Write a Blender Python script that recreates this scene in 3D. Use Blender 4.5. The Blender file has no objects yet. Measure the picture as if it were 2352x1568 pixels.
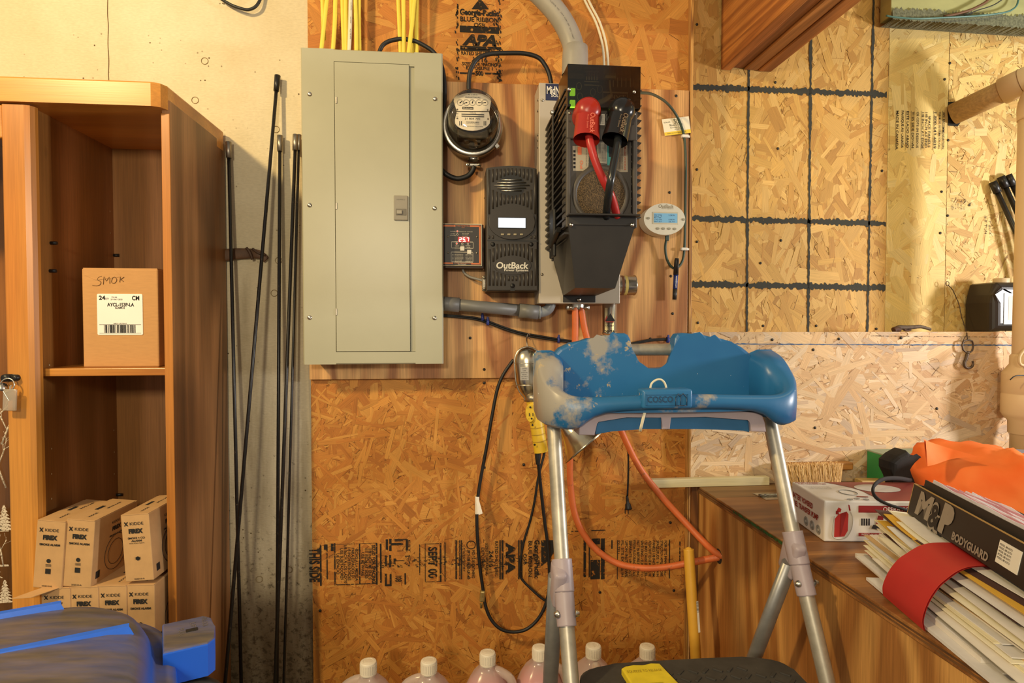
import bpy, bmesh, math, random
from mathutils import Vector as V, Matrix, noise
random.seed(11)
R = math.radians
S = bpy.context.scene
COL = S.collection

# ---------------------------------------------------------------- camera
F = 1430.0                      # focal length in pixels of the 2352 px wide frame
CAM = V((0, -1.8, 1.08)); YAW = R(5.6); PITCH = R(1.55)
FWD = V((math.sin(YAW)*math.cos(PITCH), math.cos(YAW)*math.cos(PITCH), -math.sin(PITCH)))
RGT = V((math.cos(YAW), -math.sin(YAW), 0)); UPV = RGT.cross(FWD)
cd = bpy.data.cameras.new('camera'); cam = bpy.data.objects.new('camera', cd); COL.objects.link(cam)
cam.matrix_world = Matrix(((RGT.x, UPV.x, -FWD.x, CAM.x), (RGT.y, UPV.y, -FWD.y, CAM.y), (RGT.z, UPV.z, -FWD.z, CAM.z), (0, 0, 0, 1)))
cd.sensor_width = 36; cd.lens = 36*F/2352; cd.clip_start = .02
S.camera = cam

# ---------------------------------------------------------------- world, lights, exposure
S.view_settings.view_transform = 'Standard'; S.view_settings.look = 'None'
S.view_settings.gamma = 1; S.view_settings.use_curve_mapping = False
S.view_settings.exposure = -0.10
w = bpy.data.worlds.new('world'); S.world = w; w.use_nodes = True
w.node_tree.nodes['Background'].inputs[0].default_value = (1.0, .94, .82, 1)
w.node_tree.nodes['Background'].inputs[1].default_value = .39
def area(name, loc, target, sx, sy, col, power):
    l = bpy.data.lights.new(name, 'AREA'); l.shape = 'RECTANGLE'; l.size = sx; l.size_y = sy
    l.color = col; l.energy = power
    o = bpy.data.objects.new(name, l); COL.objects.link(o); o.location = loc
    o.rotation_euler = (V(target)-V(loc)).to_track_quat('-Z', 'Y').to_euler()
    return o
area('ceiling_lamp', (-1.55, -1.75, 2.35), (-.3, 0, 1.3), .16, .16, (1, .74, .36), 50)
area('window_light', (3.0, -1.25, 1.28), (1.2, -.1, 1.0), .22, .26, (1.0, .96, .93), 54)
area('doorway_lamp', (-.50, -3.3, 1.66), (0, 0, 1.1), .22, .22, (1, .86, .62), 32)
area('shop_light', (1.75, -1.1, 2.36), (1.4, .1, 1.5), .9, .12, (1, .86, .36), 5)

# ---------------------------------------------------------------- pixel of the 2352x1568 frame -> point in the place
def ray(px, py): return FWD + RGT*((px-1176)/F) + UPV*((784-py)/F)
def W(px, py, Y): d = ray(px, py); return CAM + d*((Y-CAM.y)/d.y)
def WZ(px, py, Z): d = ray(px, py); return CAM + d*((Z-CAM.z)/d.z)
def WX(px, py, X): d = ray(px, py); return CAM + d*((X-CAM.x)/d.x)

# ---------------------------------------------------------------- mesh helper
def catmull(pts, n=6):
    pts = [V(p) for p in pts]
    if len(pts) < 3 or n < 2: return pts
    out = []
    P = [pts[0]*2-pts[1]] + pts + [pts[-1]*2-pts[-2]]
    for i in range(1, len(P)-2):
        p0, p1, p2, p3 = P[i-1:i+3]
        for k in range(n):
            t = k/n
            out.append(.5*((2*p1)+(p2-p0)*t+(2*p0-5*p1+4*p2-p3)*t*t+(3*p1-p0-3*p2+p3)*t**3))
    out.append(pts[-1]); return out

class MB:
    def __init__(s, M=None): s.v = []; s.f = []; s.mi = []; s.sm = []; s.M = M
    def add(s, vs, fs, mi=0, sm=False):
        b = len(s.v)
        s.v += [(s.M @ V(v)) if s.M else V(v) for v in vs]
        s.f += [tuple(b+i for i in f) for f in fs]; s.mi += [mi]*len(fs); s.sm += [sm]*len(fs)
        return s
    def frombm(s, bm, mi=0, sm=False):
        bm.verts.index_update()
        s.add([v.co.copy() for v in bm.verts], [[v.index for v in f.verts] for f in bm.faces], mi, sm); bm.free(); return s
    def box(s, c, size, rot=None, bev=0, mi=0, seg=2):
        bm = bmesh.new(); bmesh.ops.create_cube(bm, size=1)
        bmesh.ops.scale(bm, vec=V(size), verts=bm.verts)
        if bev: bmesh.ops.bevel(bm, geom=bm.edges[:], offset=bev, segments=seg, affect='EDGES', profile=.5)
        m = Matrix.Translation(V(c))
        if rot is not None: m = m @ (rot if isinstance(rot, Matrix) else Matrix.Rotation(rot[0], 4, rot[1]))
        bmesh.ops.transform(bm, matrix=m, verts=bm.verts)
        return s.frombm(bm, mi, bev > 0 and seg > 2)
    def b2(s, lo, hi, bev=0, mi=0, seg=2):
        lo = V(lo); hi = V(hi); d = hi-lo
        return s.box((lo+hi)/2, (abs(d.x), abs(d.y), abs(d.z)), None, bev, mi, seg)
    def prism(s, poly, a, b, axis='Y', bev=0, mi=0, sm=False, seg=2):
        """poly: list of 2D points, extruded along axis from a to b (bevels the 'a' cap rim)"""
        mk = {'Y': lambda p, t: (p[0], t, p[1]), 'X': lambda p, t: (t, p[0], p[1]), 'Z': lambda p, t: (p[0], p[1], t)}[axis]
        n = len(poly); bm = bmesh.new()
        A = [bm.verts.new(mk(p, a)) for p in poly]; B = [bm.verts.new(mk(p, b)) for p in poly]
        fa = bm.faces.new(A); bm.faces.new(B[::-1])
        for i in range(n): bm.faces.new((A[i], B[i], B[(i+1) % n], A[(i+1) % n]))
        if bev: bmesh.ops.bevel(bm, geom=list(fa.edges), offset=bev, segments=seg, affect='EDGES', profile=.5)
        bmesh.ops.recalc_face_normals(bm, faces=bm.faces)
        return s.frombm(bm, mi, sm)
    def tube(s, pts, r, seg=10, n=6, mi=0, cap=True, closed=False, flat=None, rs=None):
        pts = catmull(pts, n) if not closed else [V(p) for p in pts]
        m = len(pts); rings = []; vs = []; fs = []
        up = None
        for i, p in enumerate(pts):
            if closed: t = (pts[(i+1) % m]-pts[i-1]).normalized()
            else: t = (pts[min(i+1, m-1)]-pts[max(i-1, 0)]).normalized()
            if up is None:
                up = V((0, -1, 0)) if abs(t.y) < .9 else V((0, 0, 1))
            up = (up-t*up.dot(t)).normalized(); sd = t.cross(up)
            rr = r if rs is None else rs[0]+(rs[1]-rs[0])*i/(m-1)
            ra, rb = (rr, rr) if flat is None else (rr*flat[0], rr*flat[1])
            vs += [p+sd*(ra*math.cos(2*math.pi*k/seg))+up*(rb*math.sin(2*math.pi*k/seg)) for k in range(seg)]
        mm = m if closed else m-1
        for i in range(mm):
            a = i*seg; b = ((i+1) % m)*seg
            for k in range(seg): fs.append((a+k, a+(k+1) % seg, b+(k+1) % seg, b+k))
        s.add(vs, fs, mi, True)
        if cap and not closed:
            b0 = len(s.v)-len(vs)
            s.f += [tuple(b0+k for k in range(seg))[::-1], tuple(b0+(m-1)*seg+k for k in range(seg))]; s.mi += [mi]*2; s.sm += [False]*2
        return s
    def lathe(s, prof, org, ax=(0, 0, 1), seg=24, mi=0, sm=True, sq=None, a0=0, a1=360):
        ax = V(ax).normalized(); u = ax.orthogonal().normalized()
        if abs(ax.z) > .9: u = V((1, 0, 0))
        u = (u-ax*u.dot(ax)).normalized(); w_ = ax.cross(u); org = V(org); vs = []; fs = []
        full = a1-a0 >= 359; ns = seg if full else seg+1
        for (r, h) in prof:
            for k in range(ns):
                a = R(a0+(a1-a0)*k/seg); c, d = math.cos(a), math.sin(a); q = 1
                if sq: q = 1/((abs(c)**sq+abs(d)**sq)**(1/sq))
                vs.append(org+ax*h+u*(r*q*c)+w_*(r*q*d))
        for i in range(len(prof)-1):
            for k in range(seg):
                k2 = (k+1) % ns
                fs.append((i*ns+k, i*ns+k2, (i+1)*ns+k2, (i+1)*ns+k))
        return s.add(vs, fs, mi, sm)
    def disc(s, c, r, nrm=(0, -1, 0), seg=20, mi=0, rz=None):
        nrm = V(nrm).normalized(); u = V((1, 0, 0)) if abs(nrm.x) < .9 else V((0, 1, 0)); u = (u-nrm*u.dot(nrm)).normalized(); w_ = nrm.cross(u)*-1
        rz = rz or r
        return s.add([V(c)+u*(r*math.cos(2*math.pi*k/seg))+w_*(rz*math.sin(2*math.pi*k/seg)) for k in range(seg)], [tuple(range(seg))], mi)
    def text(s, t, org, size, u=(1, 0, 0), v=(0, 0, 1), bold=0, width=None, align='LEFT', mi=0, shear=0, depth=0):
        """org: baseline start (or centre); size = capital height; width = fit the line to this width"""
        me = glyphs(t, bold, shear); xs = [p.x for p in me[0]] or [0]; x0, x1 = min(xs), max(xs)
        k = size/.69; kx = k if width is None else width/max(x1-x0, 1e-6)
        off = {'LEFT': -x0, 'CENTER': -(x0+x1)/2, 'RIGHT': -x1}[align]
        u = V(u).normalized(); v = V(v).normalized(); org = V(org)
        return s.add([org+u*((p.x+off)*kx)+v*(p.y*k) for p in me[0]], me[1], mi)
    def rect(s, lo, hi, mi=0):
        """flat upright rectangle facing the room at lo.y"""
        return s.add([(lo[0], lo[1], lo[2]), (hi[0], lo[1], lo[2]), (hi[0], lo[1], hi[2]), (lo[0], lo[1], hi[2])], [(0, 1, 2, 3)], mi)

_G = {}
def glyphs(t, bold=0, shear=0):
    key = (t, bold, shear)
    if key not in _G:
        c = bpy.data.curves.new('t', 'FONT'); c.body = t; c.offset = bold; c.shear = shear; c.resolution_u = 3; c.size = 1
        o = bpy.data.objects.new('t', c); me = o.to_mesh()
        _G[key] = ([p.co.copy() for p in me.vertices], [tuple(p.vertices) for p in me.polygons])
        o.to_mesh_clear(); bpy.data.objects.remove(o); bpy.data.curves.remove(c)
    return _G[key]

_OFF = {}
def obj(name, mb, mats, parent=None, org=None, kind=None, label=None, cat=None, group=None):
    """link mb (built in world space) as one mesh object"""
    off = _OFF[parent] if parent else V(org if org is not None else (0, 0, 0))
    me = bpy.data.meshes.new(name)
    me.from_pydata([v-off for v in mb.v], [], mb.f)
    if not isinstance(mats, (list, tuple)): mats = [mats]
    for m in mats: me.materials.append(m)
    me.polygons.foreach_set('material_index', mb.mi); me.polygons.foreach_set('use_smooth', mb.sm)
    me.update()
    o = bpy.data.objects.new(name, me); COL.objects.link(o)
    if parent: o.parent = parent
    else: o.location = off
    _OFF[o] = off
    tag(o, label, cat, group, kind)
    return o
def tag(o, label=None, cat=None, group=None, kind=None):
    for k, x in (('label', label), ('category', cat), ('group', group), ('kind', kind)):
        if x: o[k] = x
def thing(name, label, cat, loc, group=None, kind=None):
    o = bpy.data.objects.new(name, None); COL.objects.link(o); o.location = loc; o.empty_display_size = .02
    _OFF[o] = V(loc); tag(o, label, cat, group, kind); return o

# ---------------------------------------------------------------- materials
def lin(c):
    if isinstance(c, str): c = tuple(int(c[i:i+2], 16)/255 for i in (0, 2, 4))
    return tuple(x/12.92 if x <= .04045 else ((x+.055)/1.055)**2.4 for x in c)+(1,)
class NT:
    def __init__(s, name):
        s.m = bpy.data.materials.new(name); s.m.use_nodes = True; s.t = s.m.node_tree; s.n = s.t.nodes
        s.b = s.n['Principled BSDF']; s.out = s.n['Material Output']; s.tc = None
    def new(s, typ, **k):
        nd = s.n.new(typ)
        for a, v in k.items():
            if a.startswith('i_'): nd.inputs[a[2:].replace('_', ' ')].default_value = v
            else: setattr(nd, a, v)
        return nd
    def l(s, a, b): s.t.links.new(a, b)
    def co(s, scale=(1, 1, 1), rot=(0, 0, 0), src='Object'):
        if s.tc is None: s.tc = s.new('ShaderNodeTexCoord')
        mp = s.new('ShaderNodeMapping'); mp.inputs['Scale'].default_value = scale; mp.inputs['Rotation'].default_value = rot
        s.l(s.tc.outputs[src], mp.inputs[0]); return mp.outputs[0]
    def noise(s, co, scale=5, detail=3, rough=.5, dist=0):
        nd = s.new('ShaderNodeTexNoise'); nd.inputs['Scale'].default_value = scale; nd.inputs['Detail'].default_value = detail
        nd.inputs['Roughness'].default_value = rough; nd.inputs['Distortion'].default_value = dist
        s.l(co, nd.inputs['Vector']); return nd.outputs['Fac']
    def ramp(s, fac, stops, interp='LINEAR'):
        nd = s.new('ShaderNodeValToRGB'); nd.color_ramp.interpolation = interp; e = nd.color_ramp.elements
        while len(e) < len(stops): e.new(.5)
        for q, (p, c) in zip(e, stops): q.position = p; q.color = c if len(c) == 4 else tuple(c)+(1,)
        s.l(fac, nd.inputs[0]); return nd.outputs[0]
    def mix(s, fac, a, b, mode='MIX'):
        nd = s.new('ShaderNodeMix', data_type='RGBA', blend_type=mode)
        for sock, x in ((nd.inputs[0], fac), (nd.inputs[6], a), (nd.inputs[7], b)):
            if hasattr(x, 'node'): s.l(x, sock)
            else: sock.default_value = x
        return nd.outputs[2]
    def math(s, op, a, b=0):
        nd = s.new('ShaderNodeMath', operation=op)
        for sock, x in ((nd.inputs[0], a), (nd.inputs[1], b)):
            if hasattr(x, 'node'): s.l(x, sock)
            else: sock.default_value = x
        return nd.outputs[0]
    def bump(s, h, strength=.3, dist=.002):
        nd = s.new('ShaderNodeBump'); nd.inputs['Strength'].default_value = strength; nd.inputs['Distance'].default_value = dist
        s.l(h, nd.inputs['Height']); s.l(nd.outputs[0], s.b.inputs['Normal'])
    def col(s, c):
        if hasattr(c, 'node'): s.l(c, s.b.inputs['Base Color'])
        else: s.b.inputs['Base Color'].default_value = c
    def done(s, rough=.6, metal=0, spec=.5):
        s.b.inputs['Roughness'].default_value = rough; s.b.inputs['Metallic'].default_value = metal
        s.b.inputs['Specular IOR Level'].default_value = spec; return s.m
def sc(c, k): return tuple(x*k for x in c[:3])+(1,)
G1 = (1, 1, 1, 1)
def mat(name, c, rough=.6, metal=0, var=.12, vs=12, bump=0, bs=300, c2=None, th=None, spec=.5, stretch=(1, 1, 1)):
    """plain coloured material with a little unevenness; c2/th: second colour in noise patches"""
    t = NT(name); c = lin(c); co = t.co(stretch)
    n = t.noise(co, vs, 4, .6)
    k = t.ramp(n, [(.3, (1-var,)*3), (.7, (1+var,)*3)])
    base = t.mix(1, c, k, 'MULTIPLY')
    if c2:
        n2 = t.noise(co, vs*(th[2] if len(th) > 2 else 1), 6, .65)
        base = t.mix(t.ramp(n2, [(th[0], (0, 0, 0)), (th[1], (1, 1, 1))]), base, lin(c2))
    t.col(base)
    if bump: t.bump(t.noise(co, bs, 3), bump, .001)
    return t.done(rough, metal, spec)
def emis(name, c, k):
    t = NT(name); t.b.inputs['Base Color'].default_value = lin(c); t.b.inputs['Emission Color'].default_value = lin(c)
    t.b.inputs['Emission Strength'].default_value = k; return t.done(.4)
def wood(name, light, dark, axis='Z', fig=7, ws=6, along=.9, fine=.25, rough=.55, bump=.15, seed=0, sharp=(.15, .75), knots=0):
    """rotary/plain sawn wood: contour figure of a stretched noise + fine fibre"""
    t = NT(name); i = 'XYZ'.index(axis)
    def st(a, b): q = [b, b, b]; q[i] = a; return tuple(q)
    c = t.co(st(along, ws)); off = t.new('ShaderNodeVectorMath', operation='ADD'); off.inputs[1].default_value = (seed*3.1, seed*1.7, seed*2.3)
    t.l(c, off.inputs[0]); n = t.noise(off.outputs[0], 1, 2, .4, .3)
    p = t.math('PINGPONG', t.math('MULTIPLY', n, fig), .5)
    base = t.mix(t.ramp(p, [(sharp[0]*.5, (0, 0, 0)), (sharp[1]*.5, (1, 1, 1))]), lin(light), lin(dark))
    f = t.noise(t.co(st(7, 260)), 1, 3, .6)
    base = t.mix(1, base, t.ramp(f, [(.3, (1-fine,)*3), (.7, (1+fine*.6,)*3)]), 'MULTIPLY')
    f2 = t.noise(t.co(st(1.5, 5)), 1.3, 3)
    base = t.mix(1, base, t.ramp(f2, [(.3, (.82,)*3), (.7, (1.12,)*3)]), 'MULTIPLY')
    if knots:
        vo = t.new('ShaderNodeTexVoronoi'); vo.inputs['Scale'].default_value = knots; t.l(t.co(st(.55, 1.2)), vo.inputs['Vector'])
        base = t.mix(t.ramp(vo.outputs['Distance'], [(.035, (.85,)*3), (.06, (0, 0, 0))]), base, sc(lin(dark), .45))
    t.col(base); t.bump(f, bump, .001)
    return t.done(rough)
def clear(name, tint, gloss=.08, rough=.05, body=0, bodycol='ffffff'):
    """thin clear plastic or glass: mostly see-through, a little mirror, a little own colour"""
    t = NT(name); tr = t.new('ShaderNodeBsdfTransparent'); tr.inputs[0].default_value = lin(tint)
    gl = t.new('ShaderNodeBsdfGlossy'); gl.inputs['Roughness'].default_value = rough
    fr = t.new('ShaderNodeFresnel'); fr.inputs[0].default_value = 1.45
    m1 = t.new('ShaderNodeMixShader'); t.l(t.math('ADD', t.math('MULTIPLY', fr.outputs[0], .8), gloss*.3), m1.inputs[0]); t.l(tr.outputs[0], m1.inputs[1]); t.l(gl.outputs[0], m1.inputs[2])
    last = m1
    if body:
        df = t.new('ShaderNodeBsdfDiffuse'); df.inputs[0].default_value = lin(bodycol)
        ts = t.new('ShaderNodeBsdfTranslucent'); ts.inputs[0].default_value = lin(bodycol)
        a = t.new('ShaderNodeMixShader'); a.inputs[0].default_value = .4; t.l(df.outputs[0], a.inputs[1]); t.l(ts.outputs[0], a.inputs[2])
        m2 = t.new('ShaderNodeMixShader'); m2.inputs[0].default_value = body; t.l(m1.outputs[0], m2.inputs[1]); t.l(a.outputs[0], m2.inputs[2]); last = m2
    t.l(last.outputs[0], t.out.inputs[0]); return t.m

M = {}
M['ink'] = mat('black_ink', '1d1a17', .8, var=.3, vs=60)
# worn printing: ink with gaps
def worn(name, c, lo, hi, s=90):
    t = NT(name); t.col(lin(c)); n = t.noise(t.co(), s, 5, .7)
    tr = t.new('ShaderNodeBsdfTransparent'); mx = t.new('ShaderNodeMixShader')
    t.l(t.ramp(n, [(lo, (0, 0, 0)), (hi, (1, 1, 1))]), mx.inputs[0]); t.l(tr.outputs[0], mx.inputs[1]); t.l(t.b.outputs[0], mx.inputs[2]); t.l(mx.outputs[0], t.out.inputs[0])
    return t.done(.85)
M['print'] = worn('worn_black_print', '1f1811', .36, .44)
M['faint'] = worn('faint_black_print', '2a2118', .44, .56, 140)
M['black'] = mat('black_plastic', '2a2724', .45, var=.15, vs=30)
M['blackm'] = mat('black_metal', '211f1d', .4, .2, var=.2, vs=40)
M['rubber'] = mat('black_rubber', '1a1918', .5, var=.2, vs=40)
M['rod'] = mat('black_rod', '1d1a18', .38, var=.3, vs=60, c2='5a4a38', th=(.62, .72, 2))
M['steel'] = mat('bright_steel', 'c9c3b6', .3, 1, var=.2, vs=40)
M['dullsteel'] = mat('dull_steel', 'a29a8c', .42, .9, var=.25, vs=40)
M['white'] = mat('white_plastic', 'e8e2d4', .45, var=.05)
M['paper'] = mat('white_paper', 'e9e2d3', .8, var=.06)
M['screw'] = mat('dark_screw', '35302a', .5, .6)

# strands of wood: per-strand colour in an attribute, fibre along the strand in UV
def strand_mat():
    t = NT('wood_strand'); at = t.new('ShaderNodeAttribute', attribute_name='tone')
    f = t.noise(t.co((4, 60, 1), src='UV'), 1, 4, .65)
    base = t.mix(1, at.outputs['Color'], t.ramp(f, [(.3, (.70,)*3), (.70, (1.18,)*3)]), 'MULTIPLY')
    n = t.noise(t.co(), 45, 5, .75)
    base = t.mix(t.ramp(n, [(.655, (0, 0, 0)), (.70, (.6,)*3)]), base, lin('4a3018'))
    t.col(base); t.bump(f, .25, .001)
    return t.done(.62, spec=.35)
M['strand'] = strand_mat()

# ================================================================ SETTING
def concrete():
    t = NT('poured_concrete'); co = t.co()
    n = t.noise(co, 3.2, 6, .6); base = t.mix(t.ramp(n, [(.35, (0, 0, 0)), (.65, (1, 1, 1))]), lin('ddd0b0'), lin('cfc09c'))
    st = t.noise(t.co((7, 7, 1.1)), 1.4, 5, .6)          # brown streaks and specks, denser towards the foot of the wall
    geo = t.new('ShaderNodeSeparateXYZ'); t.l(t.co(), geo.inputs[0])
    low = t.math('MULTIPLY', t.math('SUBTRACT', 1.15, geo.outputs[2]), 1.0)
    k = t.math('ADD', t.math('MULTIPLY', low, .42), st)
    base = t.mix(t.ramp(k, [(.58, (0, 0, 0)), (.95, (.8,)*3)]), base, lin('6f5a38'))
    specks = t.noise(co, 60, 5, .7); k2 = t.math('ADD', t.math('MULTIPLY', low, .22), specks)
    base = t.mix(t.ramp(k2, [(.71, (0, 0, 0)), (.83, (.7,)*3)]), base, lin('463a22'))
    vo = t.new('ShaderNodeTexVoronoi'); vo.inputs['Scale'].default_value = 42; t.l(co, vo.inputs['Vector'])
    msk = t.noise(co, 6, 2)
    pits = t.math('MULTIPLY', t.ramp(vo.outputs['Distance'], [(.06, (1, 1, 1)), (.12, (0, 0, 0))]), t.ramp(msk, [(.5, (0, 0, 0)), (.56, (1, 1, 1))]))
    base = t.mix(pits, base, lin('5d4a2c'))
    fine = t.noise(t.co((90, 90, 260)), 1, 3)
    base = t.mix(1, base, t.ramp(fine, [(.3, (.93,)*3), (.7, (1.05,)*3)]), 'MULTIPLY')
    t.col(base); t.bump(t.math('SUBTRACT', fine, pits), .35, .002); return t.done(.85, spec=.3)
M['concrete'] = concrete()

Y0 = 0.0; YO = -.012; YP = -.028; YR = .09; YL = -.05      # concrete, osb, plywood, recessed right wall, low wall in front of it
XT = W(1583, 500, YP).x
wall = thing('wall_back', 'concrete and strand board rear wall of the garage', None, (0, 0, 0), kind='structure')
mb = MB(); mb.b2((-2.6, 0, 0), (.70, .25, 2.5)); mb.b2((.70, .105, 0), (2.9, .25, 2.5))
obj('concrete_wall', mb, M['concrete'], wall)
# the crack in the concrete
mb = MB(); pts = [(248, -20), (247, 30), (249, 60), (248, 100), (250, 140), (249, 170), (250, 200), (249, 330)]
mb.tube([W(x, y, -.0002) for x, y in pts], .0011, 6, 4); obj('crack', mb, mat('crack_dark', '6b5230', .9), wall)
mb = MB()
for (x, y) in ((634, 297), (640, 598), (630, 673), (448, 230), (665, 1308), (470, 140), (596, 1330)):
    c = W(x, y, -.0006); mb.tube([c+V((.009*math.cos(R(a)), 0, .009*math.sin(R(a)))) for a in range(0, 360, 24)], .0009, 5, closed=True)
obj('form_mark', mb, mat('form_mark', '8a7650', .9), wall, kind='stuff')

def clip(poly, x0, x1, z0, z1):
    for ax, lim, sg in ((0, x0, 1), (0, x1, -1), (1, z0, 1), (1, z1, -1)):
        out = []
        for i in range(len(poly)):
            a, b = poly[i-1], poly[i]; ia = (a[ax]-lim)*sg >= 0; ib = (b[ax]-lim)*sg >= 0
            if ia != ib:
                t = (lim-a[ax])/(b[ax]-a[ax]); out.append((a[0]+(b[0]-a[0])*t, a[1]+(b[1]-a[1])*t))
            if ib: out.append(b)
        poly = out
        if len(poly) < 3: return []
    return poly

def osb(label, x0, x1, z0, z1, Y, base, pal, dens=5200, seed=1, bias=None, thick=.012, lw=(.075, .018), dark=.10, con=.55):
    rnd = random.Random(seed)
    mb = MB(); mb.b2((x0, Y+.0025, z0), (x1, Y+thick, z1))
    sheet = obj('osb_sheet', mb, mat('strand_board_base', base, .8, var=.2, vs=60), wall, label=label)
    vs = []; fs = []; cols = []; uvs = []
    cp = [lin(c) for c in pal]; mean = [sum(c[q] for c in cp)/len(cp) for q in range(3)]; cp = [[mean[q]+(c[q]-mean[q])*con for q in range(3)] for c in cp]; n = int(dens*(x1-x0)*(z1-z0))
    for i in range(n):
        k = i/n
        L = min(max(rnd.lognormvariate(math.log(lw[0]), .45), .018), .22); wd = min(max(rnd.lognormvariate(math.log(lw[1]), .45), .003), .05)
        if rnd.random() < .30: L *= .45; wd *= .4
        sliver = rnd.random() < dark
        if sliver: L = rnd.uniform(.008, .05); wd = rnd.uniform(.0006, .0017)
        a = rnd.uniform(0, math.pi) if bias is None or rnd.random() < .25 else rnd.gauss(bias, .5)
        cx = rnd.uniform(x0-.02, x1+.02); cz = rnd.uniform(z0-.02, z1+.02); ca, sa = math.cos(a), math.sin(a)
        e = rnd.uniform(-.25, .25)*wd; tp = rnd.uniform(.7, 1.1)
        q = [(-L/2, -wd/2), (0, -wd/2*rnd.uniform(.9, 1.15)), (L/2, -wd/2*tp), (L/2+e, 0), (L/2-e*.4, wd/2*tp), (0, wd/2*rnd.uniform(.9, 1.15)), (-L/2, wd/2*.95), (-L/2-e, 0)]
        poly = [(cx+ca*p-sa*r, cz+sa*p+ca*r) for p, r in q]
        if cx < x0+.12 or cx > x1-.12 or cz < z0+.12 or cz > z1-.12:
            poly = clip(poly, x0, x1, z0, z1)
            if len(poly) < 3: continue
        y = Y+.0024-k*.0024; b = len(vs)
        vs += [(p[0], y, p[1]) for p in poly]; fs.append(tuple(range(b, b+len(poly))))
        c = cp[int(rnd.random()**1.3*len(cp))]; br = rnd.gauss(1, .055)
        if sliver: c = [mean[q]*(.35, .28, .22)[q] for q in range(3)]; br = rnd.uniform(.6, 2.0)
        ro = rnd.uniform(0, 50)
        for p in poly:
            dx, dz = p[0]-cx, p[1]-cz
            uvs += [(dx*ca+dz*sa)*3+ro, (-dx*sa+dz*ca)*14+ro]
            cols += [c[0]*br, c[1]*br*.99, c[2]*br*.98, 1]
    me = bpy.data.meshes.new('wood_strands'); me.from_pydata(vs, [], fs)
    uv = me.uv_layers.new(name='UVMap'); uv.data.foreach_set('uv', uvs)
    ca_ = me.color_attributes.new('tone', 'FLOAT_COLOR', 'CORNER'); ca_.data.foreach_set('color', cols)
    me.materials.append(M['strand']); me.update()
    o = bpy.data.objects.new('wood_strands', me); COL.objects.link(o); o.parent = sheet; o['kind'] = 'stuff'; _OFF[o] = V((0, 0, 0))
    return sheet
zz = lambda py, Y, px=1176: W(px, py, Y).z
PL = ['cf9242', 'c68539', 'd69d4c', 'bd7a32', 'b26c2a', 'a56024']
PR = ['d2a85e', 'caa052', 'dab46c', 'c09248', 'b5853e', 'a87634']
PE = ['e2c880', 'dcc074', 'e8d294', 'd0ae64', 'c09850']
PG = ['dcbb8c', 'd4ae7c', 'e6d0b0', 'dcc29c', 'c8a070', 'b88a58', 'b8a490']
xl = W(714, 900, YO).x
sA = osb('orange strand board sheet above the plywood', xl, XT, zz(205, YO), 2.5, YO, 'a86f34', PL, seed=3, lw=(.12, .020), dens=6500, dark=.14)
sC = osb('orange strand board sheet below the plywood', xl, W(1578, 900, YO).x, 0, zz(868, YO), YO, 'a86f34', PL, seed=5, lw=(.075, .0105), dark=.20, dens=9500, con=.55)
xD0, xD1, xE1 = W(1587, 500, YR).x, W(2036, 500, YR).x, W(2173, 500, YR).x
zL = zz(762, YL, 2000)
sD = osb('strand board sheet with a black painted grid', xD0, xD1, zL-.02, 2.5, YR, 'b08548', PR, seed=7, bias=1.6, lw=(.09, .020), dark=.34, dens=7500)
sE = osb('pale narrow strand board strip with printing', xD1+.001, xE1, zL-.02, 2.5, YR, 'cfae6c', PE, seed=9, lw=(.11, .030), dark=.12)
sF = osb('strand board sheet behind the vent pipe', xE1+.002, 2.9, zL-.02, 2.5, YR, 'c09650', PE[:4]+PR[2:5], seed=11, lw=(.075, .013), dark=.26, dens=7500)
xG = W(1588, 900, YL).x
sG = osb('pale strand board facing of the low wall', xG, 2.9, 0, zL, YL, 'd0ae80', PG, seed=13, bias=0, lw=(.09, .015), dark=.24, dens=7000)
# plywood mounting board
ply = wood('plywood_face', 'd4a264', '9c6434', 'Z', fig=10, ws=4.4, along=.8, seed=3, rough=.5)
mb = MB(); mb.b2((xl, YP, zz(868, YP)), (XT-.003, Y0, zz(192, YP)), .0015)
plywood = obj('plywood_board', mb, ply, wall, label='plywood board the equipment is screwed to')
# screws driven into the sheets
def screws(sheet, pts, Y):
    for x, y in pts:
        mb = MB(); mb.lathe([(0, .0012), (.0036, .0012), (.0042, 0), (.0042, -.004)], W(x, y, Y), (0, -1, 0), 10); obj('screw', mb, M['screw'], sheet)
screws(sD, [(1781, 189), (1601, 56), (1601, 389), (1787, 341), (1601, 555), (1794, 552), (1747, 604), (1603, 741), (1753, 748), (2026, 392), (2013, 755), (1875, 748)], YR-.001)
screws(sE, [(2052, 62), (2170, 60), (2170, 182), (2163, 440), (2160, 535)], YR-.001)
screws(sF, [(2182, 145), (2178, 322), (2177, 495)], YR-.001)
screws(sG, [(1774, 780), (1927, 778), (2070, 776), (1868, 803), (1872, 982), (2152, 938)], YL-.001)
screws(sC, [(1112, 879), (1112, 1073), (1203, 1067), (1548, 1356), (1378, 1360), (735, 1402), (1540, 1200)], YO-.001)
screws(plywood, [(1553, 220), (1538, 442), (1541, 634), (1600-55, 720), (1080, 776), (1112, 848), (1115, 455), (1494, 778)], YP-.0004)
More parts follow.
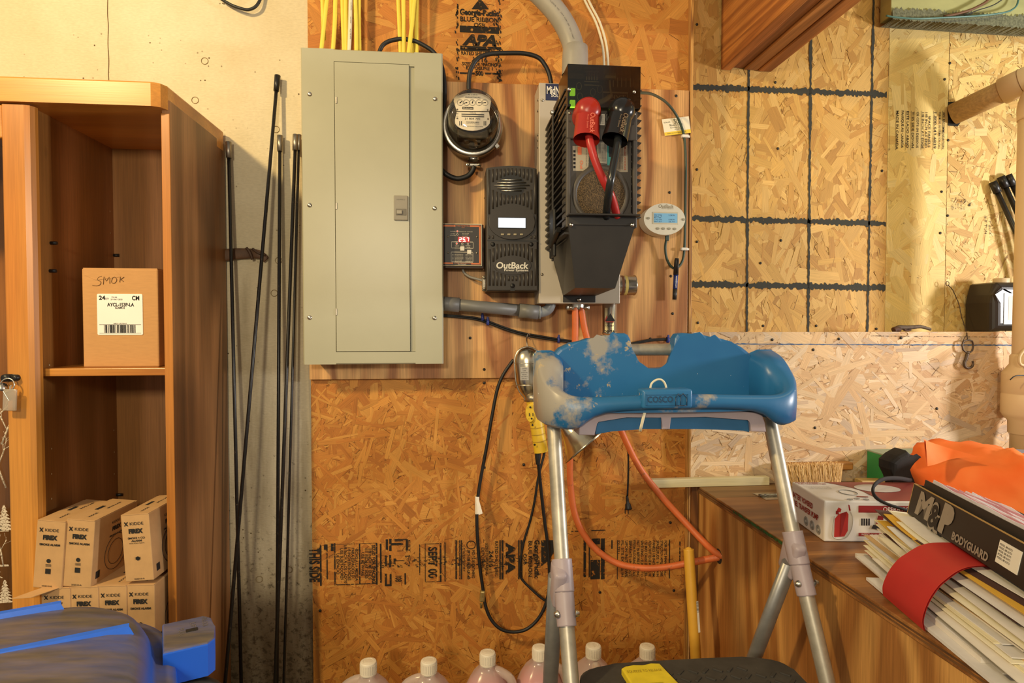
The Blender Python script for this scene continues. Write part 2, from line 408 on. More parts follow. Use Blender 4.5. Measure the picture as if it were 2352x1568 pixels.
# black painted grid
def paintline(sheet, a, b, w, Y, jag, m, n=70):
    rnd = random.Random(int(a[0]+b[1])); A = W(a[0], a[1], Y); B = W(b[0], b[1], Y); d = (B-A); t = d.normalized(); s = V((t.z, 0, -t.x)); k = .00126
    up = []; dn = []
    for i in range(n+1):
        p = A+d*(i/n); q = noise.noise(V((i*.13, a[0]*.1, a[1]*.1))); wv = 1+.5*q
        up.append(p+s*(k*(w/2*wv+rnd.uniform(-jag, jag)))); dn.append(p-s*(k*(w/2*wv+rnd.uniform(-jag, jag))))
    mb = MB(); mb.add(up+dn, [(i, i+1, n+2+i, n+1+i) for i in range(n)]); return obj('painted_line', mb, m, sheet)
M['paintblk'] = worn('black_paint_worn', '33322a', .28, .40, 160)
for a, b, wd, j in [((1587, 199), (2037, 217), 13, 3.5), ((1587, 501), (2035, 513), 13, 3.5), ((1587, 652), (2034, 661), 14, 3.5),
                 ((1721, -10), (1715, 762), 6, 1.2), ((1864, -10), (1856, 762), 6.5, 1.2), ((2007, -10), (1992, 762), 6, 1.2)]:
    paintline(sD, a, b, wd, YR-.0012, j, M['paintblk'], 150)
paintline(sG, (1587, 789), (2400, 793), 2.2, YL-.0012, .7, worn('blue_chalk', '3a5c86', .30, .42, 120), 160)
paintline(sG, (2000, 771), (2400, 775), 1.2, YL-.0012, .4, M['faint'], 80)

# ---- printing on the sheets
DN = dict(u=(0, 0, -1), v=(1, 0, 0))
def K(Y): return (Y-CAM.y)/F*1.005           # metres per pixel at depth plane Y
k = K(YO); yp = YO-.0012
mb = MB(); ctr = 1101
def ln(t, py, h, w, b=.02, **q): mb.text(t, W(ctr, py, yp), h*k, width=w*k, bold=b, align='CENTER', **q)
ln('Georgia-Pacific', 35, 12, 88, .05); ln('BLUE RIBBON', 50, 10, 86); ln('OSB', 62, 9, 25)
ln('APA', 103, 21, 78, .07, shear=.25); ln('RATED SHEATHING', 127, 8, 82); ln('24/16', 142, 11, 36); ln('SIZED FOR SPACING', 151, 7, 78); ln('EXPOSURE 1', 160, 7, 60)
ln('500', 173, 10, 18, .04)
for y, h, x0, x1 in [(64.5, 4, 1056, 1146), (71.5, 4, 1056, 1146), (110, 3.5, 1057, 1148), (115, 1.5, 1057, 1140), (168, 2.5, 1056, 1090), (169, 2.5, 1114, 1147)]:
    mb.rect(W(x0, y+h/2, yp), W(x1, y-h/2, yp))
mb.add([W(1083, 21, yp), W(1123, 21, yp), W(1106, 0, yp), W(1099, 0, yp)], [(0, 1, 2, 3)]); mb.add([W(1098, 21, yp), W(1108, 21, yp), W(1103, 25, yp)], [(0, 1, 2)])
obj('stamped_print', mb, M['print'], sA)
mb = MB(); rnd = random.Random(4)
for i in range(150):
    x = rnd.gauss(1146, 4) if rnd.random() < .7 else rnd.gauss(1050, 1.5); y = rnd.uniform(-5, 188); s = rnd.uniform(.6, 2.2)
    mb.add([W(x-s, y-s*1.8, yp), W(x+s*.6, y-s, yp), W(x+s, y+s*1.5, yp), W(x-s*.4, y+s*2, yp)], [(0, 1, 2, 3)])
obj('ink_smear', mb, M['print'], sA, kind='stuff')
mb = MB()
def dn(t, px, py0, py1, h, b=.015): mb.text(t, W(px, py0, yp), h*k, width=(py1-py0)*k, bold=b, **DN)
def br(x0, y0, x1, y1): mb.rect(W(x0, y1, yp), W(x1, y0, yp))
dn('THIS SIDE', 711, 1258, 1336, 21, .04); br(735, 1250, 738, 1345)
for x0, y0, x1, y1 in [(768, 1247, 866, 1249.5), (768, 1340, 866, 1342), (768, 1247, 770, 1342), (863.5, 1247, 866.5, 1342), (825, 1248, 827, 1341), (760, 1248, 766, 1265), (873, 1248, 876, 1338), (750, 1250, 752, 1330), (744, 1250, 750, 1262)]: br(x0, y0, x1, y1)
dn('SIZED FOR SPACING', 854, 1251, 1338, 7, .03); dn('1/8 INCH AT ENDS', 846, 1260, 1330, 6.5); dn('1/8 INCH AT SIDES', 838, 1260, 1328, 6.5); dn('USE FL WARE', 829.5, 1268, 1322, 6.5)
for i, (t, a, b) in enumerate([('HECHO A LA MEDIDA', 1257, 1333), ('PARA ESPACIOS DE', 1258, 1330), ('1/8 INCH EN BORDES', 1257, 1332), ('1/8 INCH A LOS LADOS', 1252, 1338), ('USE SUJETADORES', 1259, 1331), ('DE ESPACIO', 1270, 1318)]):
    dn(t, 815.5-i*8.6, a, b, 6.3)
for x0, y0, x1, y1 in [(886, 1238, 891, 1262), (894, 1237, 899, 1265), (899, 1246, 926, 1252), (906, 1237, 934, 1240), (906, 1240, 926, 1243), (932, 1238, 937, 1264), (884, 1275, 888, 1300), (894, 1274, 898, 1302), (904, 1282, 909, 1294), (909, 1286, 926, 1288), (930, 1276, 940, 1278), (884, 1317, 888, 1343), (895, 1317, 899, 1345), (884, 1341, 899, 1346), (929, 1316, 932, 1342), (912, 1264, 926, 1265.5), (906, 1275, 940, 1276)]: br(x0, y0, x1, y1)
dn('EST CA', 938, 1240, 1300, 4); dn('108', 908, 1322, 1336, 14)
dn('SEPT 00', 984, 1256, 1328, 19, .03)
for x0, y0, x1, y1 in [(976, 1247, 1013, 1249.5), (976, 1334, 1013, 1336.5), (976, 1248, 977, 1335), (1010, 1247, 1013.5, 1336), (1021, 1245, 1023, 1335), (963, 1250, 964.5, 1320)]: br(x0, y0, x1, y1)
for x0, x1 in [(1046, 1049), (1055, 1057), (1059, 1061), (1147, 1150), (1152, 1156), (1190, 1193), (1195, 1200)]: br(x0, 1240, x1, 1330)
mb.tube([W(1082+10*math.cos(R(a)), 1251+9*math.sin(R(a)), yp+.0008) for a in range(0, 360, 20)], .0012, 4, closed=True)
dn('7/16 CATEGORY', 1063, 1258, 1313, 5); dn('PRP-108 HUD-UM-40', 1073, 1264, 1330, 6, .03); dn('PS2-92 SHEATHING', 1084, 1263, 1328, 6, .02)
dn('EXPOSURE 1', 1106, 1257, 1312, 6.5); dn('SIZED FOR SPACING', 1115, 1247, 1322, 6); dn('24/16', 1123, 1264, 1303, 10); dn('RATED SHEATHING', 1137, 1243, 1325, 6.5)
dn('APA', 1163, 1246, 1320, 19, .06); dn('OSB', 1202, 1271, 1297, 7.5); dn('BLUE RIBBON', 1214, 1242, 1326, 8); dn('Georgia-Pacific', 1228, 1240, 1330, 11, .04)
mb.add([W(1243, 1240, yp), W(1275, 1240, yp), W(1275, 1262, yp), W(1262, 1285, yp), W(1243, 1300, yp)], [(0, 1, 2, 3, 4)])
for x0, y0, x1, y1 in [(1312, 1218, 1340, 1221), (1358, 1216, 1390, 1219), (1340, 1238, 1346, 1325), (1352, 1240, 1355, 1325), (1360, 1236, 1378, 1250), (1380, 1236, 1389, 1330), (1356, 1285, 1378, 1330), (1404, 1240, 1407, 1260), (1417, 1240, 1419, 1330), (1536, 1238, 1539, 1328), (1560, 1243, 1563, 1290)]: br(x0, y0, x1, y1)
for i, t in enumerate(['FOR SITE HANDLING-', 'STRUCTION APPLICATIONS', 'SPACE STUDS 16 OR 24 IN', 'PANELS 1/8 INCH FROM', 'ADJACENT EDGE MOISTURE', 'USE MAY CAUSE EDGE CEIL', 'SWELLING - SLIGHT TO', 'NOT IN BEFORE ROOFING', 'FINISH FLOORING INSTALL', 'SEPARATE UNIT OUT', 'UPON INST. VIEWS', 'FIL. SITE EXPOSE IN', 'EX-TELL']):
    dn(t, 1526-i*9, 1241, 1327 if len(t) > 8 else 1275, 6, .02)
obj('stamped_print', mb, M['print'], sC)
mb = MB(); rnd = random.Random(8)
for i in range(420):
    x = rnd.uniform(830, 1290); y = 1292+4*math.sin(x*.03)+rnd.gauss(0, 6); s = rnd.uniform(.5, 2.4)
    mb.add([W(x-s*2, y-s*.4, yp-.0001), W(x+s, y-s*.7, yp-.0001), W(x+s*2.2, y+s*.5, yp-.0001), W(x-s, y+s*.6, yp-.0001)], [(0, 1, 2, 3)])
obj('ink_smear', mb, M['faint'], sC, kind='stuff')
mb = MB(); k = K(YR); yp = YR-.0014
for t, px, a, b, h in [('APA RECOMMENDATION:', 2166, 257, 347, 5), ('FOR MORE INFORMATION CALL', 2157, 257, 347, 5), ('1-800-643-6839', 2146, 258, 345, 6.5), ('SPACE PANELS', 2133, 266, 342, 5.5), ('1/8 INCH AT END', 2126, 258, 343, 5.5),
                    ('1/8 INCH AT EDGE', 2118, 258, 345, 5.5), ('CE COTE EN DESSOUS', 2106, 257, 343, 5.5), ('THIS SIDE DOWN', 2095, 256, 343, 6), ('ESTE LADO ABAJO', 2083, 255, 343, 6), ('FABRIQUE AU CANADA', 2071, 254, 343, 6), ('MADE IN CANADA', 2059, 254, 347, 6)]:
    dn(t, px, a, b, h, .012)
for x in (2043, 2057, 2079.5, 2092, 2115.5, 2143.5, 2163.5): br(x, 254, x+1, 345)
obj('stamped_print', mb, M['print'], sE)
mb = MB()
for x, y0, y1 in ((2195, 453, 480), (2200, 453, 478)): br(x, y0, x+1.5, y1)
dn('RATED', 2186, 455, 484, 5); dn('WOOD', 2206, 458, 484, 5); dn('CANFOR', 2214, 456, 484, 5)
mb.add([W(2222, 470, yp), W(2232, 464, yp), W(2228, 476, yp)], [(0, 1, 2)]); dn('BOTTOM', 2262, 495, 540, 7); dn('Oriented', 2272, 498, 540, 6)
obj('stamped_print', mb, M['faint'], sF)

# ---- trims, ledge, floor, beam, header board
wtrim = wood('pine_edge', 'c8954e', '8a5a2a', 'Z', fig=10, ws=40, along=1.5, seed=5)
mb = MB(); x = W(1577, 500, -.02).x
mb.b2((XT-.001, -.022, 0), (XT+.0065, .1, 2.5), .001); mb.b2((XT+.0085, -.03, 0), (xG-.002, .1, 2.5), .001)
obj('trim_1', mb, wtrim, kind='structure', label='thin wood edge strips between the boards', org=(0, 0, 0))
mb = MB(); mb.b2((xG, YL+.013, zL-.02), (2.9, YR, zL-.0015))
obj('trim_2', mb, wood('ledge_pine', 'd8b67c', 'b58a50', 'X', seed=2), kind='structure', label='ledge on top of the low wall')
mb = MB(); mb.b2((-2.6, -3.2, -.1), (2.9, .25, 0)); obj('floor', mb, mat('floor_concrete', '8d8474', .85, var=.25, vs=5), kind='structure', label='bare concrete garage floor')
beam = thing('ceiling_beam', 'reddish built-up wooden ceiling beam', None, (.9, .09, 1.87), kind='structure')
bm_ = [wood('beam_wood_%d' % i, a, b, 'Y', fig=8, ws=9, along=.7, seed=20+i, rough=.6) for i, (a, b) in enumerate([('c9823e', 'a0602c'), ('a06030', '7c4820'), ('c08446', '95602e'), ('b87638', '8c5426')])]
xb = [.837, .872, .913, .958, 1.003]
for i, zo in enumerate((.0, .008, .003, .0)):
    mb = MB(); mb.b2((xb[i]+.001, -2.4, 1.872+zo), (xb[i+1]-.001, YR-.002, 2.45), .003); obj('plank', mb, bm_[i], beam)
# greenish header board at the top right with a frayed felt strip
hb = thing('trim_3', 'greenish header board above the strand board', None, (1.42, .06, 2.02), kind='structure')
mb = MB(); x0 = W(2044, 20, .04).x; z0 = zz(38, .04, 2044); mb.b2((x0, .035, z0), (2.9, .085, 2.5), .002)
obj('board', mb, mat('green_grey_board', 'a9a870', .7, var=.15, vs=6, stretch=(1, 1, 3)), hb)
rnd = random.Random(2); mb = MB(); n = 420; vs = []; fs = []
for i in range(n+1):
    xx = x0+(2.9-x0)*i/n; a = .012+.006*min(1, i/118); vs += [(xx, .028, z0+rnd.uniform(.012, .026)), (xx, .026, z0-a-rnd.uniform(0, .006)), (xx, .086, z0-a)]
for i in range(n): fs += [(3*i, 3*i+1, 3*i+4, 3*i+3), (3*i+1, 3*i+2, 3*i+5, 3*i+4)]
mb.add(vs, fs); obj('felt_strip', mb, mat('grey_felt', '6f7058', .95, var=.45, vs=160), hb)
mb = MB(); mb.b2((xG-.001, YL-.012, 0), (.716, YL+.001, .61), .001); obj('gap_shade', mb, wood('gap_shade_brown', '8a5a2c', '5f3a1a', 'Z', seed=61), kind='structure', label='dark brown strip standing in for the shaded gap beside the bench end')  # added strip, its dark brown stands in for shade on the strand board

# ================================================================ CABINET AND ITS CONTENTS
M['cabfront'] = wood('honey_pine_front', 'd3913f', 'b87530', 'Z', fig=3, ws=6, along=.5, fine=.14, rough=.33, bump=.05, seed=31)
M['cabtop'] = wood('honey_pine_rail', 'd3913f', 'b87530', 'X', fig=3, ws=6, along=.5, fine=.14, rough=.30, bump=.05, seed=32)
M['cabside'] = wood('brown_pine_side', '9c6a3c', '7c5028', 'Z', fig=5, ws=5, along=.45, fine=.22, rough=.42, bump=.08, seed=33, knots=5)
M['cabin'] = wood('brown_pine_inside', 'b8824e', '98662f', 'Z', fig=4, ws=5, along=.45, fine=.18, rough=.45, bump=.06, seed=34, knots=4)
CF, CB = -.345, -.008
cab = thing('display_cabinet', 'tall honey-coloured pine cabinet with an open shelf compartment and a glass door', 'cabinet', (-1.1, -.18, 0))
mb = MB(); mb.b2((-.634, CF, 0), (-.617, CB, 1.575), .0015); obj('side_panel', mb, M['cabside'], cab)
mb = MB(); mb.b2((-.6345, CF-.0025, 0), (-.6165, CF+.001, 1.545), .001); obj('front_edge', mb, M['cabfront'], cab)
mb = MB(); mb.b2((-.924, CF, 0), (-.906, CB, 1.56), .001); obj('partition', mb, M['cabin'], cab)
mb = MB(); mb.b2((-1.6, CF, 0), (-1.582, CB, 1.575), .0015); obj('side_panel', mb, M['cabside'], cab)
mb = MB(); mb.b2((-1.582, CB-.006, 0), (-.634, CB, 1.56)); obj('back_panel', mb, M['cabin'], cab)
mb = MB(); mb.prism([(-1.62, -.37), (-.645, -.37), (-.628, -.362), (-.620, -.345), (-.6165, -.02), (-.622, CB), (-1.62, CB)], 1.606, 1.553, 'Z', .004); obj('top_rail', mb, M['cabtop'], cab)
def shelf(z0, z1, y):
    mb = MB(); mb.b2((-.9055, y, z0), (-.6345, CB-.006, z1), .0015); return obj('shelf', mb, M['cabtop'] if z0 > .6 else M['cabin'], cab)
shelf(.966, .983, -.335)
ZS = W(150, 1346, -.385).z-.149
shelf(ZS-.018, ZS, -.335)
for x, y, Y in ((116, 558, -.30), (261, 586, -.05), (268, 1136, -.05), (114, 622, -.30)):
    c = WX(x, y, -.906); mb = MB(); mb.tube([c+V((-.004, 0, 0)), c+V((.014, 0, 0))], .004, 8, 1); obj('shelf_pin', mb, M['blackm'], cab)
for x, y in ((113, 838), (118, 1030), (118, 1088), (118, 1145), (261, 988), (262, 1038), (262, 1088), (252, 485), (253, 535)):
    c = WX(x, y, -.9058); mb = MB(); mb.disc(c+V((.0006, 0, 0)), .0022, (1, 0, 0), 8); obj('pin_hole', mb, mat('pin_hole_light', 'c8b48c', .6), cab)
# the glass door beside the open compartment
door = MB(); x0, x1 = -.951, -.889
door.prism([(x0, -.345), (x0, -.362), (x0+.004, -.366), (x1-.016, -.366), (x1-.006, -.362), (x1-.001, -.353), (x1, -.345)], 1.548, .05, 'Z')
dr = obj('door', door, M['cabfront'], cab)
mb = MB(); mb.b2((-1.56, -.362, 1.478), (x0, -.345, 1.548), .003); mb.b2((-1.56, -.362, .05), (x0, -.345, .12), .003); mb.b2((-1.56, -.362, .12), (-1.5, -.345, 1.478), .003)
obj('door_rail', mb, M['cabtop'], dr)
mb = MB(); mb.b2((-1.5, -.356, .12), (x0+.004, -.353, 1.478)); obj('glass_pane', mb, clear('door_glass', 'f4eee0', .0, .03), dr)
mb = MB(); yg = -.3566; rnd = random.Random(5)
def fir(px, py, h):
    c = W(px, py, yg); n = 7
    for i in range(n):
        z = c.z+h*i/n; w_ = h*.34*(1-i/n)+.002
        mb.add([(c.x-w_, yg, z), (c.x+w_, yg, z+.002), (c.x+w_*.3, yg, z+h/n*1.2), (c.x-w_*.3, yg, z+h/n*1.2)], [(0, 1, 2, 3)])
fir(10, 1219, .055); fir(-20, 1222, .07); fir(12, 1385, .05); fir(-30, 1330, .09)
def branch(p, a, L, d):
    q = p+V((math.cos(a)*L, 0, math.sin(a)*L)); mb.tube([p, q], .0011*(d+.4)*.5, 5, 1)
    if d > 0:
        for s in (-1, 1, .3): branch(p+(q-p)*rnd.uniform(.5, 1), a+s*rnd.uniform(.35, .8), L*rnd.uniform(.55, .75), d-1)
branch(W(14, 1120, yg), 1.9, .06, 3); branch(W(4, 1020, yg), 1.2, .05, 3); branch(W(8, 1300, yg), 1.7, .04, 2); branch(W(-10, 960, yg), .8, .04, 2)
mb.rect(W(-160, 1223, yg), W(20, 1220, yg)); mb.rect(W(-160, 1302, yg), W(20, 1300, yg))
obj('etched_trees', mb, worn('etched_white', 'd9cbb4', .38, .5, 300), dr)
mb = MB(); c = W(26, 867, -.366); mb.prism([(c.x+.017*math.cos(R(a)), c.z+.008*math.sin(R(a))) for a in range(0, 360, 20)], -.37, -.3655, bev=.001)
mb.lathe([(0, .010), (.006, .010), (.007, 0)], c+V((.012, 0, 0)), (0, -1, 0), 12); mb.lathe([(0, .012), (.008, .012), (.0085, 0)], c+V((-.006, 0, 0)), (0, -1, 0), 12)
obj('lock', mb, M['blackm'], cab)
kr = thing('key_ring', 'key on a split ring with a clear plastic tag hanging from the cabinet lock', 'keys', W(20, 890, -.38))
c = W(17, 884, -.381)
mb = MB(); mb.tube([c+V((.014*math.cos(R(a)), .002*math.sin(R(a)), .014*math.sin(R(a)))) for a in range(0, 360, 18)], .0015, 6, closed=True); obj('ring', mb, M['steel'], kr)
mb = MB(M=Matrix.Translation(W(12, 898, -.383)) @ Matrix.Rotation(R(-28), 4, 'Y') @ Matrix.Rotation(R(50), 4, 'Z')); mb.b2((-.004, -.001, -.022), (.004, .001, .004), .0008); mb.lathe([(0, -.001), (.009, -.001), (.009, .001), (0, .001)], (0, 0, .01), (0, 1, 0), 16); obj('key', mb, M['steel'], kr)
mb = MB(M=Matrix.Translation(W(23, 917, -.383)) @ Matrix.Rotation(R(3), 4, 'Y')); mb.b2((-.0135, -.0025, -.024), (.0135, .0025, .022), .002, seg=3); mb.tube([(0, 0, .02), (0, 0, .027), (.002, 0, .03)], .002, 6); obj('plastic_tag', mb, clear('clear_tag', 'f3ead8', .5, .1, .35, 'efe6d4'), kr)

# ---- cardboard carton on the shelf
M['card'] = mat('brown_cardboard', 'c2915a', .8, var=.06, vs=40, bump=.1, bs=500, stretch=(1, 1, 6))
M['card2'] = mat('kraft_cardboard', 'c39a68', .75, var=.06, vs=40)
ctn = thing('cardboard_carton', 'plain brown cardboard carton with a white barcode label on the cabinet shelf', 'box', (-.75, -.2, .983))
xa, xb_, zt = -.831, -.667, 1.207
mb = MB(); mb.b2((xa, -.30, .9832), (xb_, -.09, zt), .003)
obj('carton_body', mb, M['card'], ctn)
mb = MB(); mb.b2((xa+.002, -.2985, zt-.0005), (xb_-.002, -.196, zt+.0016), .0006); mb.b2((xa+.002, -.193, zt-.0005), (xb_-.002, -.092, zt+.0016), .0006)
mb.add([(xa+.004, -.3006, zt-.001), (xa+.07, -.3006, zt-.001), (xa+.085, -.3007, zt-.018), (xa+.03, -.3007, zt-.026), (xa+.006, -.3006, zt-.015)], [(0, 1, 2, 3, 4)])
obj('flap', mb, M['card'], ctn)
ck = K(-.30); yy = -.3012
L0 = W(224, 769, yy); L1 = W(327, 675, yy); L0.z += 0
mb = MB(); mb.prism([(L0.x+.002, L0.z), (L1.x-.002, L0.z), (L1.x, L0.z+.002), (L1.x, L1.z-.002), (L1.x-.002, L1.z), (L0.x+.002, L1.z), (L0.x, L1.z-.002), (L0.x, L0.z+.002)], yy, -.2998)
lab = obj('label', mb, mat('label_white', 'f2eee6', .6, var=.02), ctn)
mb = MB(); yy = -.3016
for t, x, y, h, w_, b in [('24', 227, 688, 8.5, 13, .03), ('QTY', 241, 688, 4, 8, 0), ('75146', 256, 684, 3.2, 11, 0), ('29 MAY 2020', 254, 689, 3.2, 24, 0), ('CM', 303, 689, 9, 15, .03), ('AYCL-153P-LA', 246, 703, 7, 55, .03), ('ALAMO2', 264, 709, 4.5, 20, .02), ('B802118278467', 261, 744, 2.5, 27, 0)]:
    mb.text(t, W(x, y, yy), h*ck, width=w_*ck, bold=b)
mb.rect(W(228, 745.6, yy), W(324, 744.9, yy)); mb.rect(W(228, 765.2, yy), W(324, 764.5, yy))
x = 239; rnd = random.Random(3)
while x < 311: w_ = rnd.choice((.8, 1.2, 2.0)); mb.rect(W(x, 764, yy), W(x+w_, 746, yy)); x += w_+rnd.choice((.8, 1.2, 2.2))
obj('label_print', mb, M['ink'], lab)
mb = MB()
for s in [[(234, 634), (226, 637), (224, 643), (231, 646), (230, 653), (222, 656), (212, 655)], [(237, 653), (239, 635), (244, 645), (251, 636), (252, 651)], [(258, 638), (256, 648), (263, 650), (268, 643), (264, 636), (258, 638)], [(276, 636), (275, 648), (276, 642), (285, 636), (278, 642), (284, 646)]]:
    mb.tube([W(a, b, -.3008) for a, b in s], .0006, 4, 3)
obj('pencil_writing', mb, mat('pencil', '7a5a34', .8), ctn)

# ---- smoke alarm boxes
BW, BH, BD = .060, .146, .160
def alarm(px, py, Y, roll, yaw, label, co=False, zbase=None, mirror=False):
    o = W(px, py, Y)
    if zbase is not None: o.z = zbase
    T = Matrix.Translation(o) @ Matrix.Rotation(R(yaw), 4, 'Z') @ Matrix.Rotation(R(roll), 4, 'Y')
    t = thing('smoke_alarm_box', label, 'box', o, 'smoke alarm boxes in the cabinet')
    mb = MB(T); mb.b2((0, 0, 0), (BW, BD, BH), .0015); bd = obj('carton_body', mb, M['card2'], t)
    mb = MB(T); mb.b2((.001, -.0008, BH-.0004), (BW-.001, BD*.93, BH+.001), .0004); mb.b2((-.0014, .004, .05), (.0004, .03, .09), .0003); obj('flap', mb, M['card2'], t)
    mb = MB(T); f = -.0011; c = BW*.5
    def tx(s, x, z, h, w_, b=0, al='CENTER', sh=0): mb.text(s, (x, f, z), h, width=w_, bold=b, align=al, shear=sh)
    # the maker's mark: two slanted strokes
    mx, mz = .006, BH-.024
    mb.add([(mx, f, mz), (mx+.002, f, mz), (mx+.009, f, mz+.009), (mx+.007, f, mz+.009)], [(0, 1, 2, 3)])
    mb.add([(mx, f, mz+.008), (mx+.0025, f, mz+.009), (mx+.009, f, mz), (mx+.006, f, mz)], [(0, 1, 2, 3)])
    tx('KIDDE', .0185, BH-.0225, .0062, .0285, .004, 'LEFT'); tx('FIREX', c, BH-.040, .0088, .030, .07)
    if co: tx('SMOKE + CO', c, BH-.053, .0040, .036, .03); tx('ALARM', c, BH-.059, .0040, .022, .03); tx('WITH VOICE ALERTS', c, BH-.0635, .0022, .032, .01)
    else: tx('SMOKE ALARM', c, BH-.053, .0042, .043, .04)
    mb.disc((c, f, .060 if not co else .05), .0045, seg=16)
    if not co: mb.rect((c-.0055, f, .032), (c+.0055, f, .043))
    for z in (.0525, .0505, .0485): mb.rect((c-.006, f, z-.0004), (c+.006, f, z+.0004))
    tx('25SD10-R', c, .004, .0028, .022, .02)
    # side face towards the right: name and a round outline
    u = (0, 1, 0); xs = BW+.0006
    mb.text('KIDDE', (xs, .062, BH-.026), .006, u=u, width=.028); mb.text('FIREX', (xs, .064, BH-.042), .0085, u=u, width=.032, bold=.06); mb.text('SMOKE ALARM', (xs, .055, BH-.055), .004, u=u, width=.05, bold=.02)
    for r in (.040, .028): mb.tube([(xs-.0003, .082+r*math.cos(R(a)), .052+r*math.sin(R(a))) for a in range(0, 360, 15)], .0006, 4, closed=True)
    mb.add([(xs, .014, .014), (xs, .028, .014), (xs, .028, .030), (xs, .014, .030)], [(0, 1, 2, 3)])
    # top
    tz = BH+.0013
    def tp(s, x, y, h, w_, b=0): mb.text(s, (x, y, tz), h, u=(0, 1, 0), v=(-1, 0, 0), width=w_, bold=b)
    tp('KIDDE', .036, .02, .005, .03, .02); tp('SMOKE ALARM', .036, .085, .004, .05, .03); mb.rect((0, 0, 0), (0, 0, 0)); mb.add([(.014, .07, tz), (.022, .07, tz), (.022, .1, tz), (.014, .1, tz)], [(0, 1, 2, 3)])
    obj('printing', mb, M['ink'], bd, kind='stuff')
    return t
Z2 = ZS+BH+.003
alarm(75, 1347, -.385, 5.0, -4, 'smoke alarm box in the upper row, next to the glass door stile', zbase=Z2+.0005)
alarm(143, 1342, -.385, 4.9, -4, 'smoke alarm box in the upper row, between two others, its long side showing', zbase=Z2+.0005)
alarm(289, 1352, -.385, -3.4, -3, 'smoke and CO alarm box in the upper row beside the cabinet side panel', co=True, zbase=Z2+.0043)
a4 = alarm(97, 1480, -.386, 0, -2.5, 'lower row smoke alarm box with a folded out flap, nearest the glass door', zbase=ZS+.0003)
alarm(162, 1480, -.386, 0, -2.5, 'lower row smoke alarm box, second from the glass door', zbase=ZS+.0003)
alarm(227, 1480, -.386, 0, -2.5, 'lower row smoke alarm box, third from the glass door', zbase=ZS+.0003)
alarm(292, 1480, -.386, 0, -2.5, 'lower row smoke alarm box under the CO alarm box', zbase=ZS+.0003)
# folded out flap of the lower left box
mb = MB(); q = [W(97, 1352, -.386), W(140, 1352, -.386), W(72, 1371, -.43), W(26, 1374, -.42)]
q = [V((p.x, p.y, Z2-.0002-.0004*i)) if i < 2 else p for i, p in enumerate(q)]
mb.add(q+[p+V((0, 0, -.0012)) for p in q], [(0, 1, 2, 3), (7, 6, 5, 4), (0, 3, 7, 4), (3, 2, 6, 7), (2, 1, 5, 6), (1, 0, 4, 5)]); obj('flap', mb, M['card2'], a4)

# ================================================================ RODS, STRAP, WIRE ON THE CONCRETE
def rod(top, bot, ya, yb, label, r=.0047, ferr=None, tip='dark'):
    A = W(top[0], top[1], ya); B = W(bot[0], bot[1], yb); d = (B-A); E = A+d*((A.z)/(A.z-B.z))
    t = thing('ferruled_rod', label, 'rod', E, 'black rods leaning on the concrete wall')
    mb = MB(); mb.tube([A, A+d*.5, E+V((0, 0, .002))], r, 10, 1); obj('shaft', mb, M['rod'], t)
    dn_ = d.normalized(); mb = MB()
    mb.tube([A-dn_*.008, A+dn_*.036], r*1.75, 10, 1, rs=(r*1.75, r*1.6)); obj('ferrule', mb, M['rod'] if tip == 'dark' else M['dullsteel'], t)
    return t
rod((637, 180), (517, 1568), -.018, -.19, 'longest black rod, slanting across the others, on the concrete wall')
rod((525, 333), (554, 1568), -.020, -.10, 'black rod tucked against the cabinet side panel', tip='steel')
rod((643, 318), (636, 1568), -.020, -.12, 'upright black rod with a steel ferrule, between the slanting rod and the panel', tip='steel')
rod((679, 316), (632, 1560), -.022, -.14, 'black rod with a steel ferrule close to the electrical panel edge', tip='steel')
rod((687, 316), (652, 1568), -.018, -.12, 'black rod half hidden behind the electrical panel edge', r=.0036, tip='steel')
st = thing('leather_strap', 'brown leather strap twisted at its end on the concrete wall', 'strap', W(560, 585, -.02))
mb = MB(); mb.tube([W(508, 587, -.012), W(540, 583, -.012), W(570, 582, -.012), W(590, 583, -.016), W(603, 588, -.014), W(612, 597, -.012)], .0165, 14, 6, flat=(1, .22), rs=(.017, .009))
obj('strap_band', mb, mat('brown_leather', '5f4128', .6, var=.3, vs=30, bump=.3, bs=200), st)
mb = MB(); mb.tube([W(566, 569, -.019), W(574, 580, -.021), W(580, 596, -.018)], .004, 8, 5); mb.tube([W(580, 571, -.019), W(592, 580, -.021), W(610, 586, -.016)], .0035, 8, 5); obj('twist', mb, mat('dark_leather', '4a3220', .6, var=.3, vs=30), st)
mb = MB(); mb.tube([W(470, -330, -.004), W(474, -180, -.006), W(480, -60, -.01), W(500, -12, -.014), W(525, 8, -.02), W(552, 19, -.022), W(572, 22, -.02), W(590, 12, -.018), W(602, -15, -.012), W(606, -60, -.01), W(612, -180, -.006), W(615, -330, -.004)], .0042, 8, 6)
obj('wire_loop', mb, M['rubber'], org=W(560, 10, -.01), label='black wire loop hanging on the concrete above the rods', cat='wire')

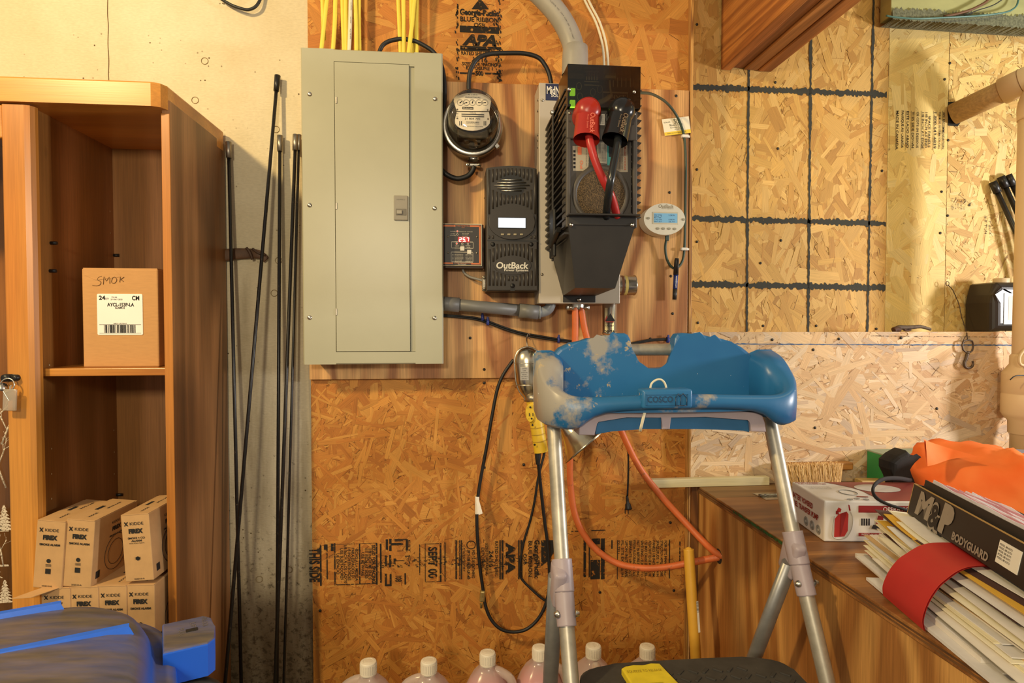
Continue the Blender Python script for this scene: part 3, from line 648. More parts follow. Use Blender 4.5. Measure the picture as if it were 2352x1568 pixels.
# ================================================================ BLUE BIN
def bin_lid():
    t = NT('dirty_blue_plastic'); co = t.co((1.2, 5, 1), (0, 0, R(-25))); n = t.noise(co, 3.2, 6, .6)
    geo = t.new('ShaderNodeNewGeometry'); sp = t.new('ShaderNodeSeparateXYZ'); t.l(geo.outputs['Normal'], sp.inputs[0])
    # settled dirt lies on what faces up
    k = t.math('MULTIPLY', t.ramp(sp.outputs[2], [(.30, (0, 0, 0)), (.80, (1, 1, 1))]), t.ramp(n, [(.30, (.70,)*3), (.55, (1, 1, 1))]))
    dirt = t.mix(t.ramp(t.noise(co, 9, 5, .6), [(.35, (0, 0, 0)), (.65, (1, 1, 1))]), lin('4d4a4c'), lin('6d6152'))
    t.col(t.mix(k, lin('1f5fd0'), dirt)); t.bump(n, .1, .002); return t.done(.38)
M['binlid'] = bin_lid(); M['blue'] = mat('clean_blue_plastic', '1f63d6', .35, var=.08, vs=20)
BC = V((-.617, -1.06, 0)); ang = R(24)
bn = thing('rubbish_bin', 'blue plastic rubbish bin with a dusty ribbed lid in front of the cabinet', 'bin', BC)
rot = Matrix.Rotation(ang, 4, 'Z'); BM = Matrix.Translation(BC+V((0, 0, .012))) @ rot
mb = MB(BM); mb.lathe([(0, 0), (.21, 0), (.22, .012), (.25, .54), (.256, .55), (.256, .57)], (0, 0, 0), seg=64, sq=3.4); obj('bin_body', mb, mat('bin_blue', '2253a8', .4), bn)
mb = MB(BM); mb.lathe([(0, .650), (.10, .650), (.20, .646), (.226, .641), (.240, .630), (.249, .612), (.254, .600), (.268, .597), (.277, .592), (.279, .584), (.279, .560), (.275, .558), (.26, .56)], (0, 0, 0), seg=96, sq=3.4); lid = obj('lid', mb, M['binlid'], bn)
for o_, a, b in ((.078, -.25, .222), (.212, -.2, .13), (-.15, -.25, .20)):
    mb = MB(BM); vs = []
    for x in (a, b): vs += [(x-(.004 if x == a else -.006), o_-.008, .640), (x, o_-.0045, .6515), (x, o_+.0035, .6525), (x, o_+.007, .640)]
    mb.add(vs, [(0, 1, 2, 3), (7, 6, 5, 4), (0, 4, 5, 1), (1, 5, 6, 2), (2, 6, 7, 3)]); obj('rib', mb, [M['blue']], lid)
ly_ = .095
mb = MB(BM); mb.prism([(.262, ly_-.048), (.318, ly_-.048), (.328, ly_-.036), (.331, ly_), (.328, ly_+.036), (.318, ly_+.048), (.262, ly_+.048)], .616, .568, 'Z', .004, seg=3); lt = obj('latch', mb, M['binlid'], bn)
mb = MB(BM); mb.box((.300, ly_+.004, .6162), (.016, .010, .0008), None, .0003); obj('latch_slot', mb, M['rubber'], lt)
mb = MB(BM)
for i, (s, w_) in enumerate((('UNLOCK', .034), ('LIFT', .024), ('PULL', .024))): mb.text(s, (.315-.016*i, ly_+.04-.03*i*.4, .6164), .007, u=(0, -1, 0), v=(1, 0, 0), width=w_)
obj('embossed_words', mb, mat('embossed_grey', '6a625c', .5), lt)
mb = MB(BM); mb.tube([(.25, ly_-.04, .555), (.315, ly_-.04, .55), (.345, ly_-.025, .50), (.35, ly_, .44), (.345, ly_+.04, .37), (.30, ly_+.05, .32), (.246, ly_+.05, .31)], .012, 10, 6); obj('bail_handle', mb, M['rubber'], bn)

# ================================================================ ELECTRICAL EQUIPMENT
def D(Y): return (Y-CAM.y)/F           # metres per pixel there
# ---- breaker panel
M['panel'] = mat('panel_grey_enamel', 'a9a68c', .34, var=.04, vs=5, bump=.05, bs=260)
M['gap'] = mat('dark_gap', '26231c', .9)
YF = -.115
pn = thing('breaker_panel', 'grey enamelled breaker panel with a narrow door, on the left of the plywood', 'electrical panel', W(855, 836, -.06))
x0, x1, z0, z1 = W(693.5, 470, YF).x, W(1017.5, 470, YF).x, zz(836, YF, 850), zz(116, YF, 855)
mb = MB(); mb.b2((x0+.012, YF+.012, z0+.010), (x1-.012, Y0-.0003 if False else YP, z1-.010)); obj('box_body', mb, M['panel'], pn)
dx0, dx1, dx2, dz0, dz1 = W(770, 470, YF).x, W(940.5, 470, YF).x, W(953, 470, YF).x, zz(807, YF, 855), zz(145, YF, 855)
mb = MB()
YB = YF+.011
mb.prism([(x0, YB), (x0, YF+.003), (x0+.003, YF), (dx0-.0008, YF), (dx0-.0008, YB)], z0, z1, 'Z')
mb.prism([(dx2, YB), (dx2, YF), (x1-.003, YF), (x1, YF+.003), (x1, YB)], z0, z1, 'Z')
mb.prism([(z0, YB), (z0, YF+.003), (z0+.003, YF), (dz0-.0008, YF), (dz0-.0008, YB)], dx0-.0008, dx2, 'X'); 
mb.v[-10:] = [V((v.x, v.z, v.y)) if False else v for v in mb.v[-10:]]
cover = MB(); cover.v = mb.v[:]; cover.f = mb.f[:]; cover.mi = mb.mi[:]; cover.sm = mb.sm[:]
# top and bottom bars of the cover (prism along X uses (y, z) pairs)
cover = MB()
cover.prism([(x0, YB), (x0, YF+.003), (x0+.003, YF), (dx0-.0008, YF), (dx0-.0008, YB)], z0, z1, 'Z')
cover.prism([(dx2, YB), (dx2, YF), (x1-.003, YF), (x1, YF+.003), (x1, YB)], z0, z1, 'Z')
cover.prism([(YB, z0), (YF+.003, z0), (YF, z0+.003), (YF, dz0-.0008), (YB, dz0-.0008)], dx0-.0008, dx2, 'X')
cover.prism([(YB, z1), (YF+.003, z1), (YF, z1-.003), (YF, dz1+.0008), (YB, dz1+.0008)], dx0-.0008, dx2, 'X')
cover.b2((dx1+.001, YF+.0055, dz0), (dx2, YB, dz1-.004)); cover.b2((dx1+.001, YF+.0003, dz1-.004), (dx2, YB, dz1+.0008))
obj('cover', cover, M['panel'], pn)
mb = MB(); mb.b2((dx0+.0006, YF-.0012, dz0+.0006), (dx1, YF+.006, dz1-.0006), .0008); pd = obj('door', mb, M['panel'], pn)
mb = MB(); mb.b2((dx0-.001, YF+.007, dz0-.001), (dx2, YF+.009, dz1+.001)); obj('door_gap', mb, M['gap'], pn)
for y in (230, 473, 716):
    c = W(772.5, y, YF-.001); mb = MB(); mb.box(c, (.0045, .003, .018), None, .0008); obj('hinge', mb, M['dullsteel'], pn)
for x, y in ((711, 216), (999, 227), (711, 471), (998, 478), (711, 729), (998, 730)):
    c = W(x, y, YF); mb = MB(); mb.lathe([(0, .0032), (.003, .003), (.0055, .0015), (.0062, 0)], c, (0, -1, 0), 14); mb.box(c+V((0, -.0033, 0)), (.009, .0008, .0014), (R(35), 'Y')); obj('screw', mb, [M['steel']], pn)
a, b = W(905, 506, YF-.0012), W(937, 450, YF-.0012)
lat = MB(); lat.b2((a.x, YF-.006, a.z), (b.x, YF, b.z), .0015); la = obj('latch', lat, mat('latch_grey', '8d8676', .45), pd)
mb = MB(); c = (a+b)/2; mb.b2((a.x+.005, YF-.0068, a.z+.013), (b.x-.004, YF-.0055, a.z+.030), .0006, 0); obj('latch_recess', mb, mat('latch_dark', '6d675a', .5), la)
mb = MB(); mb.b2((a.x+.008, YF-.0105, a.z+.016), (a.x+.022, YF-.006, a.z+.026), .001); obj('latch_tab', mb, mat('latch_tab', '9c9585', .45), la)
mb = MB(); mb.text('SQUARE D', (c.x, YF-.0062, b.z-.012), .003, width=.022, align='CENTER'); obj('embossed_name', mb, mat('latch_text', '5d584c', .5), la)

# ---- cables from above into the panel
M['yel'] = mat('yellow_cable', 'e6cf4a', .5, var=.06, vs=30); M['whc'] = mat('white_cable', 'dfd6b8', .5, var=.05)
yc = [(736, 112, 755, 0, -.06, 'yellow cable slanting into the panel, leftmost'), (744, 70, 739, 0, -.05, 'yellow cable crossing behind the leftmost cable'), (763, 114, 772, 0, -.062, 'wide yellow cable standing alone near the left panel corner'),
      (791, 114, 785, 0, -.055, 'yellow cable left of the white cable, outer'), (795, 114, 794, 0, -.062, 'yellow cable touching the white cable'), (819, 115, 815, 0, -.062, 'yellow cable just right of the white cable, inner'), (826, 115, 824, 0, -.055, 'yellow cable right of the white cable, outer'),
      (921, 118, 913, 0, -.058, 'yellow cable at the left of the right-hand cable bunch'), (928, 118, 926, 0, -.066, 'second yellow cable of the right-hand bunch'), (936, 119, 956, 0, -.072, 'yellow cable slanting across the right-hand bunch'), (948, 119, 944, 0, -.055, 'yellow cable behind the slanting one in the right-hand bunch'), (957, 119, 957, 0, -.058, 'yellow cable at the right of the right-hand bunch')]
for xb0, yb0, xt0, yt0, Y, lb in yc:
    A = W(xb0, yb0+22, Y); B = W(xt0, yt0-40, Y); m_ = (A+B)/2+V((random.uniform(-.002, .002), 0, 0)); C2 = B+(B-A)*2.2
    mb = MB(); mb.tube([A, m_, B, C2], .0058, 10, 5, flat=(1, .5)); obj('electrical_cable', mb, M['yel'], org=A, label=lb, cat='cable', group='cables entering the panel from above')
A = W(801, 136, -.068); B = W(806, -40, -.066)
wc = thing('electrical_cable', 'white cable with black lettering among the yellow ones', 'cable', A, 'cables entering the panel from above')
mb = MB(); mb.tube([A, W(804, 60, -.07), B, B+(B-A)*2], .0052, 10, 5, flat=(1, .6)); obj('sheath', mb, M['whc'], wc)
mb = MB()
for y0_, y1_ in ((5, 22), (38, 52), (66, 88)): mb.text('14-2 G TYPE NM-B', W(803.5+(60-y0_)*.03, y0_, -.0735), .003, u=(0, 0, -1), v=(1, 0, 0), width=(y1_-y0_)*D(-.07))
obj('cable_print', mb, M['ink'], wc)
def cable(name, pts, r, m, label, Y=-.05, org=None, n=6, seg=10, **q):
    P = [W(p[0], p[1], p[2] if len(p) > 2 else Y) for p in pts]
    mb = MB(); mb.tube(P, r, seg, n); return obj(name, mb, m, org=P[0], label=label, cat='cable', **q)
cable('power_cable', [(868, 150), (872, 118), (885, 99), (915, 90), (948, 93), (975, 105), (998, 122), (1014, 150), (1021, 190), (1021, 240), (1016, 290)], .0058, M['rubber'], 'thick black cable arching out behind the top of the grey panel', Y=-.06)
cable('power_cable', [(1077, 215), (1077, 185), (1082, 158), (1098, 134), (1125, 124), (1165, 122), (1205, 123), (1236, 132), (1252, 150), (1262, 172), (1267, 200)], .0062, M['rubber'], 'thick black cable arching from the meter to the grey inverter box', Y=-.075)

# ---- electricity meter
mt = thing('electricity_meter', 'round glass-domed electricity meter with five dials on the plywood', 'meter', W(1089, 290, YP))
C = V(((W(1089, 284, -.09).x+W(1084, 262, -.20).x)/2, 0, (W(1089, 285, -.09).z+W(1084, 263, -.20).z)/2))
cy = lambda y: V((C.x, y, C.z))
mb = MB(); mb.lathe([(0, 0), (.074, 0), (.078, .004), (.078, .058), (.074, .062), (0, .062)], cy(YP), (0, -1, 0), 40); obj('socket_can', mb, mat('zinc_can', 'b3a890', .38, .85, var=.15, vs=20), mt)
mb = MB(); mb.lathe([(.070, 0), (.082, .000), (.084, .004), (.083, .012), (.079, .016), (.070, .014)], cy(-.084), (0, -1, 0), 48); mb.box(V((C.x+.066, -.092, C.z-.052)), (.012, .012, .016), (R(-40), 'Y'), .002); obj('sealing_ring', mb, M['steel'], mt)
M['glass'] = clear('meter_glass', 'fbf8f2', .1, .02)
mb = MB(); mb.lathe([(.0765, 0), (.0745, .006), (.071, .009), (.0695, .014), (.0665, .075), (.064, .098), (.060, .106), (.052, .110), (.03, .112), (0, .1125)], cy(-.092), (0, -1, 0), 48); obj('glass_dome', mb, M['glass'], mt)
mb = MB(); mb.lathe([(0, 0), (.066, 0), (.066, .02), (.06, .022), (0, .022)], cy(-.091), (0, -1, 0), 32)
for i in range(8): a = R(45*i+20); mb.box(V((C.x+.045*math.cos(a), -.122, C.z+.045*math.sin(a)-.005)), (.018, .026, .014), (a, 'Y'), .002)
mb.b2((C.x-.042, -.148, C.z-.050), (C.x+.042, -.110, C.z-.024), .004); obj('mechanism', mb, mat('meter_inside', '4a4234', .5, .3, var=.3, vs=60), mt)
yf = -.165; kk = D(yf)
def mp(px, py): return W(px, py, yf)
def arc(cx, cy_, rx, ry, a0, a1, n=12): return [(cx+rx*math.cos(R(a0+(a1-a0)*i/n)), cy_-ry*math.sin(R(a0+(a1-a0)*i/n))) for i in range(n+1)]
up_ = [(1049, 255), (1042, 232)]+arc(1085, 232, 43, 19, 180, 0)+[(1128, 232), (1124, 255)]
lo_ = [(1049, 257), (1123, 257), (1126, 275)]+arc(1085, 278, 41, 22, 0, -180)[1:-1]+[(1045, 275)]
mb = MB(); yfp = [(mp(x, y).x, mp(x, y).z) for x, y in up_]; mb.prism(yfp, yf, yf+.002); mb.prism([(mp(x, y).x, mp(x, y).z) for x, y in lo_], yf, yf+.002)
fp = obj('face_plate', mb, mat('dial_white', 'f6eedc', .5, var=.03), mt)
mb = MB(); y1f = yf-.0006
def t_(s, px, py, h, w_, b=0, al='CENTER'): q = W(px, py, y1f); mb.text(s, q, h*kk, width=w_*kk, bold=b, align=al)
t_('KILOWATTHOURS', 1086, 225, 3.2, 34); t_('Kh 13 9/9 72', 1086, 219, 3, 20)
for i, (dx, ang_) in enumerate(zip((1057, 1071, 1085, 1100, 1114), (40, 200, 75, 0, 190))):
    c = W(dx, 235.5, y1f); r = 7*kk
    mb.tube([c+V((r*math.cos(R(a)), 0, r*math.sin(R(a)))) for a in range(0, 360, 30)], .0003, 4, closed=True)
    for j in range(10): a = R(36*j); mb.disc(c+V((r*.74*math.cos(a), 0, r*.74*math.sin(a))), .0005, seg=5)
    a = R(ang_); mb.tube([c-V((r*.3*math.cos(a), 0, r*.3*math.sin(a))), c+V((r*.8*math.cos(a), 0, r*.8*math.sin(a)))], .0009, 5, 1); mb.disc(c+V((0, -.0002, 0)), .0017, seg=10)
mb.rect(W(1062, 250.5, y1f), W(1087, 246, y1f)); mb.rect(W(1060, 267.5, y1f), W(1112, 262.5, y1f))
t_('21 804 793', 1085, 274.5, 4, 35); t_('DUNCAN METER COMPANY', 1086, 281.5, 2.2, 30, .02); t_('LAFAYETTE INDIANA', 1086, 285, 1.8, 30); t_('SINGLE STATOR WATTHOUR METER', 1086, 291, 1.8, 46)
t_('TYPE MS', 1086, 260.5, 2, 14); t_('240V', 1049, 262, 2.2, 8); t_('3W', 1050, 268, 2.2, 5)
for x in (1055, 1059, 1111, 1115): mb.rect(W(x, 288, y1f), W(x+1.6, 278, y1f))
obj('dial_print', mb, M['ink'], fp)
mb = MB(); mb.text('DUNCAN', W(1074.5, 250, y1f-.0004), 2.8*kk, width=21*kk, bold=.03, align='CENTER'); mb.rect(W(1060, 265.6, y1f-.0004), W(1112, 264.8, y1f-.0004)); obj('name_print', mb, M['paper'], fp)
for x, y in ((1050, 251.5), (1120, 252.5), (1050, 271.5), (1121, 273)):
    mb = MB(); mb.lathe([(0, .002), (.002, .0016), (.0025, 0)], W(x, y, yf), (0, -1, 0), 10); obj('screw', mb, M['dullsteel'], fp)
mb = MB(); c = W(1088, 362, -.065); mb.lathe([(.019, .03), (.019, .006), (.016, .004), (.016, -.008)], c, (0, 0, 1), 20)
c2 = W(1088, 379, -.068); mb.box(c2, (.042, .012, .011), None, .004); mb.box(c2+V((0, .009, .001)), (.040, .010, .010), None, .003)
for s in (-1, 1): mb.lathe([(0, .0045), (.003, .004), (.0045, 0)], c2+V((.0145*s, -.006, 0)), (0, -1, 0), 12)
obj('cable_clamp', mb, M['steel'], mt)
cable('power_cable', [(1000, 372), (1012, 388), (1028, 402), (1050, 410), (1072, 405), (1084, 394), (1089, 382)], .0072, M['rubber'], 'short thick black cable curling up into the bottom of the meter', Y=-.068)

# ---- battery monitor (red digits)
bmn = thing('battery_monitor', 'small square battery monitor with an orange border and glowing red digits', 'monitor', W(1060, 612, -.06))
YF = -.078; a, b = W(1011, 610, YF), W(1107, 514, YF)
mb = MB(); mb.b2((a.x-.002, YF+.006, a.z-.006), (b.x+.005, YP, b.z-.001), .001); obj('back_box', mb, wood('monitor_box', '5a3a22', '3a2414', 'X', seed=4), bmn)
mb = MB(); mb.b2((a.x, YF, a.z), (b.x, YF+.005, b.z), .001); fpl = obj('front_plate', mb, mat('ivory_edge', 'e0d3b0', .5), bmn)
def S2(px, py, o=0): return W(px, py, YF-.0006-o)
mb = MB(); mb.rect(S2(1012, 608.5), S2(1105.3, 515.8)); obj('panel_film', mb, mat('film_black', '332e2c', .5, var=.04), fpl)
mb = MB(); om = mat('orange_border', 'dd7a44', .55, var=.04)
for q in ((1015, 604, 1018.5, 516.5), (1100.5, 606, 1104, 518), (1015, 520, 1046, 516.5), (1079, 520.5, 1104, 517.5), (1015, 606, 1041, 602.5), (1082, 607, 1104, 604)): mb.rect(S2(q[0], q[1], .0003), S2(q[2], q[3], .0003))
obj('orange_frame', mb, om, fpl, kind='stuff')
mb = MB(); kk = D(YF)
def t_(s, px, py, h, w_, b=0, al='LEFT'): mb.text(s, S2(px, py, .0004), h*kk, width=w_*kk, bold=b, align=al)
t_('CHARGING', 1034, 532, 1.8, 12, .02); t_('BATTERY', 1035, 537.5, 1.6, 10, .02); t_('REMINDER', 1033.5, 541, 1.6, 13, .02); t_('BLINKING: MAY "HAVE" CHG', 1055, 532.5, 1.5, 30); t_('BAT VOLTAGE', 1062, 537, 1.5, 15); t_('NOT CHARGED', 1062, 540, 1.5, 13); t_('NOT EQUAL', 1062, 543.5, 1.5, 12)
t_('VOLTS', 1045.5, 565.5, 1.8, 8, .02); t_('AMPS', 1058, 565.5, 1.8, 8, .02); t_('BATTERY', 1069.5, 565, 1.6, 11, .02); t_('% FULL', 1072, 568.5, 1.6, 8, .02); t_('SELECT DISPLAY', 1041, 570, 1.4, 14)
for i, (s, r_) in enumerate([('AMP HOURS FROM FULL', 'SILENT ALARM'), ('DAYS SINCE CHARGED', 'BATT LOW'), ('DAYS SINCE EQUALIZED', 'BATT SETUP'), ('CUMULATIVE AMP HOURS', 'CHG EFFICIENCY'), ('MAX VOLTAGE', 'CAPACITY'), ('MIN VOLTAGE', 'RESET')]):
    y = 585+i*3.2; t_(s, 1044, y, 1.5, 12+len(s)*.4); t_(r_, 1069.5, y, 1.5, 15); t_('AH', 1038, y, 1.8, 4)
t_('Bogart Engineering', 1052, 607, 1.8, 19, .02)
def fr(x0, y0, x1, y1, w_=.7):
    for q in ((x0, y0, x1, y0+w_), (x0, y1-w_, x1, y1), (x0, y0, x0+w_, y1), (x1-w_, y0, x1, y1)): mb.rect(S2(q[0], q[3], .0004), S2(q[2], q[1], .0004))
fr(1037, 555, 1087, 570); fr(1036, 578.5, 1086.5, 602)
obj('film_print', mb, mat('film_white', 'e3d9c4', .6), fpl)
mb = MB(); t_('THE TRIMETRIC', 1048, 519.6, 2.4, 30, .01); t_('2020', 1060, 523, 1.5, 7); t_('BATTERY SYSTEM MONITOR', 1043, 605, 2, 38); obj('orange_print', mb, om, fpl, kind='stuff')
mb = MB(); mb.rect(S2(1052, 556, .0005), S2(1079, 544, .0005)); obj('display_window', mb, emis('display_red', 'a01418', .9), fpl)
seg7 = {'2': 'abged', '5': 'afgcd', '7': 'abc'}; mb = MB()
def digit(ch, x, y, w_, h):
    P_ = {'a': ((0, 0), (1, 0)), 'b': ((1, 0), (1, .5)), 'c': ((1, .5), (1, 1)), 'd': ((0, 1), (1, 1)), 'e': ((0, .5), (0, 1)), 'f': ((0, 0), (0, .5)), 'g': ((0, .5), (1, .5))}
    for s in seg7[ch]:
        (ax, ay), (bx_, by) = P_[s]; f_ = lambda u, v_: S2(x+u*w_+(1-v_)*.8, y+v_*h, .001); mb.tube([f_(ax, ay), f_(bx_, by)], .0007, 6, 1)
digit('2', 1054.5, 546, 5, 8); digit('5', 1063, 546, 4.6, 8); digit('7', 1071.5, 546, 4.6, 8); mb.disc(S2(1069, 554.5, .001), .0008, seg=8)
obj('digit', mb, emis('digit_glow', 'ffd9c8', 2.2), fpl)
for x, y, on in ((1050.7, 531, 1), (1050.7, 538.4, 0), (1049, 559.5, 1), (1062, 559.8, 0), (1075, 560, 0)):
    mb = MB(); c = S2(x, y, .0006); mb.tube([c+V((.0024*math.cos(R(a)), 0, .0024*math.sin(R(a)))) for a in range(0, 360, 30)], .0006, 5, closed=True); ind = obj('indicator', mb, M['white'], fpl)
for x, y in ((1050.7, 531), (1049, 559.5)):
    mb = MB(); mb.disc(S2(x, y, .0006), .0022, seg=10); obj('lit_indicator', mb, emis('led_red', 'e03838', 1.2), fpl)
for x, y in ((1062, 570.8), (1078, 578.3)):
    mb = MB(); mb.box(S2(x, y, .001), (.0118, .002, .0118), None, .0012); obj('push_button', mb, M['white'], fpl)
for x, y in ((1029, 542.8), (1095.5, 544), (1029, 579.8), (1095, 581)):
    mb = MB(); mb.lathe([(0, .0022), (.002, .002), (.003, 0)], S2(x, y), (0, -1, 0), 10); obj('screw', mb, M['dullsteel'], fpl)
cable('sensor_cable', [(1062, 612, -.05), (1066, 626, -.05), (1080, 636, -.05), (1098, 641, -.052), (1114, 646, -.055)], .0036, mat('grey_cable', '8f8a80', .5), 'thin grey cable from the battery monitor to the charge controller')

# ---- charge controller
YF = -.130; kk = D(YF)
cc = thing('charge_controller', 'tall black ribbed charge controller with a lit display', 'controller', W(1177, 670, -.08))
M['ccb'] = mat('controller_black', '332d27', .5, var=.1, vs=20, bump=.1, bs=400); M['ccr'] = mat('controller_rib', '3a342d', .45)
def Q(px, py, o=0): p = W(px, py, YF-o); return (p.x, p.z)
outline = [Q(1118, 668), (Q(1117, 386))]+[Q(1117+117*t, 386-6*math.sin(math.pi*t)-1*0+1*t) for t in (.02, .15, .3, .45, .6, .75, .9, .98)]+[Q(1233, 388), Q(1236, 668)]
mb = MB(); mb.prism(outline, YF, YP-.001, bev=.003); body = obj('housing', mb, M['ccb'], cc)
mb = MB(); rnd = random.Random(1)
def rib(x, ya, yb, o=0):
    mb.tube([W(x, ya, YF+.0006), W(x, yb, YF+.0006)], 2.6*kk, 8, 1, flat=(1, .75))
nrib = 13
for i in range(nrib):
    x = 1123.5+i*8.8; u = abs(x-1175.5)/54
    top = 384.5+u*2.5; q_ = min(u, 1)**1.5
    if u > .93: rib(x, top+3, 492)
    else: rib(x, top+2, 401+24*q_); rib(x, 450-19*q_, 467+20*u*u)
    if u > .7: rib(x, 541, 548)
for i in range(nrib):
    x = 1124.5+i*8.8; u = abs(x-1177)/54; q_ = min(u, 1)**1.5
    if u > .93: rib(x, 572, 656)
    else: rib(x, 570 if .68 < u else 560, 586+21*q_); rib(x, 634-17*q_, 656 if abs(x-1177) > 10 else 645)
obj('ribs', mb, M['ccr'], body, kind='stuff')
mb = MB(); c = W(1175.7, 510, YF); mb.prism([(c.x+54.5*kk*math.cos(R(a)), c.z+40*kk*math.sin(R(a))) for a in range(0, 360, 8)], YF-.006, YF+.001, bev=.003, seg=3); bez = obj('display_bezel', mb, M['ccb'], cc)
a, b = W(1144.5, 522.5, YF-.0066), W(1207, 501, YF-.0066)
mb = MB(); mb.b2((a.x-.002, YF-.0072, a.z-.002), (b.x+.002, YF-.006, b.z+.002), .0006); obj('display_frame', mb, M['rubber'], bez)
mb = MB(); mb.rect((a.x, YF-.0075, a.z), (b.x, YF-.0075, b.z)); obj('display', mb, emis('lcd_white', 'c9d8f0', 1.0), bez)
for x in (1154.3, 1169, 1183.3, 1198):
    mb = MB(); mb.box(W(x, 538.3, YF-.007), (.0085, .003, .005), None, .0014); obj('push_button', mb, mat('key_beige', 'a99d80', .5), bez)
for y, xa_, xc in ((413, 1152, 1198), (419.3, 1142, 1208), (425.6, 1135, 1216), (431.9, 1142, 1208), (438, 1152, 1198)):
    mb = MB(); mb.tube([W(xa_, y, YF-.001), W(xc, y, YF-.001)], .0019, 8, 1); obj('vent_bar', mb, M['steel'], cc)
mb = MB(); mb.disc(W(1175.5, 426, YF-.0004), 30*kk, seg=30); obj('vent_opening', mb, M['rubber'], cc)
mb = MB(); mb.rect(W(1119, 553.4, YF-.0004), W(1235, 552, YF-.0004)); obj('lid_seam', mb, M['rubber'], cc)
for x in (1132, 1220):
    mb = MB(); mb.lathe([(0, .003), (.003, .003), (.0058, .001), (.0062, 0)], W(x, 561, YF), (0, -1, 0), 14); obj('screw', mb, M['rubber'], cc)
mb = MB(); c = W(1177, 609, YF); mb.prism([(c.x+44*kk*math.cos(R(a)), c.z+22*kk*math.sin(R(a))) for a in range(0, 360, 10)], YF-.002, YF+.001, bev=.001); obj('name_boss', mb, M['ccb'], cc)
mb = MB(); mb.text('OutBack', W(1140, 616, YF-.0026), 14*kk, width=74*kk, bold=.025, shear=.1); mb.text('Power Systems', W(1158, 622.5, YF-.0026), 5*kk, width=56*kk, bold=.015); obj('name_print', mb, M['white'], cc)
mb = MB(); mb.lathe([(0, .001), (.0065, .001), (.0065, -.004)], W(1177, 656, YF), (0, -1, 0), 16); mb.b2((W(1172, 668, YF).x, YF-.0008, W(1172, 668, YF).z), (W(1182, 656, YF).x, YF+.002, W(1182, 656, YF).z)); obj('cable_notch', mb, M['rubber'], cc)
mb = MB(); c = W(1112, 651, -.06); mb.box(c, (.012, .012, .044), None, .004)
for s in (-1, 1): mb.lathe([(0, .004), (.003, .0036), (.0042, 0)], c+V((0, -.006, .015*s)), (0, -1, 0), 12)
obj('cable_clamp', mb, M['dullsteel'], cc)

# ---- grey inverter box on the wall
YE = -.12
ep = thing('inverter_mounting_box', 'pale grey steel enclosure behind the black inverter', 'electrical box', W(1330, 697, -.07))
x0, x1, z0, z1 = W(1238, 450, YE).x, W(1424, 690, YE).x, zz(697, YE, 1330), zz(190, YE, 1250)
M['egrey'] = mat('pale_grey_steel', 'b8ad9b', .45, .1, var=.05, vs=8)
mb = MB(); mb.b2((x0, YE, z0), (x1, YP, z1), .002); obj('enclosure', mb, M['egrey'], ep)
for x, y in ((1246, 230), (1245, 630), (1234, 0)):
    if y: mb = MB(); mb.lathe([(0, .003), (.0025, .0026), (.0042, 0)], W(x, y, YE), (0, -1, 0), 12); obj('screw', mb, M['dullsteel'], ep)
for y in (230, 255, 310, 322, 338): 
    p = W(1236, y, -.10); mb = MB(); mb.lathe([(0, .003), (.0025, .0026), (.0042, 0)], (x0, -.10, p.z), (-1, 0, 0), 12); obj('screw', mb, M['dullsteel'], ep)
kk = D(YE); a, b = W(1253, 230, YE-.0008), W(1300, 193.5, YE-.0008)
mb = MB(); mb.b2((a.x, YE-.001, a.z), (b.x, YE+.0005, b.z), .0008); nl = obj('name_label', mb, mat('navy_label', '272c4c', .4, var=.03), ep)
mb = MB(); mb.text('MidNite', W(1256, 215, YE-.0014), 17*kk, width=44*kk, bold=.02); mb.text('SOLAR', W(1266, 222, YE-.0014), 6*kk, width=30*kk, bold=.01); obj('name_print', mb, M['paper'], nl)
mb = MB(); c = W(1327, 706, -.085); mb.box(c, (.068, .016, .017), None, .006, seg=3); mb.lathe([(.02, .03), (.02, 0)], c, (0, 0, 1), 18)
for s in (-1, 1): mb.lathe([(0, .005), (.0035, .0045), (.0055, 0)], c+V((.022*s, -.008, 0)), (0, -1, 0), 12)
obj('cable_clamp', mb, M['steel'], ep)

# ---- inverter
YI = -.42; kI = D(YI)
inv = thing('power_inverter', 'large black finned power inverter with red and black terminal boots', 'inverter', W(1380, 660, -.15))
ix0, ix1 = W(1301, 400, YI).x, W(1464, 400, YI).x; iz0, iz1 = zz(522, YI, 1380), zz(158, YI, 1380); izm = zz(252, YI, 1380)
M['invb'] = mat('inverter_black', '2c2824', .45, .1, var=.1, vs=20); M['invg'] = mat('inverter_grey_black', '4b453e', .5, .1, var=.08, vs=20)
core0, core1 = ix0+.010, ix1-.010
mb = MB(); mb.b2((core0, YI+.05, iz0-.02), (core1, YE-.001, izm+.05), .002); obj('chassis', mb, M['invb'], inv)
mb = MB(); sp_ = 17.4*kI; n = int((izm+.06-(iz0-.02))/sp_)
for i in range(n):
    z = iz0-.015+i*sp_
    mb = MB(); mb.prism([(YI+.008, z), (YI+.008, z+.0045), (YE-.004, z+.0045), (YE-.004, z)], ix0-.003, core0+.001, 'X'); obj('cooling_fin', mb, M['invb'], inv)
    if z > zz(505, YI): 
        mb = MB(); mb.prism([(core1-.001, z), (ix1+.012, z+.006), (ix1+.013, z+.0085), (core1-.001, z+.014)], YI+.012, YE-.02, 'Y'); obj('cooling_fin', mb, M['invb'], inv)
mb = MB(); 
pl = W(1268, 350, -.27); mb.b2((ix0-.006, -.262, iz0-.06), (ix0-.002, -.25, izm+.04), .001); obj('side_rail', mb, M['invb'], inv)
for yy_ in (262, 515, 575):
    p = WX(1268, yy_, ix0-.004); mb = MB(); mb.lathe([(0, .006), (.004, .005), (.0065, 0)], (ix0-.005, -.255, p.z), (-1, -.6, 0), 12); obj('screw', mb, M['steel'], inv)
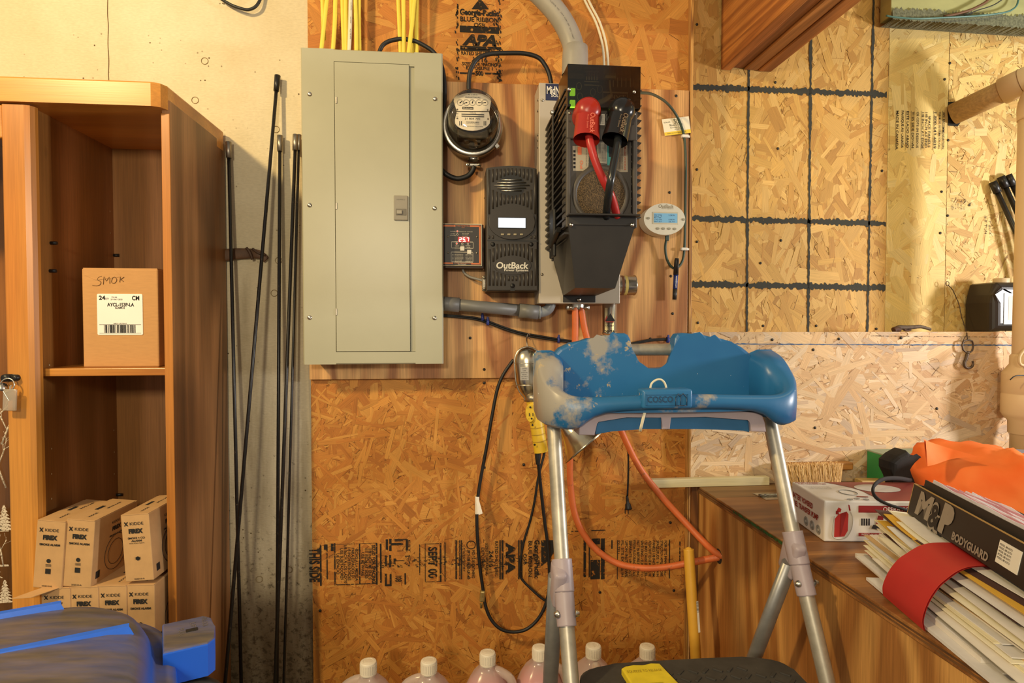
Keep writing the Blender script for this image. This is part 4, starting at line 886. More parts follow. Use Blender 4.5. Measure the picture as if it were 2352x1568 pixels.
# front face: rails, a recess with labels, a round filter
fz = zz(320, YI, 1380)
mb = MB(); mb.b2((ix0, YI, fz), (ix1, YI+.055, izm), .003); mb.b2((ix0, YI, iz0), (ix0+10*kI, YI+.055, fz+.001), .002); mb.b2((ix1-10*kI, YI, iz0), (ix1, YI+.055, fz+.001), .002)
mb.b2((ix0+9*kI, YI+.012, iz0), (ix1-9*kI, YI+.055, fz+.002)); face = obj('front_frame', mb, M['invg'], inv)
fc = W(1380, 447, YI+.012); fr_ = 61*kI
mb = MB(); mb.lathe([(fr_+.008, 0), (fr_+.007, .004), (fr_, .0045), (fr_-.004, .001)], (fc.x, YI+.012, fc.z), (0, -1, 0), 48); obj('filter_ring', mb, M['invg'], face)
def foam():
    t = NT('filter_foam'); vo = t.new('ShaderNodeTexVoronoi'); vo.inputs['Scale'].default_value = 620; t.l(t.co(), vo.inputs['Vector'])
    t.col(t.ramp(vo.outputs['Distance'], [(.25, lin('15110c')), (.6, lin('6e5a40'))])); t.bump(vo.outputs['Distance'], 1, .002); return t.done(.9)
mb = MB(); mb.lathe([(0, .002), (fr_-.004, .002), (fr_-.002, 0)], (fc.x, YI+.012, fc.z), (0, -1, 0), 40); obj('foam_filter', mb, foam(), face)
yl = YI+.0114; kl = D(yl)
def lab_(poly, m): 
    mb = MB(); mb.prism([(W(x, y, yl).x, W(x, y, yl).z) for x, y in poly], yl, yl+.001); return obj('warning_label', mb, m, face)
lm = mat('label_silver', 'b3a78f', .4, .3, var=.08)
l1 = lab_([(1315, 335), (1354, 335), (1352, 382), (1341, 393), (1316, 392)], lm); l2 = lab_([(1425, 332), (1441, 334), (1442, 395), (1424, 395), (1412, 388)], lm); l3 = lab_([(1371, 327), (1394, 327), (1394, 376), (1371, 373)], mat('label_grey', '9a927f', .5)); l4 = lab_([(1395, 325), (1412, 325), (1412, 381), (1395, 379)], mat('label_teal', '3f8f86', .5))
ym = yl-.0005
mb = MB(); kx = dict(u=(0, 0, -1), v=(1, 0, 0))
for i in range(5): mb.rect(W(1317, 350+i*9, ym), W(1322, 345+i*9, ym))
for i in range(3): mb.text('CAUTION RISK OF ELECTRIC SHOCK', W(1346-4*i+8, 338, ym), 2.2*kl, width=44*kl, **kx)
obj('label_print', mb, M['ink'], l1)
mb = MB(); mb.text('Out', W(1333, 368, ym), 6*kl, width=20*kl, bold=.03, **kx); mb.rect(W(1327, 355, ym), W(1336, 337, ym)); obj('label_print', mb, mat('label_orange', 'c76a48', .5), l1)
mb = MB()
for i in range(4): mb.text('IMPORTANT SAFETY DISCONNECT ALL SOURCES', W(1419+i*3.4, 339+0*i, ym), 2.0*kl, width=50*kl, **kx)
obj('label_print', mb, M['ink'], l2)
mb = MB(); mb.text('Model VFX3524', W(1434, 337, ym), 4*kl, width=54*kl, bold=.01, **kx); obj('label_print', mb, mat('label_orange2', 'c4633f', .5), l2)
mb = MB()
for i in range(6): mb.text('LISTED POWER CONVERTER FOR SAFETY STD', W(1372+i*3.6, 329, ym), 2*kl, width=42*kl, **kx)
obj('label_print', mb, M['ink'], l3)
mb = MB(); mb.rect(W(1399, 360, ym), W(1408, 330, ym)); obj('label_print', mb, M['ink'], l4)
mb = MB(); mb.rect(W(1377, 287, YI-.0006), W(1389, 262, YI-.0006)); ps = obj('serial_sticker', mb, M['paper'], face)
mb = MB()
for i in range(3): mb.text('P3524-0918', W(1379+i*3.4, 264, YI-.001), 2*kI, width=21*kI, **kx)
obj('sticker_print', mb, M['ink'], ps)
mb = MB()
for (x, y, s) in ((1309, 279, '+'), (1455, 284, '-')): mb.text(s, W(x, y+4, YI-.0006), 9*kI, align='CENTER')
obj('polarity_mark', mb, M['rubber'], face)
mb = MB()
for q in ((1308, 260), (1457, 262)): mb.lathe([(0, .003), (.002, .003), (.0032, 0)], W(q[0], q[1], YI), (0, -1, 0), 10)
obj('front_screw', mb, M['steel'], face, kind='stuff')
# smoky terminal cover with board, lamps and white printing behind it
cx0, cx1, cz0, cz1 = ix0-.001, ix1+.001, izm-.001, iz1+.001
mb = MB(); mb.b2((cx0+.004, YI+.045, cz0), (cx1-.004, YI+.20, cz1-.02), .002); obj('terminal_base', mb, M['invb'], inv)
yb_ = YI+.043; mb = MB(); mb.b2((cx0+.008, yb_, cz0+.006), (cx1-.008, yb_+.002, cz1-.008)); pcb = obj('circuit_board', mb, mat('dark_board', '24261f', .5, var=.3, vs=60), inv)
mb = MB(); kb = D(yb_)
def bt(s, px, py, h, w_, **q): mb.text(s, W(px, py, yb_-.001), h*kb, width=w_*kb, **q)
for x in (1408, 1418, 1427, 1437, 1447): mb.rect(W(x, 200, yb_-.001), W(x+1.6, 178, yb_-.001))
for x in (1346, 1352, 1358, 1364, 1370): mb.rect(W(x, 184, yb_-.001), W(x+2.4, 174, yb_-.001))
bt('INVT', 1395, 226, 9, 44); bt('N - OUT', 1388, 224, 6, 1, **{}) if False else None
for q in ((1384, 232, 1442, 231), (1384, 213, 1442, 212), (1384, 232, 1385, 212), (1441, 232, 1442, 212), (1342, 196, 1376, 195), (1342, 188, 1376, 187)): mb.rect(W(q[0], q[1], yb_-.001), W(q[2], q[3], yb_-.001))
for x, y in ((1330, 198), (1332, 222), (1362, 212), (1362, 230), (1378, 205)): mb.tube([W(x+6*math.cos(R(a)), y+9*math.sin(R(a)), yb_-.001) for a in range(0, 360, 45)], .0006, 4, closed=True)
obj('board_print', mb, mat('board_white', 'b9b3a4', .6), pcb)
mb = MB(); mb.b2((W(1388, 184, yb_).x, yb_-.012, W(1388, 184, yb_).z), (W(1412, 178, yb_).x, yb_-.001, W(1412, 170, yb_).z), .001); mb.tube([W(1366, 240, yb_-.01), W(1385, 232, yb_-.016), W(1405, 220, yb_-.01)], .006, 8, 5); mb.tube([W(1400, 185, yb_-.006), W(1402, 205, yb_-.012), W(1406, 222, yb_-.006)], .0025, 8, 5)
obj('wire_bundle', mb, mat('beige_wire', 'b5a98e', .5), pcb)
for y in (213, 240):
    mb = MB(); p = W(1314, y, yb_); mb.b2((p.x-.006, yb_-.008, p.z-.008), (p.x+.006, yb_-.001, p.z+.008), .001); obj('status_lamp', mb, emis('green_lamp', '9be83a', 2.2), pcb)
mb = MB()
w_ = .0022
mb.b2((cx0, YI-.018, cz0), (cx1, YI-.018+w_, cz1), .0008); mb.b2((cx0, YI-.016, cz1-w_), (cx1, YI+.10, cz1), .0006); mb.b2((cx0, YI-.016, cz0), (cx0+w_, YI+.10, cz1), .0006); mb.b2((cx1-w_, YI-.016, cz0), (cx1, YI+.10, cz1), .0006)
obj('terminal_cover', mb, clear('smoky_plastic', 'c2bbaa', .1, .10), inv)
for x, y in ((1307, 205), (1457, 211)):
    mb = MB(); mb.lathe([(0, .003), (.0025, .0026), (.004, 0)], W(x, y, YI-.018), (0, -1, 0), 12); obj('screw', mb, M['steel'], inv)
# terminal boots
def boot(pts, m, name, lbl, cableP, dirv):
    """pts: knob centre, mouth centre (pixels)"""
    (ax_, ay), (bx_, by) = pts; Y1 = YI-.02
    A = W(ax_, ay, Y1); B = W(bx_, by, YI-.055)
    mb = MB(); mb.lathe([(.0285, -.02), (.0295, .0), (.029, .018), (.024, .031), (.014, .038), (0, .040)], A, (0, -1, .15), 24)
    d = (B-A); side = V((1, 0, -d.x/d.z)).normalized()
    vs = []; fs = []; N = 20; rings = 7
    t_ax = d.normalized(); up2 = t_ax.cross(side).normalized()
    for i in range(rings):
        f_ = i/(rings-1); c_ = A+V((0, -.012, 0))*(1-f_)+d*f_; ra = .025+.0035*f_; rb_ = .024-.002*f_
        vs += [c_+side*(ra*math.cos(2*math.pi*k_/N))+up2*(rb_*math.sin(2*math.pi*k_/N)) for k_ in range(N)]
    for i in range(rings-1): fs += [(i*N+k_, i*N+(k_+1) % N, (i+1)*N+(k_+1) % N, (i+1)*N+k_) for k_ in range(N)]
    mb.add(vs, fs, 0, True); bt_ = obj(name, mb, m, inv)
    mb = MB()
    for k_ in range(9):
        a = R(20+140*k_/8); p = A+V((.026*math.cos(a), -.016, .026*math.sin(a))); mb.tube([p, p+V((-.008*math.cos(a), -.018, -.006*math.sin(a)))], .0017, 6, 1)
    obj('grip_ribs', mb, m, bt_, kind='stuff')
    mb = MB(); f0 = A+d*.15+V((.0, -.0365, 0)); ta2 = (t_ax+V((0, .16, 0))).normalized(); mb.text('OutBack', f0+side*.001, .0105, u=ta2, v=-t_ax.cross(V((0, -1, 0))), width=.05, bold=.01); mb.text('Power Systems', f0-side*.006+ta2*.006, .0038, u=ta2, v=-t_ax.cross(V((0, -1, 0))), width=.034)
    obj('embossed_name', mb, lbl, bt_)
    mb = MB(); mb.tube(cableP, .0088, 12, 6); return mb
M['red'] = mat('red_rubber', 'a02618', .32, var=.06, vs=30); M['redc'] = mat('red_cable', 'b02c28', .35, var=.05)
mb = boot(((1347, 262), (1347, 322)), M['red'], 'red_boot', mat('boot_emboss', 'd8715a', .5), [W(1352, 310, YI-.05), W(1357, 335, YI-.055), W(1368, 372, YI-.055), W(1385, 412, YI-.05), W(1402, 445, YI-.035), W(1411, 472, YI-.018), W(1417, 499, YI-.002)], None)
obj('battery_cable', mb, M['redc'], org=W(1380, 400, YI), label='red battery cable crossing behind the black one on the inverter front', cat='cable')
M['blkc'] = mat('black_gloss_cable', '1f2122', .25, var=.05); M['blkb'] = mat('black_gloss_rubber', '1c1917', .22)
mb = boot(((1424, 262), (1412, 322)), M['blkb'], 'black_boot', mat('boot_emboss_b', '7d6a52', .5), [W(1420, 312, YI-.05), W(1417, 340, YI-.06), W(1409, 380, YI-.068), W(1402, 420, YI-.07), W(1396, 460, YI-.045), W(1392, 499, YI-.004)], None)
obj('battery_cable', mb, M['blkc'], org=W(1410, 400, YI), label='glossy black battery cable in front of the foam filter', cat='cable')
# intake hood under the front
def H(px, py, Y): return W(px, py, Y)
mb = MB(); FY = YI-.006; BY = YE-.003
tl, tr, br_, bl = H(1305, 512, FY), H(1461, 511, FY), H(1413, 662, FY+.03), H(1321, 661, FY+.03)
bl2, br2 = H(1293, 679, BY), H(1369, 679, BY)
bk = [V((tl.x+.002, BY, tl.z)), V((tr.x-.002, BY, tr.z)), V((br2.x, BY, br2.z)), V((bl2.x, BY, bl2.z))]
mb.add([tl, tr, br_, bl]+bk, [(0, 3, 2, 1), (0, 4, 7, 3), (3, 7, 6, 2), (1, 2, 6, 5)]); 
mb.v = mb.v[:]; hood = obj('intake_hood', mb, M['invb'], inv)
mb = MB(); mb.b2((tl.x-.003, FY-.024, iz0+.022), (tr.x+.003, FY+.03, iz0+.026), .001); mb.b2((tl.x, FY-.002, tl.z-.004), (tr.x, FY+.006, iz0+.024), .001); obj('hood_lip', mb, M['invb'], hood)
for x in (1312, 1452):
    mb = MB(); mb.lathe([(0, .0035), (.003, .003), (.0048, 0)], W(x, 516, FY-.002), (0, -1, 0), 14); obj('screw', mb, M['steel'], hood)
mb = MB(); a, b = W(1293, 694, YE-.002), W(1368, 679, YE-.002); mb.b2((a.x, YE-.003, a.z), (b.x, YE-.0005, b.z), .001); obj('hood_tab', mb, M['invb'], hood)
mb = MB(); mb.lathe([(0, .0035), (.003, .003), (.0055, 0)], W(1330, 688, YE-.003), (0, -1, 0), 14); obj('screw', mb, M['steel'], hood)
mb = MB(); p1 = WX(1257, 575, ix0-.006); mb.b2((ix0-.010, -.30, zz(590, -.28)), (ix0-.002, -.24, zz(480, -.28)), .003); mb.tube([V((ix0-.008, -.27, zz(565, -.27))), V((ix0-.008, -.33, zz(540, -.33))), V((ix0-.006, -.36, zz(525, -.36)))], .007, 8, 5); obj('hinge_bracket', mb, M['blackm'], inv)

# ---- conduits, arrestors, wires around the inverter
M['pvc'] = mat('grey_pvc', '9d978a', .45, var=.06, vs=20); M['pvcd'] = mat('dark_grey_pvc', '6f6e6a', .45, var=.08, vs=20)
cdt = thing('conduit', 'thick pale grey conduit bending down into the top of the inverter', 'conduit', W(1331, 160, -.12))
mb = MB(); mb.tube([W(900, -330, -.06), W(1050, -215, -.08), W(1150, -120, -.10), W(1200, -52, -.11), W(1245, -8, -.115), (W(1283, 35, -.12)), W(1308, 80, -.12), W(1318, 120, -.12), W(1320, 200, -.12)], .0285, 20, 6); pp = obj('pipe', mb, M['pvc'], cdt)
mb = MB(); c = W(1321, 130, -.12); mb.lathe([(.029, .028), (.033, .026), (.035, .0), (.035, -.05)], c, (.02, 0, 1), 28); obj('coupling', mb, M['pvc'], cdt)
mb = MB(); path = [W(1262, 2, -.15), W(1285, 27, -.1495), W(1303, 55, -.1490), W(1316, 90, -.1490)]
s_ = 'CONTROL NO. 2094 SUNLIGHT RESISTANT'; pth = catmull(path, 14); L = sum((pth[i+1]-pth[i]).length for i in range(len(pth)-1)); per = L/len(s_); acc = 0; j = 0
for i in range(len(pth)-1):
    seg_ = (pth[i+1]-pth[i]); 
    while j < len(s_) and acc+seg_.length >= j*per:
        p = pth[i]+seg_*((j*per-acc)/seg_.length); u_ = V((seg_.x, 0, seg_.z)).normalized()
        if s_[j] != ' ': mb.text(s_[j], p+V((0, -.0015, 0)), .0034, u=u_, v=(-u_.z, 0, u_.x))
        j += 1
    acc += seg_.length
obj('pipe_print', mb, mat('pipe_ink', '55524b', .7), pp)
for i, (dx, lb) in enumerate(((0, 'thin white cable dropping beside the conduit, nearer the conduit'), (9, 'thin white cable dropping beside the conduit, outer'))):
    cable('data_cable', [(1265+dx, -220), (1318+dx, -60), (1345+dx, 5), (1368+dx, 50), (1382+dx, 95), (1387+dx, 135), (1388+dx, 190)], .0034, M['whc'], lb, Y=-.05)
gw = [(1458, 214, -.38), (1475, 213, -.34), (1500, 217, -.22), (1530, 235, -.10), (1552, 262, -.05), (1565, 290, -.04), (1572, 320, -.036), (1575, 380, -.036), (1574, 460, -.036), (1573, 540, -.036), (1571, 582, -.038), (1565, 604, -.04), (1552, 616, -.042), (1540, 610, -.042), (1531, 592, -.042), (1528, 568, -.044), (1531, 545, -.05), (1532, 535, -.052)]
cable('network_cable', gw, .0036, mat('dark_green_cable', '2f4234', .45), 'dark green cable looping from the inverter to the oval remote display')
for x, y, lb in ((1573, 313, 'white cable clip below the yellow and white card'), (1571, 572, 'white cable clip below the oval remote display')):
    mb = MB(); c = W(x, y, -.036); mb.box(c, (.021, .014, .009), None, .003); mb.box(c+V((.012, .003, 0)), (.008, .006, .006), None, .001); obj('cable_clip', mb, M['white'], org=c, label=lb, cat='clip', group='white cable clips')
yk = YP-.004; cd_ = thing('business_card', 'white and yellow business card tucked behind the green cable', 'card', W(1553, 290, yk))
mb = MB(); q = [W(1527, 312, yk), W(1587, 305, yk), W(1582, 267, yk-.004), W(1520, 274, yk-.003)]; q += [p+V((0, .0006, 0)) for p in q]
mb.add(q, [(0, 1, 2, 3), (7, 6, 5, 4), (0, 3, 7, 4), (1, 0, 4, 5), (2, 1, 5, 6), (3, 2, 6, 7)]); cb = obj('card', mb, mat('card_cream', 'eee3c4', .6, var=.03), cd_)
mb = MB(); e_ = V((0, -.0005, 0)); lp = lambda u_, v_: (q[0]*(1-u_)+q[1]*u_)*(1-v_)+(q[3]*(1-u_)+q[2]*u_)*v_+e_
mb.add([lp(0, 0), lp(1, 0), lp(1, .22), lp(0, .2)], [(0, 1, 2, 3)]); obj('stripe', mb, mat('card_yellow', 'e8c53a', .6), cb)
mb = MB(); u_ = (q[1]-q[0]).normalized(); v_ = (q[3]-q[0]).normalized(); kk = D(yk)
for s, a_, b_, h, w_ in (('Six', .42, .66, 11, 16), ('Rivers Solar', .25, .52, 5, 32), ('Renewable Energy', .25, .40, 2.6, 30), ('707 443 5652', .40, .28, 2.6, 20), ('www.sixriverssolar.com', .1, .08, 2.8, 46), ('SOLAR', .05, .75, 2.6, 16)): mb.text(s, lp(a_, b_)+e_*.5, h*kk, u=u_, v=v_, width=w_*kk)
obj('card_print', mb, mat('card_ink', '4a4a3a', .7), cb)

# ---- oval remote display
YM = -.080; kM = D(YM); c = W(1526.5, 503, YM)
rm = thing('remote_display', 'cream oval remote display with a blue screen and small buttons', 'remote', c+V((0, .05, -.05)))
ov = lambda rx, rz, cz=0: [(c.x+rx*kM*math.cos(R(a)), c.z+cz+rz*kM*math.sin(R(a))) for a in range(0, 360, 6)]
M['cream'] = mat('cream_plastic', 'd9d2bd', .42, var=.05, vs=15)
mb = MB(); mb.prism(ov(50, 37), YM, YP-.006, bev=.006, seg=4); obj('housing', mb, M['cream'], rm)
mb = MB(); mb.prism(ov(47, 33, -.003), YP-.008, YP-.0005); obj('back_plate', mb, mat('back_plate_black', '1b1916', .7), rm)  # black back plate, a little smaller than the housing
a, b = W(1500, 512, YM), W(1556.5, 489.5, YM); mb = MB(); mb.b2((a.x-.003, YM-.001, a.z-.003), (b.x+.003, YM+.002, b.z+.003), .0012); obj('screen_frame', mb, mat('screen_frame', 'c9bfa4', .45), rm)
a, b = W(1501.5, 511, YM), W(1555.5, 490.5, YM); mb = MB(); mb.rect((a.x, YM-.0014, a.z), (b.x, YM-.0014, b.z)); sc_ = obj('screen', mb, emis('lcd_blue', '6f9fb8', .35), rm)
mb = MB()
for i, (s, t2) in enumerate((('INV 27.0A', '5.3KW'), ('PV', ''), ('CHG 0.0A', '0.0KW'), ('BAT 25.7', '26.7V'))):
    p = W(1503.5, 495.2+i*4.9, YM-.0018); mb.text(s, p, 3.2*kM, width=18*kM); 
    if t2: mb.text(t2, p+V((34*kM, 0, 0)), 3.2*kM, width=15*kM)
obj('screen_print', mb, mat('lcd_ink', '2c3f66', .6), sc_)
for x, y in ((1489, 501), (1570, 504), (1511, 524.8), (1523.7, 525), (1537, 525.2), (1549.7, 525.6)):
    mb = MB(); mb.prism([(W(x, y, YM).x+4.2*kM*math.cos(R(a)), W(x, y, YM).z+2.8*kM*math.sin(R(a))) for a in range(0, 360, 24)], YM-.002, YM+.001, bev=.0008); obj('push_button', mb, mat('button_olive', '9a9480', .5), rm)
mb = MB(); mb.text('OutBack', W(1513, 477, YM-.0006), 8*kM, width=36*kM, shear=.1); mb.text('Power Systems', W(1520, 479.8, YM-.0006), 2.6*kM, width=28*kM); obj('name_print', mb, mat('tan_print', '8a7c60', .6), rm)
mb = MB(); mb.box(W(1532, 545, -.052), (.011, .010, .02), None, .002); obj('cable_plug', mb, mat('plug_dark', '3a4a42', .5), rm)
# ---- marker pen hanging on the cable loop
A, B = W(1554.5, 593, -.05), W(1549, 688, -.046); d = B-A
mk = thing('marker_pen', 'black marker pen with a blue band clipped on the cable loop', 'pen', B)
mb = MB(); mb.tube([A+d*.40, A+d*.74], .0066, 12, 1); obj('barrel', mb, mat('marker_blue', '26397c', .4), mk)
mb = MB(); mb.tube([A+d*.0, A+d*.05, A+d*.40], .0074, 12, 1, rs=(.0055, .0078)); obj('cap', mb, M['black'], mk)
mb = MB(); mb.tube([A+d*.74, A+d*1.0], .0066, 12, 1, rs=(.0067, .0060)); obj('end', mb, M['black'], mk)
mb = MB(); mb.tube([A+d*.03+V((.001, -.008, 0)), A+d*.36+V((.001, -.0088, 0))], .0022, 6, 1); obj('clip', mb, M['black'], mk)
mb = MB(); ud = d.normalized(); mb.text('MARKS-A-LOT', A+d*.43+V((-.002, -.0072, 0)), .0035, u=ud, v=(1, 0, 0), width=.034, bold=.02); obj('pen_print', mb, M['paper'], mk)
# ---- lightning arrestors
can = mat('tin_can', 'c4bcae', .25, 1, var=.1, vs=15)
def arrestor(A, B, r, label, base):
    t = thing('lightning_arrestor', label, 'arrestor', B, 'lightning arrestors on the grey box'); ax = (B-A).normalized(); L = (B-A).length
    mb = MB(); mb.lathe([(0, 0), (r*.96, 0), (r, .002), (r, L*.92), (r*1.05, L*.93), (r*1.05, L*.97), (r*.92, L), (0, L*.985)], A, ax, 30); o = obj('can', mb, can, t); return t, o
A = W(1418, 655, -.075); t, o = arrestor(V((x1-.001, -.075, A.z)), W(1459, 655, -.075), .0275, 'short tin lightning arrestor on the side of the grey box', None)
mb = MB(); 
mb.lathe([(.0278, .012), (.0278, .019)], V((x1, -.075, A.z)), (1, 0, 0), 30); obj('brown_band', mb, mat('band_brown', '6d4632', .4), o)
mb = MB(); mb.lathe([(.0278, .022), (.0278, .030)], V((x1, -.075, A.z)), (1, 0, 0), 30); obj('yellow_band', mb, mat('band_yellow', 'c9b568', .4), o)
A = W(1400, 697, -.08); B = W(1400, 768, -.08); t, o = arrestor(V((A.x, A.y, z0+.001)), B, .0200, 'tall tin lightning arrestor with a red triangle, under the grey box', None)
def can_lab(deg0, deg1, z0_, z1_, m, nm, r=.0203):
    mb = MB(); mb.lathe([(r, z0_), (r, z1_)], V((A.x, A.y, 0)), (0, 0, 1), 12, a0=deg0, a1=deg1); return obj(nm, mb, m, o)
can_lab(215, 240, zz(764, -.1), zz(706, -.1), mat('can_cream', 'd8cc9c', .4), 'label_strip')
mb = MB(); yq = A.y-.0207; kq = D(yq)
mb.add([W(1391, 737, yq), W(1413, 737, yq), W(1402, 719, yq)], [(0, 1, 2)]); mb.text('DELTA', W(1387, 764, yq), 6*kq, width=27*kq, bold=.03); mb.text('LIGHTNING ARRESTOR', W(1391, 743, yq), 2.6*kq, width=22*kq); mb.text('LA302R', W(1391, 749, yq), 3*kq, width=20*kq)
obj('can_print', mb, M['ink'], o)
mb = MB(); mb.add([W(1388, 737, yq+.001), W(1397, 737, yq+.001), W(1394, 723, yq+.001)], [(0, 1, 2)]); mb.rect(W(1391, 740, yq-.0003), W(1411, 737.5, yq-.0003)); obj('red_print', mb, mat('can_red', '9a3424', .5), o)
# ---- grey conduit between panel and box
YC = -.075; gc = thing('conduit', 'dark grey conduit running from the panel to the bottom of the grey box', 'conduit', W(1130, 705, YC))
mb = MB(); mb.tube([W(1005, 696, YC), W(1200, 713, YC)], .0165, 18, 1); obj('pipe', mb, M['pvcd'], gc)
for (xa_, ya_), (xc, yc_) in (((1004, 696), (1055, 700)), ((1192, 713), (1236, 717))):
    mb = MB(); mb.tube([W(xa_, ya_, YC), W(xc, yc_, YC)], .020, 18, 1); obj('coupling', mb, M['pvcd'], gc)
mb = MB(); e0 = V((W(1264, 690, YC).x, YC, z0+.002)); mb.tube([W(1232, 717, YC), W(1245, 716.5, YC), W(1258, 711, YC), W(1264, 702, YC), e0], .0145, 16, 6); mb.lathe([(.0155, 0), (.019, .001), (.019, .006), (.0155, .007)], W(1236, 717, YC), (1, 0, 0), 18); obj('elbow', mb, mat('elbow_grey', '7f8488', .4), gc)
for i, dy in enumerate((0, 4.5)):
    cable('signal_wire', [(1003, 722+dy*.7), (1050, 725+dy*.7), (1090, 729+dy*.9), (1120, 737+dy), (1160, 752+dy), (1200, 764+dy), (1250, 773+dy), (1300, 781+dy*.8), (1370, 788+dy*.8), (1430, 791+dy*.6), (1460, 786+dy*.6), (1500, 779+dy*.6), (1542, 778+dy*.3)], .0026, M['rubber'], ('upper' if i == 0 else 'lower')+' of two thin black wires tied together below the conduit', Y=-.036, group='thin black wires below the conduit')
bt_ = mat('blue_tie', '2f3c86', .45)
for x, y, lb in ((1108, 729, 'blue cable tie on the thin black wires, nearest the grey panel'), (1120, 739, 'blue cable tie on the thin black wires, second from the grey panel'), (1283, 780, 'blue cable tie on the thin black wires beside the orange cables'), (1534, 780, 'blue cable tie at the loose end of the thin black wires')):
    mb = MB(); c = W(x, y, -.036); mb.tube([c+V((0, .0065*math.cos(R(a)), .0085*math.sin(R(a)))) for a in range(0, 360, 30)], .0028, 6, closed=True, flat=(1.4, .5)); mb.box(c+V((0, -.004, .010)), (.0055, .005, .009), None, .0008); obj('cable_tie', mb, bt_, org=c, label=lb, cat='cable tie', group='blue cable ties')

# ================================================================ WORK LIGHT, CLAMP LAMP, ORANGE CABLES
M['alu'] = mat('worn_aluminium', 'b0a999', .42, .55, var=.22, vs=25)
M['chrome'] = mat('bright_reflector', 'd4c8ae', .22, 1, var=.1, vs=15)
dl = thing('work_light', 'hanging work light with a bright metal shade and a yellow outlet handle', 'work light', W(1228, 1040, -.10))
sx = W(1210.5, 860, -.09); YS = -.085; kS = D(YS)
def sh(px, py, Y=YS): return W(px, py, Y)
# half-shell shade: capsule outline bulging towards the room
prof = [(797, 4), (800, 14), (806, 22), (815, 28), (828, 32), (850, 32.5), (875, 32), (890, 29), (900, 25), (908, 19), (913, 15), (922, 14.5)]
mb = MB(); vs = []; fs = []; N = 16
for (py, hw) in prof:
    c = sh(1211+(py-797)*.075, py)
    for k_ in range(N+1):
        a = math.pi*k_/N; vs.append(c+V((-hw*kS*math.cos(a), -hw*kS*.72*math.sin(a), 0)))
for i in range(len(prof)-1): fs += [(i*(N+1)+k_, i*(N+1)+k_+1, (i+1)*(N+1)+k_+1, (i+1)*(N+1)+k_) for k_ in range(N)]
mb.add(vs, fs, 0, True); shd = obj('shade', mb, M['chrome'], dl)
mb = MB(); rim = [sh(1211+(py-797)*.075-hw, py, YS) for py, hw in prof[::-1]]+[sh(1211+(py-797)*.075+hw, py, YS) for py, hw in prof]
mb.tube(rim, .0022, 6, 2); obj('shade_rim', mb, M['steel'], shd)
for py in (833, 883):
    mb = MB(); c = sh(1211+(py-797)*.075, py); hw = 32.4; mb.tube([c+V((-hw*kS*1.015*math.cos(math.pi*k_/12), -hw*kS*.735*math.sin(math.pi*k_/12), 0)) for k_ in range(13)], .0013, 6, 1); obj('crease', mb, M['steel'], shd)
mb = MB(); yl = YS-.0305; a, b = W(1195, 873, yl), W(1214, 843, yl); mb.b2((a.x, yl-.0014, a.z), (b.x, yl+.004, b.z), .0006); cl = obj('caution_label', mb, mat('label_foil', 'b9b3a8', .4, .4), shd)
mb = MB()
for i, s in enumerate(('CAUTION', 'USE', '75 WATT MAX', 'INDOOR', 'USE TYPE A', 'LAMP ONLY')): mb.text(s, W(1204.5, 847.5+i*4.6, yl-.0018), 2.3*kS, width=(len(s)+4)*kS, align='CENTER')
obj('label_print', mb, M['ink'], cl)
mb = MB(); mb.tube([sh(1211, 798, -.07), sh(1210, 785, -.062), sh(1209.5, 776, -.05), sh(1213, 766, -.042), sh(1217, 770, -.036), sh(1215, 778, -.032)], .0016, 6, 6); obj('hook', mb, M['steel'], dl)
mb = MB(); A, B = W(1223, 908, -.092), W(1243, 1038, -.10); d = B-A
mb.tube([A-d*.02, A+d*.10], .019, 16, 1); obj('collar', mb, M['dullsteel'], dl)
M['yelp'] = mat('yellow_plastic', 'dcb630', .42, var=.08, vs=25)
mb = MB(); mb.tube([A+d*.10, A+d*.16, A+d*.5, A+d*.92, A+d*.98, B], .0195, 18, 4, flat=(1, .9)); hd = obj('handle', mb, M['yelp'], dl)
for f_ in (.56, .68, .80):
    mb = MB(); c = A+d*f_; u_ = d.normalized(); mb.lathe([(.0193, -.0012), (.0201, 0), (.0193, .0012)], c, u_, 20); obj('grip_ring', mb, mat('yellow_dark', 'b8942a', .5), hd)
mb = MB(); hv = lambda x, y: W(x, y, -.1165)
op_ = [(hv(1218+10.5*math.cos(R(a)), 948+21*math.sin(R(a))).x, hv(1218+10.5*math.cos(R(a)), 948+21*math.sin(R(a))).z) for a in range(0, 360, 15)]
mb.prism(op_, -.1175, -.105, bev=.001); pl_ = obj('outlet_plate', mb, M['yelp'], hd)
for x, y, r in ((1218, 935, .0028), (1221, 961, .0026), (1223, 976, .003), (1228, 1021, .003)):
    mb = MB(); mb.disc(W(x, y, -.1205), r, seg=12); obj('hole', mb, M['gap'], hd)
for x in (1215.5, 1224):
    mb = MB(); p = W(x, 952, -.1205); mb.rect(p-V((.0011, 0, .0045)), p+V((.0011, 0, .0045))); obj('outlet_slot', mb, M['gap'], hd)
cordA = [(1180, 826, -.05), (1172, 836, -.05), (1155, 862, -.05), (1142, 895, -.05), (1131, 950, -.05), (1117, 1030, -.05), (1103, 1105, -.045), (1096, 1160, -.045), (1096, 1220, -.045), (1101, 1290, -.045), (1109, 1350, -.045), (1115, 1390, -.05), (1128, 1422, -.055), (1150, 1444, -.06), (1180, 1451, -.06), (1212, 1443, -.06), (1240, 1415, -.06), (1257, 1375, -.06), (1262, 1330, -.06), (1259, 1260, -.06), (1250, 1190, -.065), (1241, 1110, -.08), (1237, 1065, -.095), (1236, 1036, -.10)]
P = [W(*p) for p in cordA]; mb = MB(); mb.tube(P, .0048, 10, 5); obj('cord', mb, M['rubber'], dl)
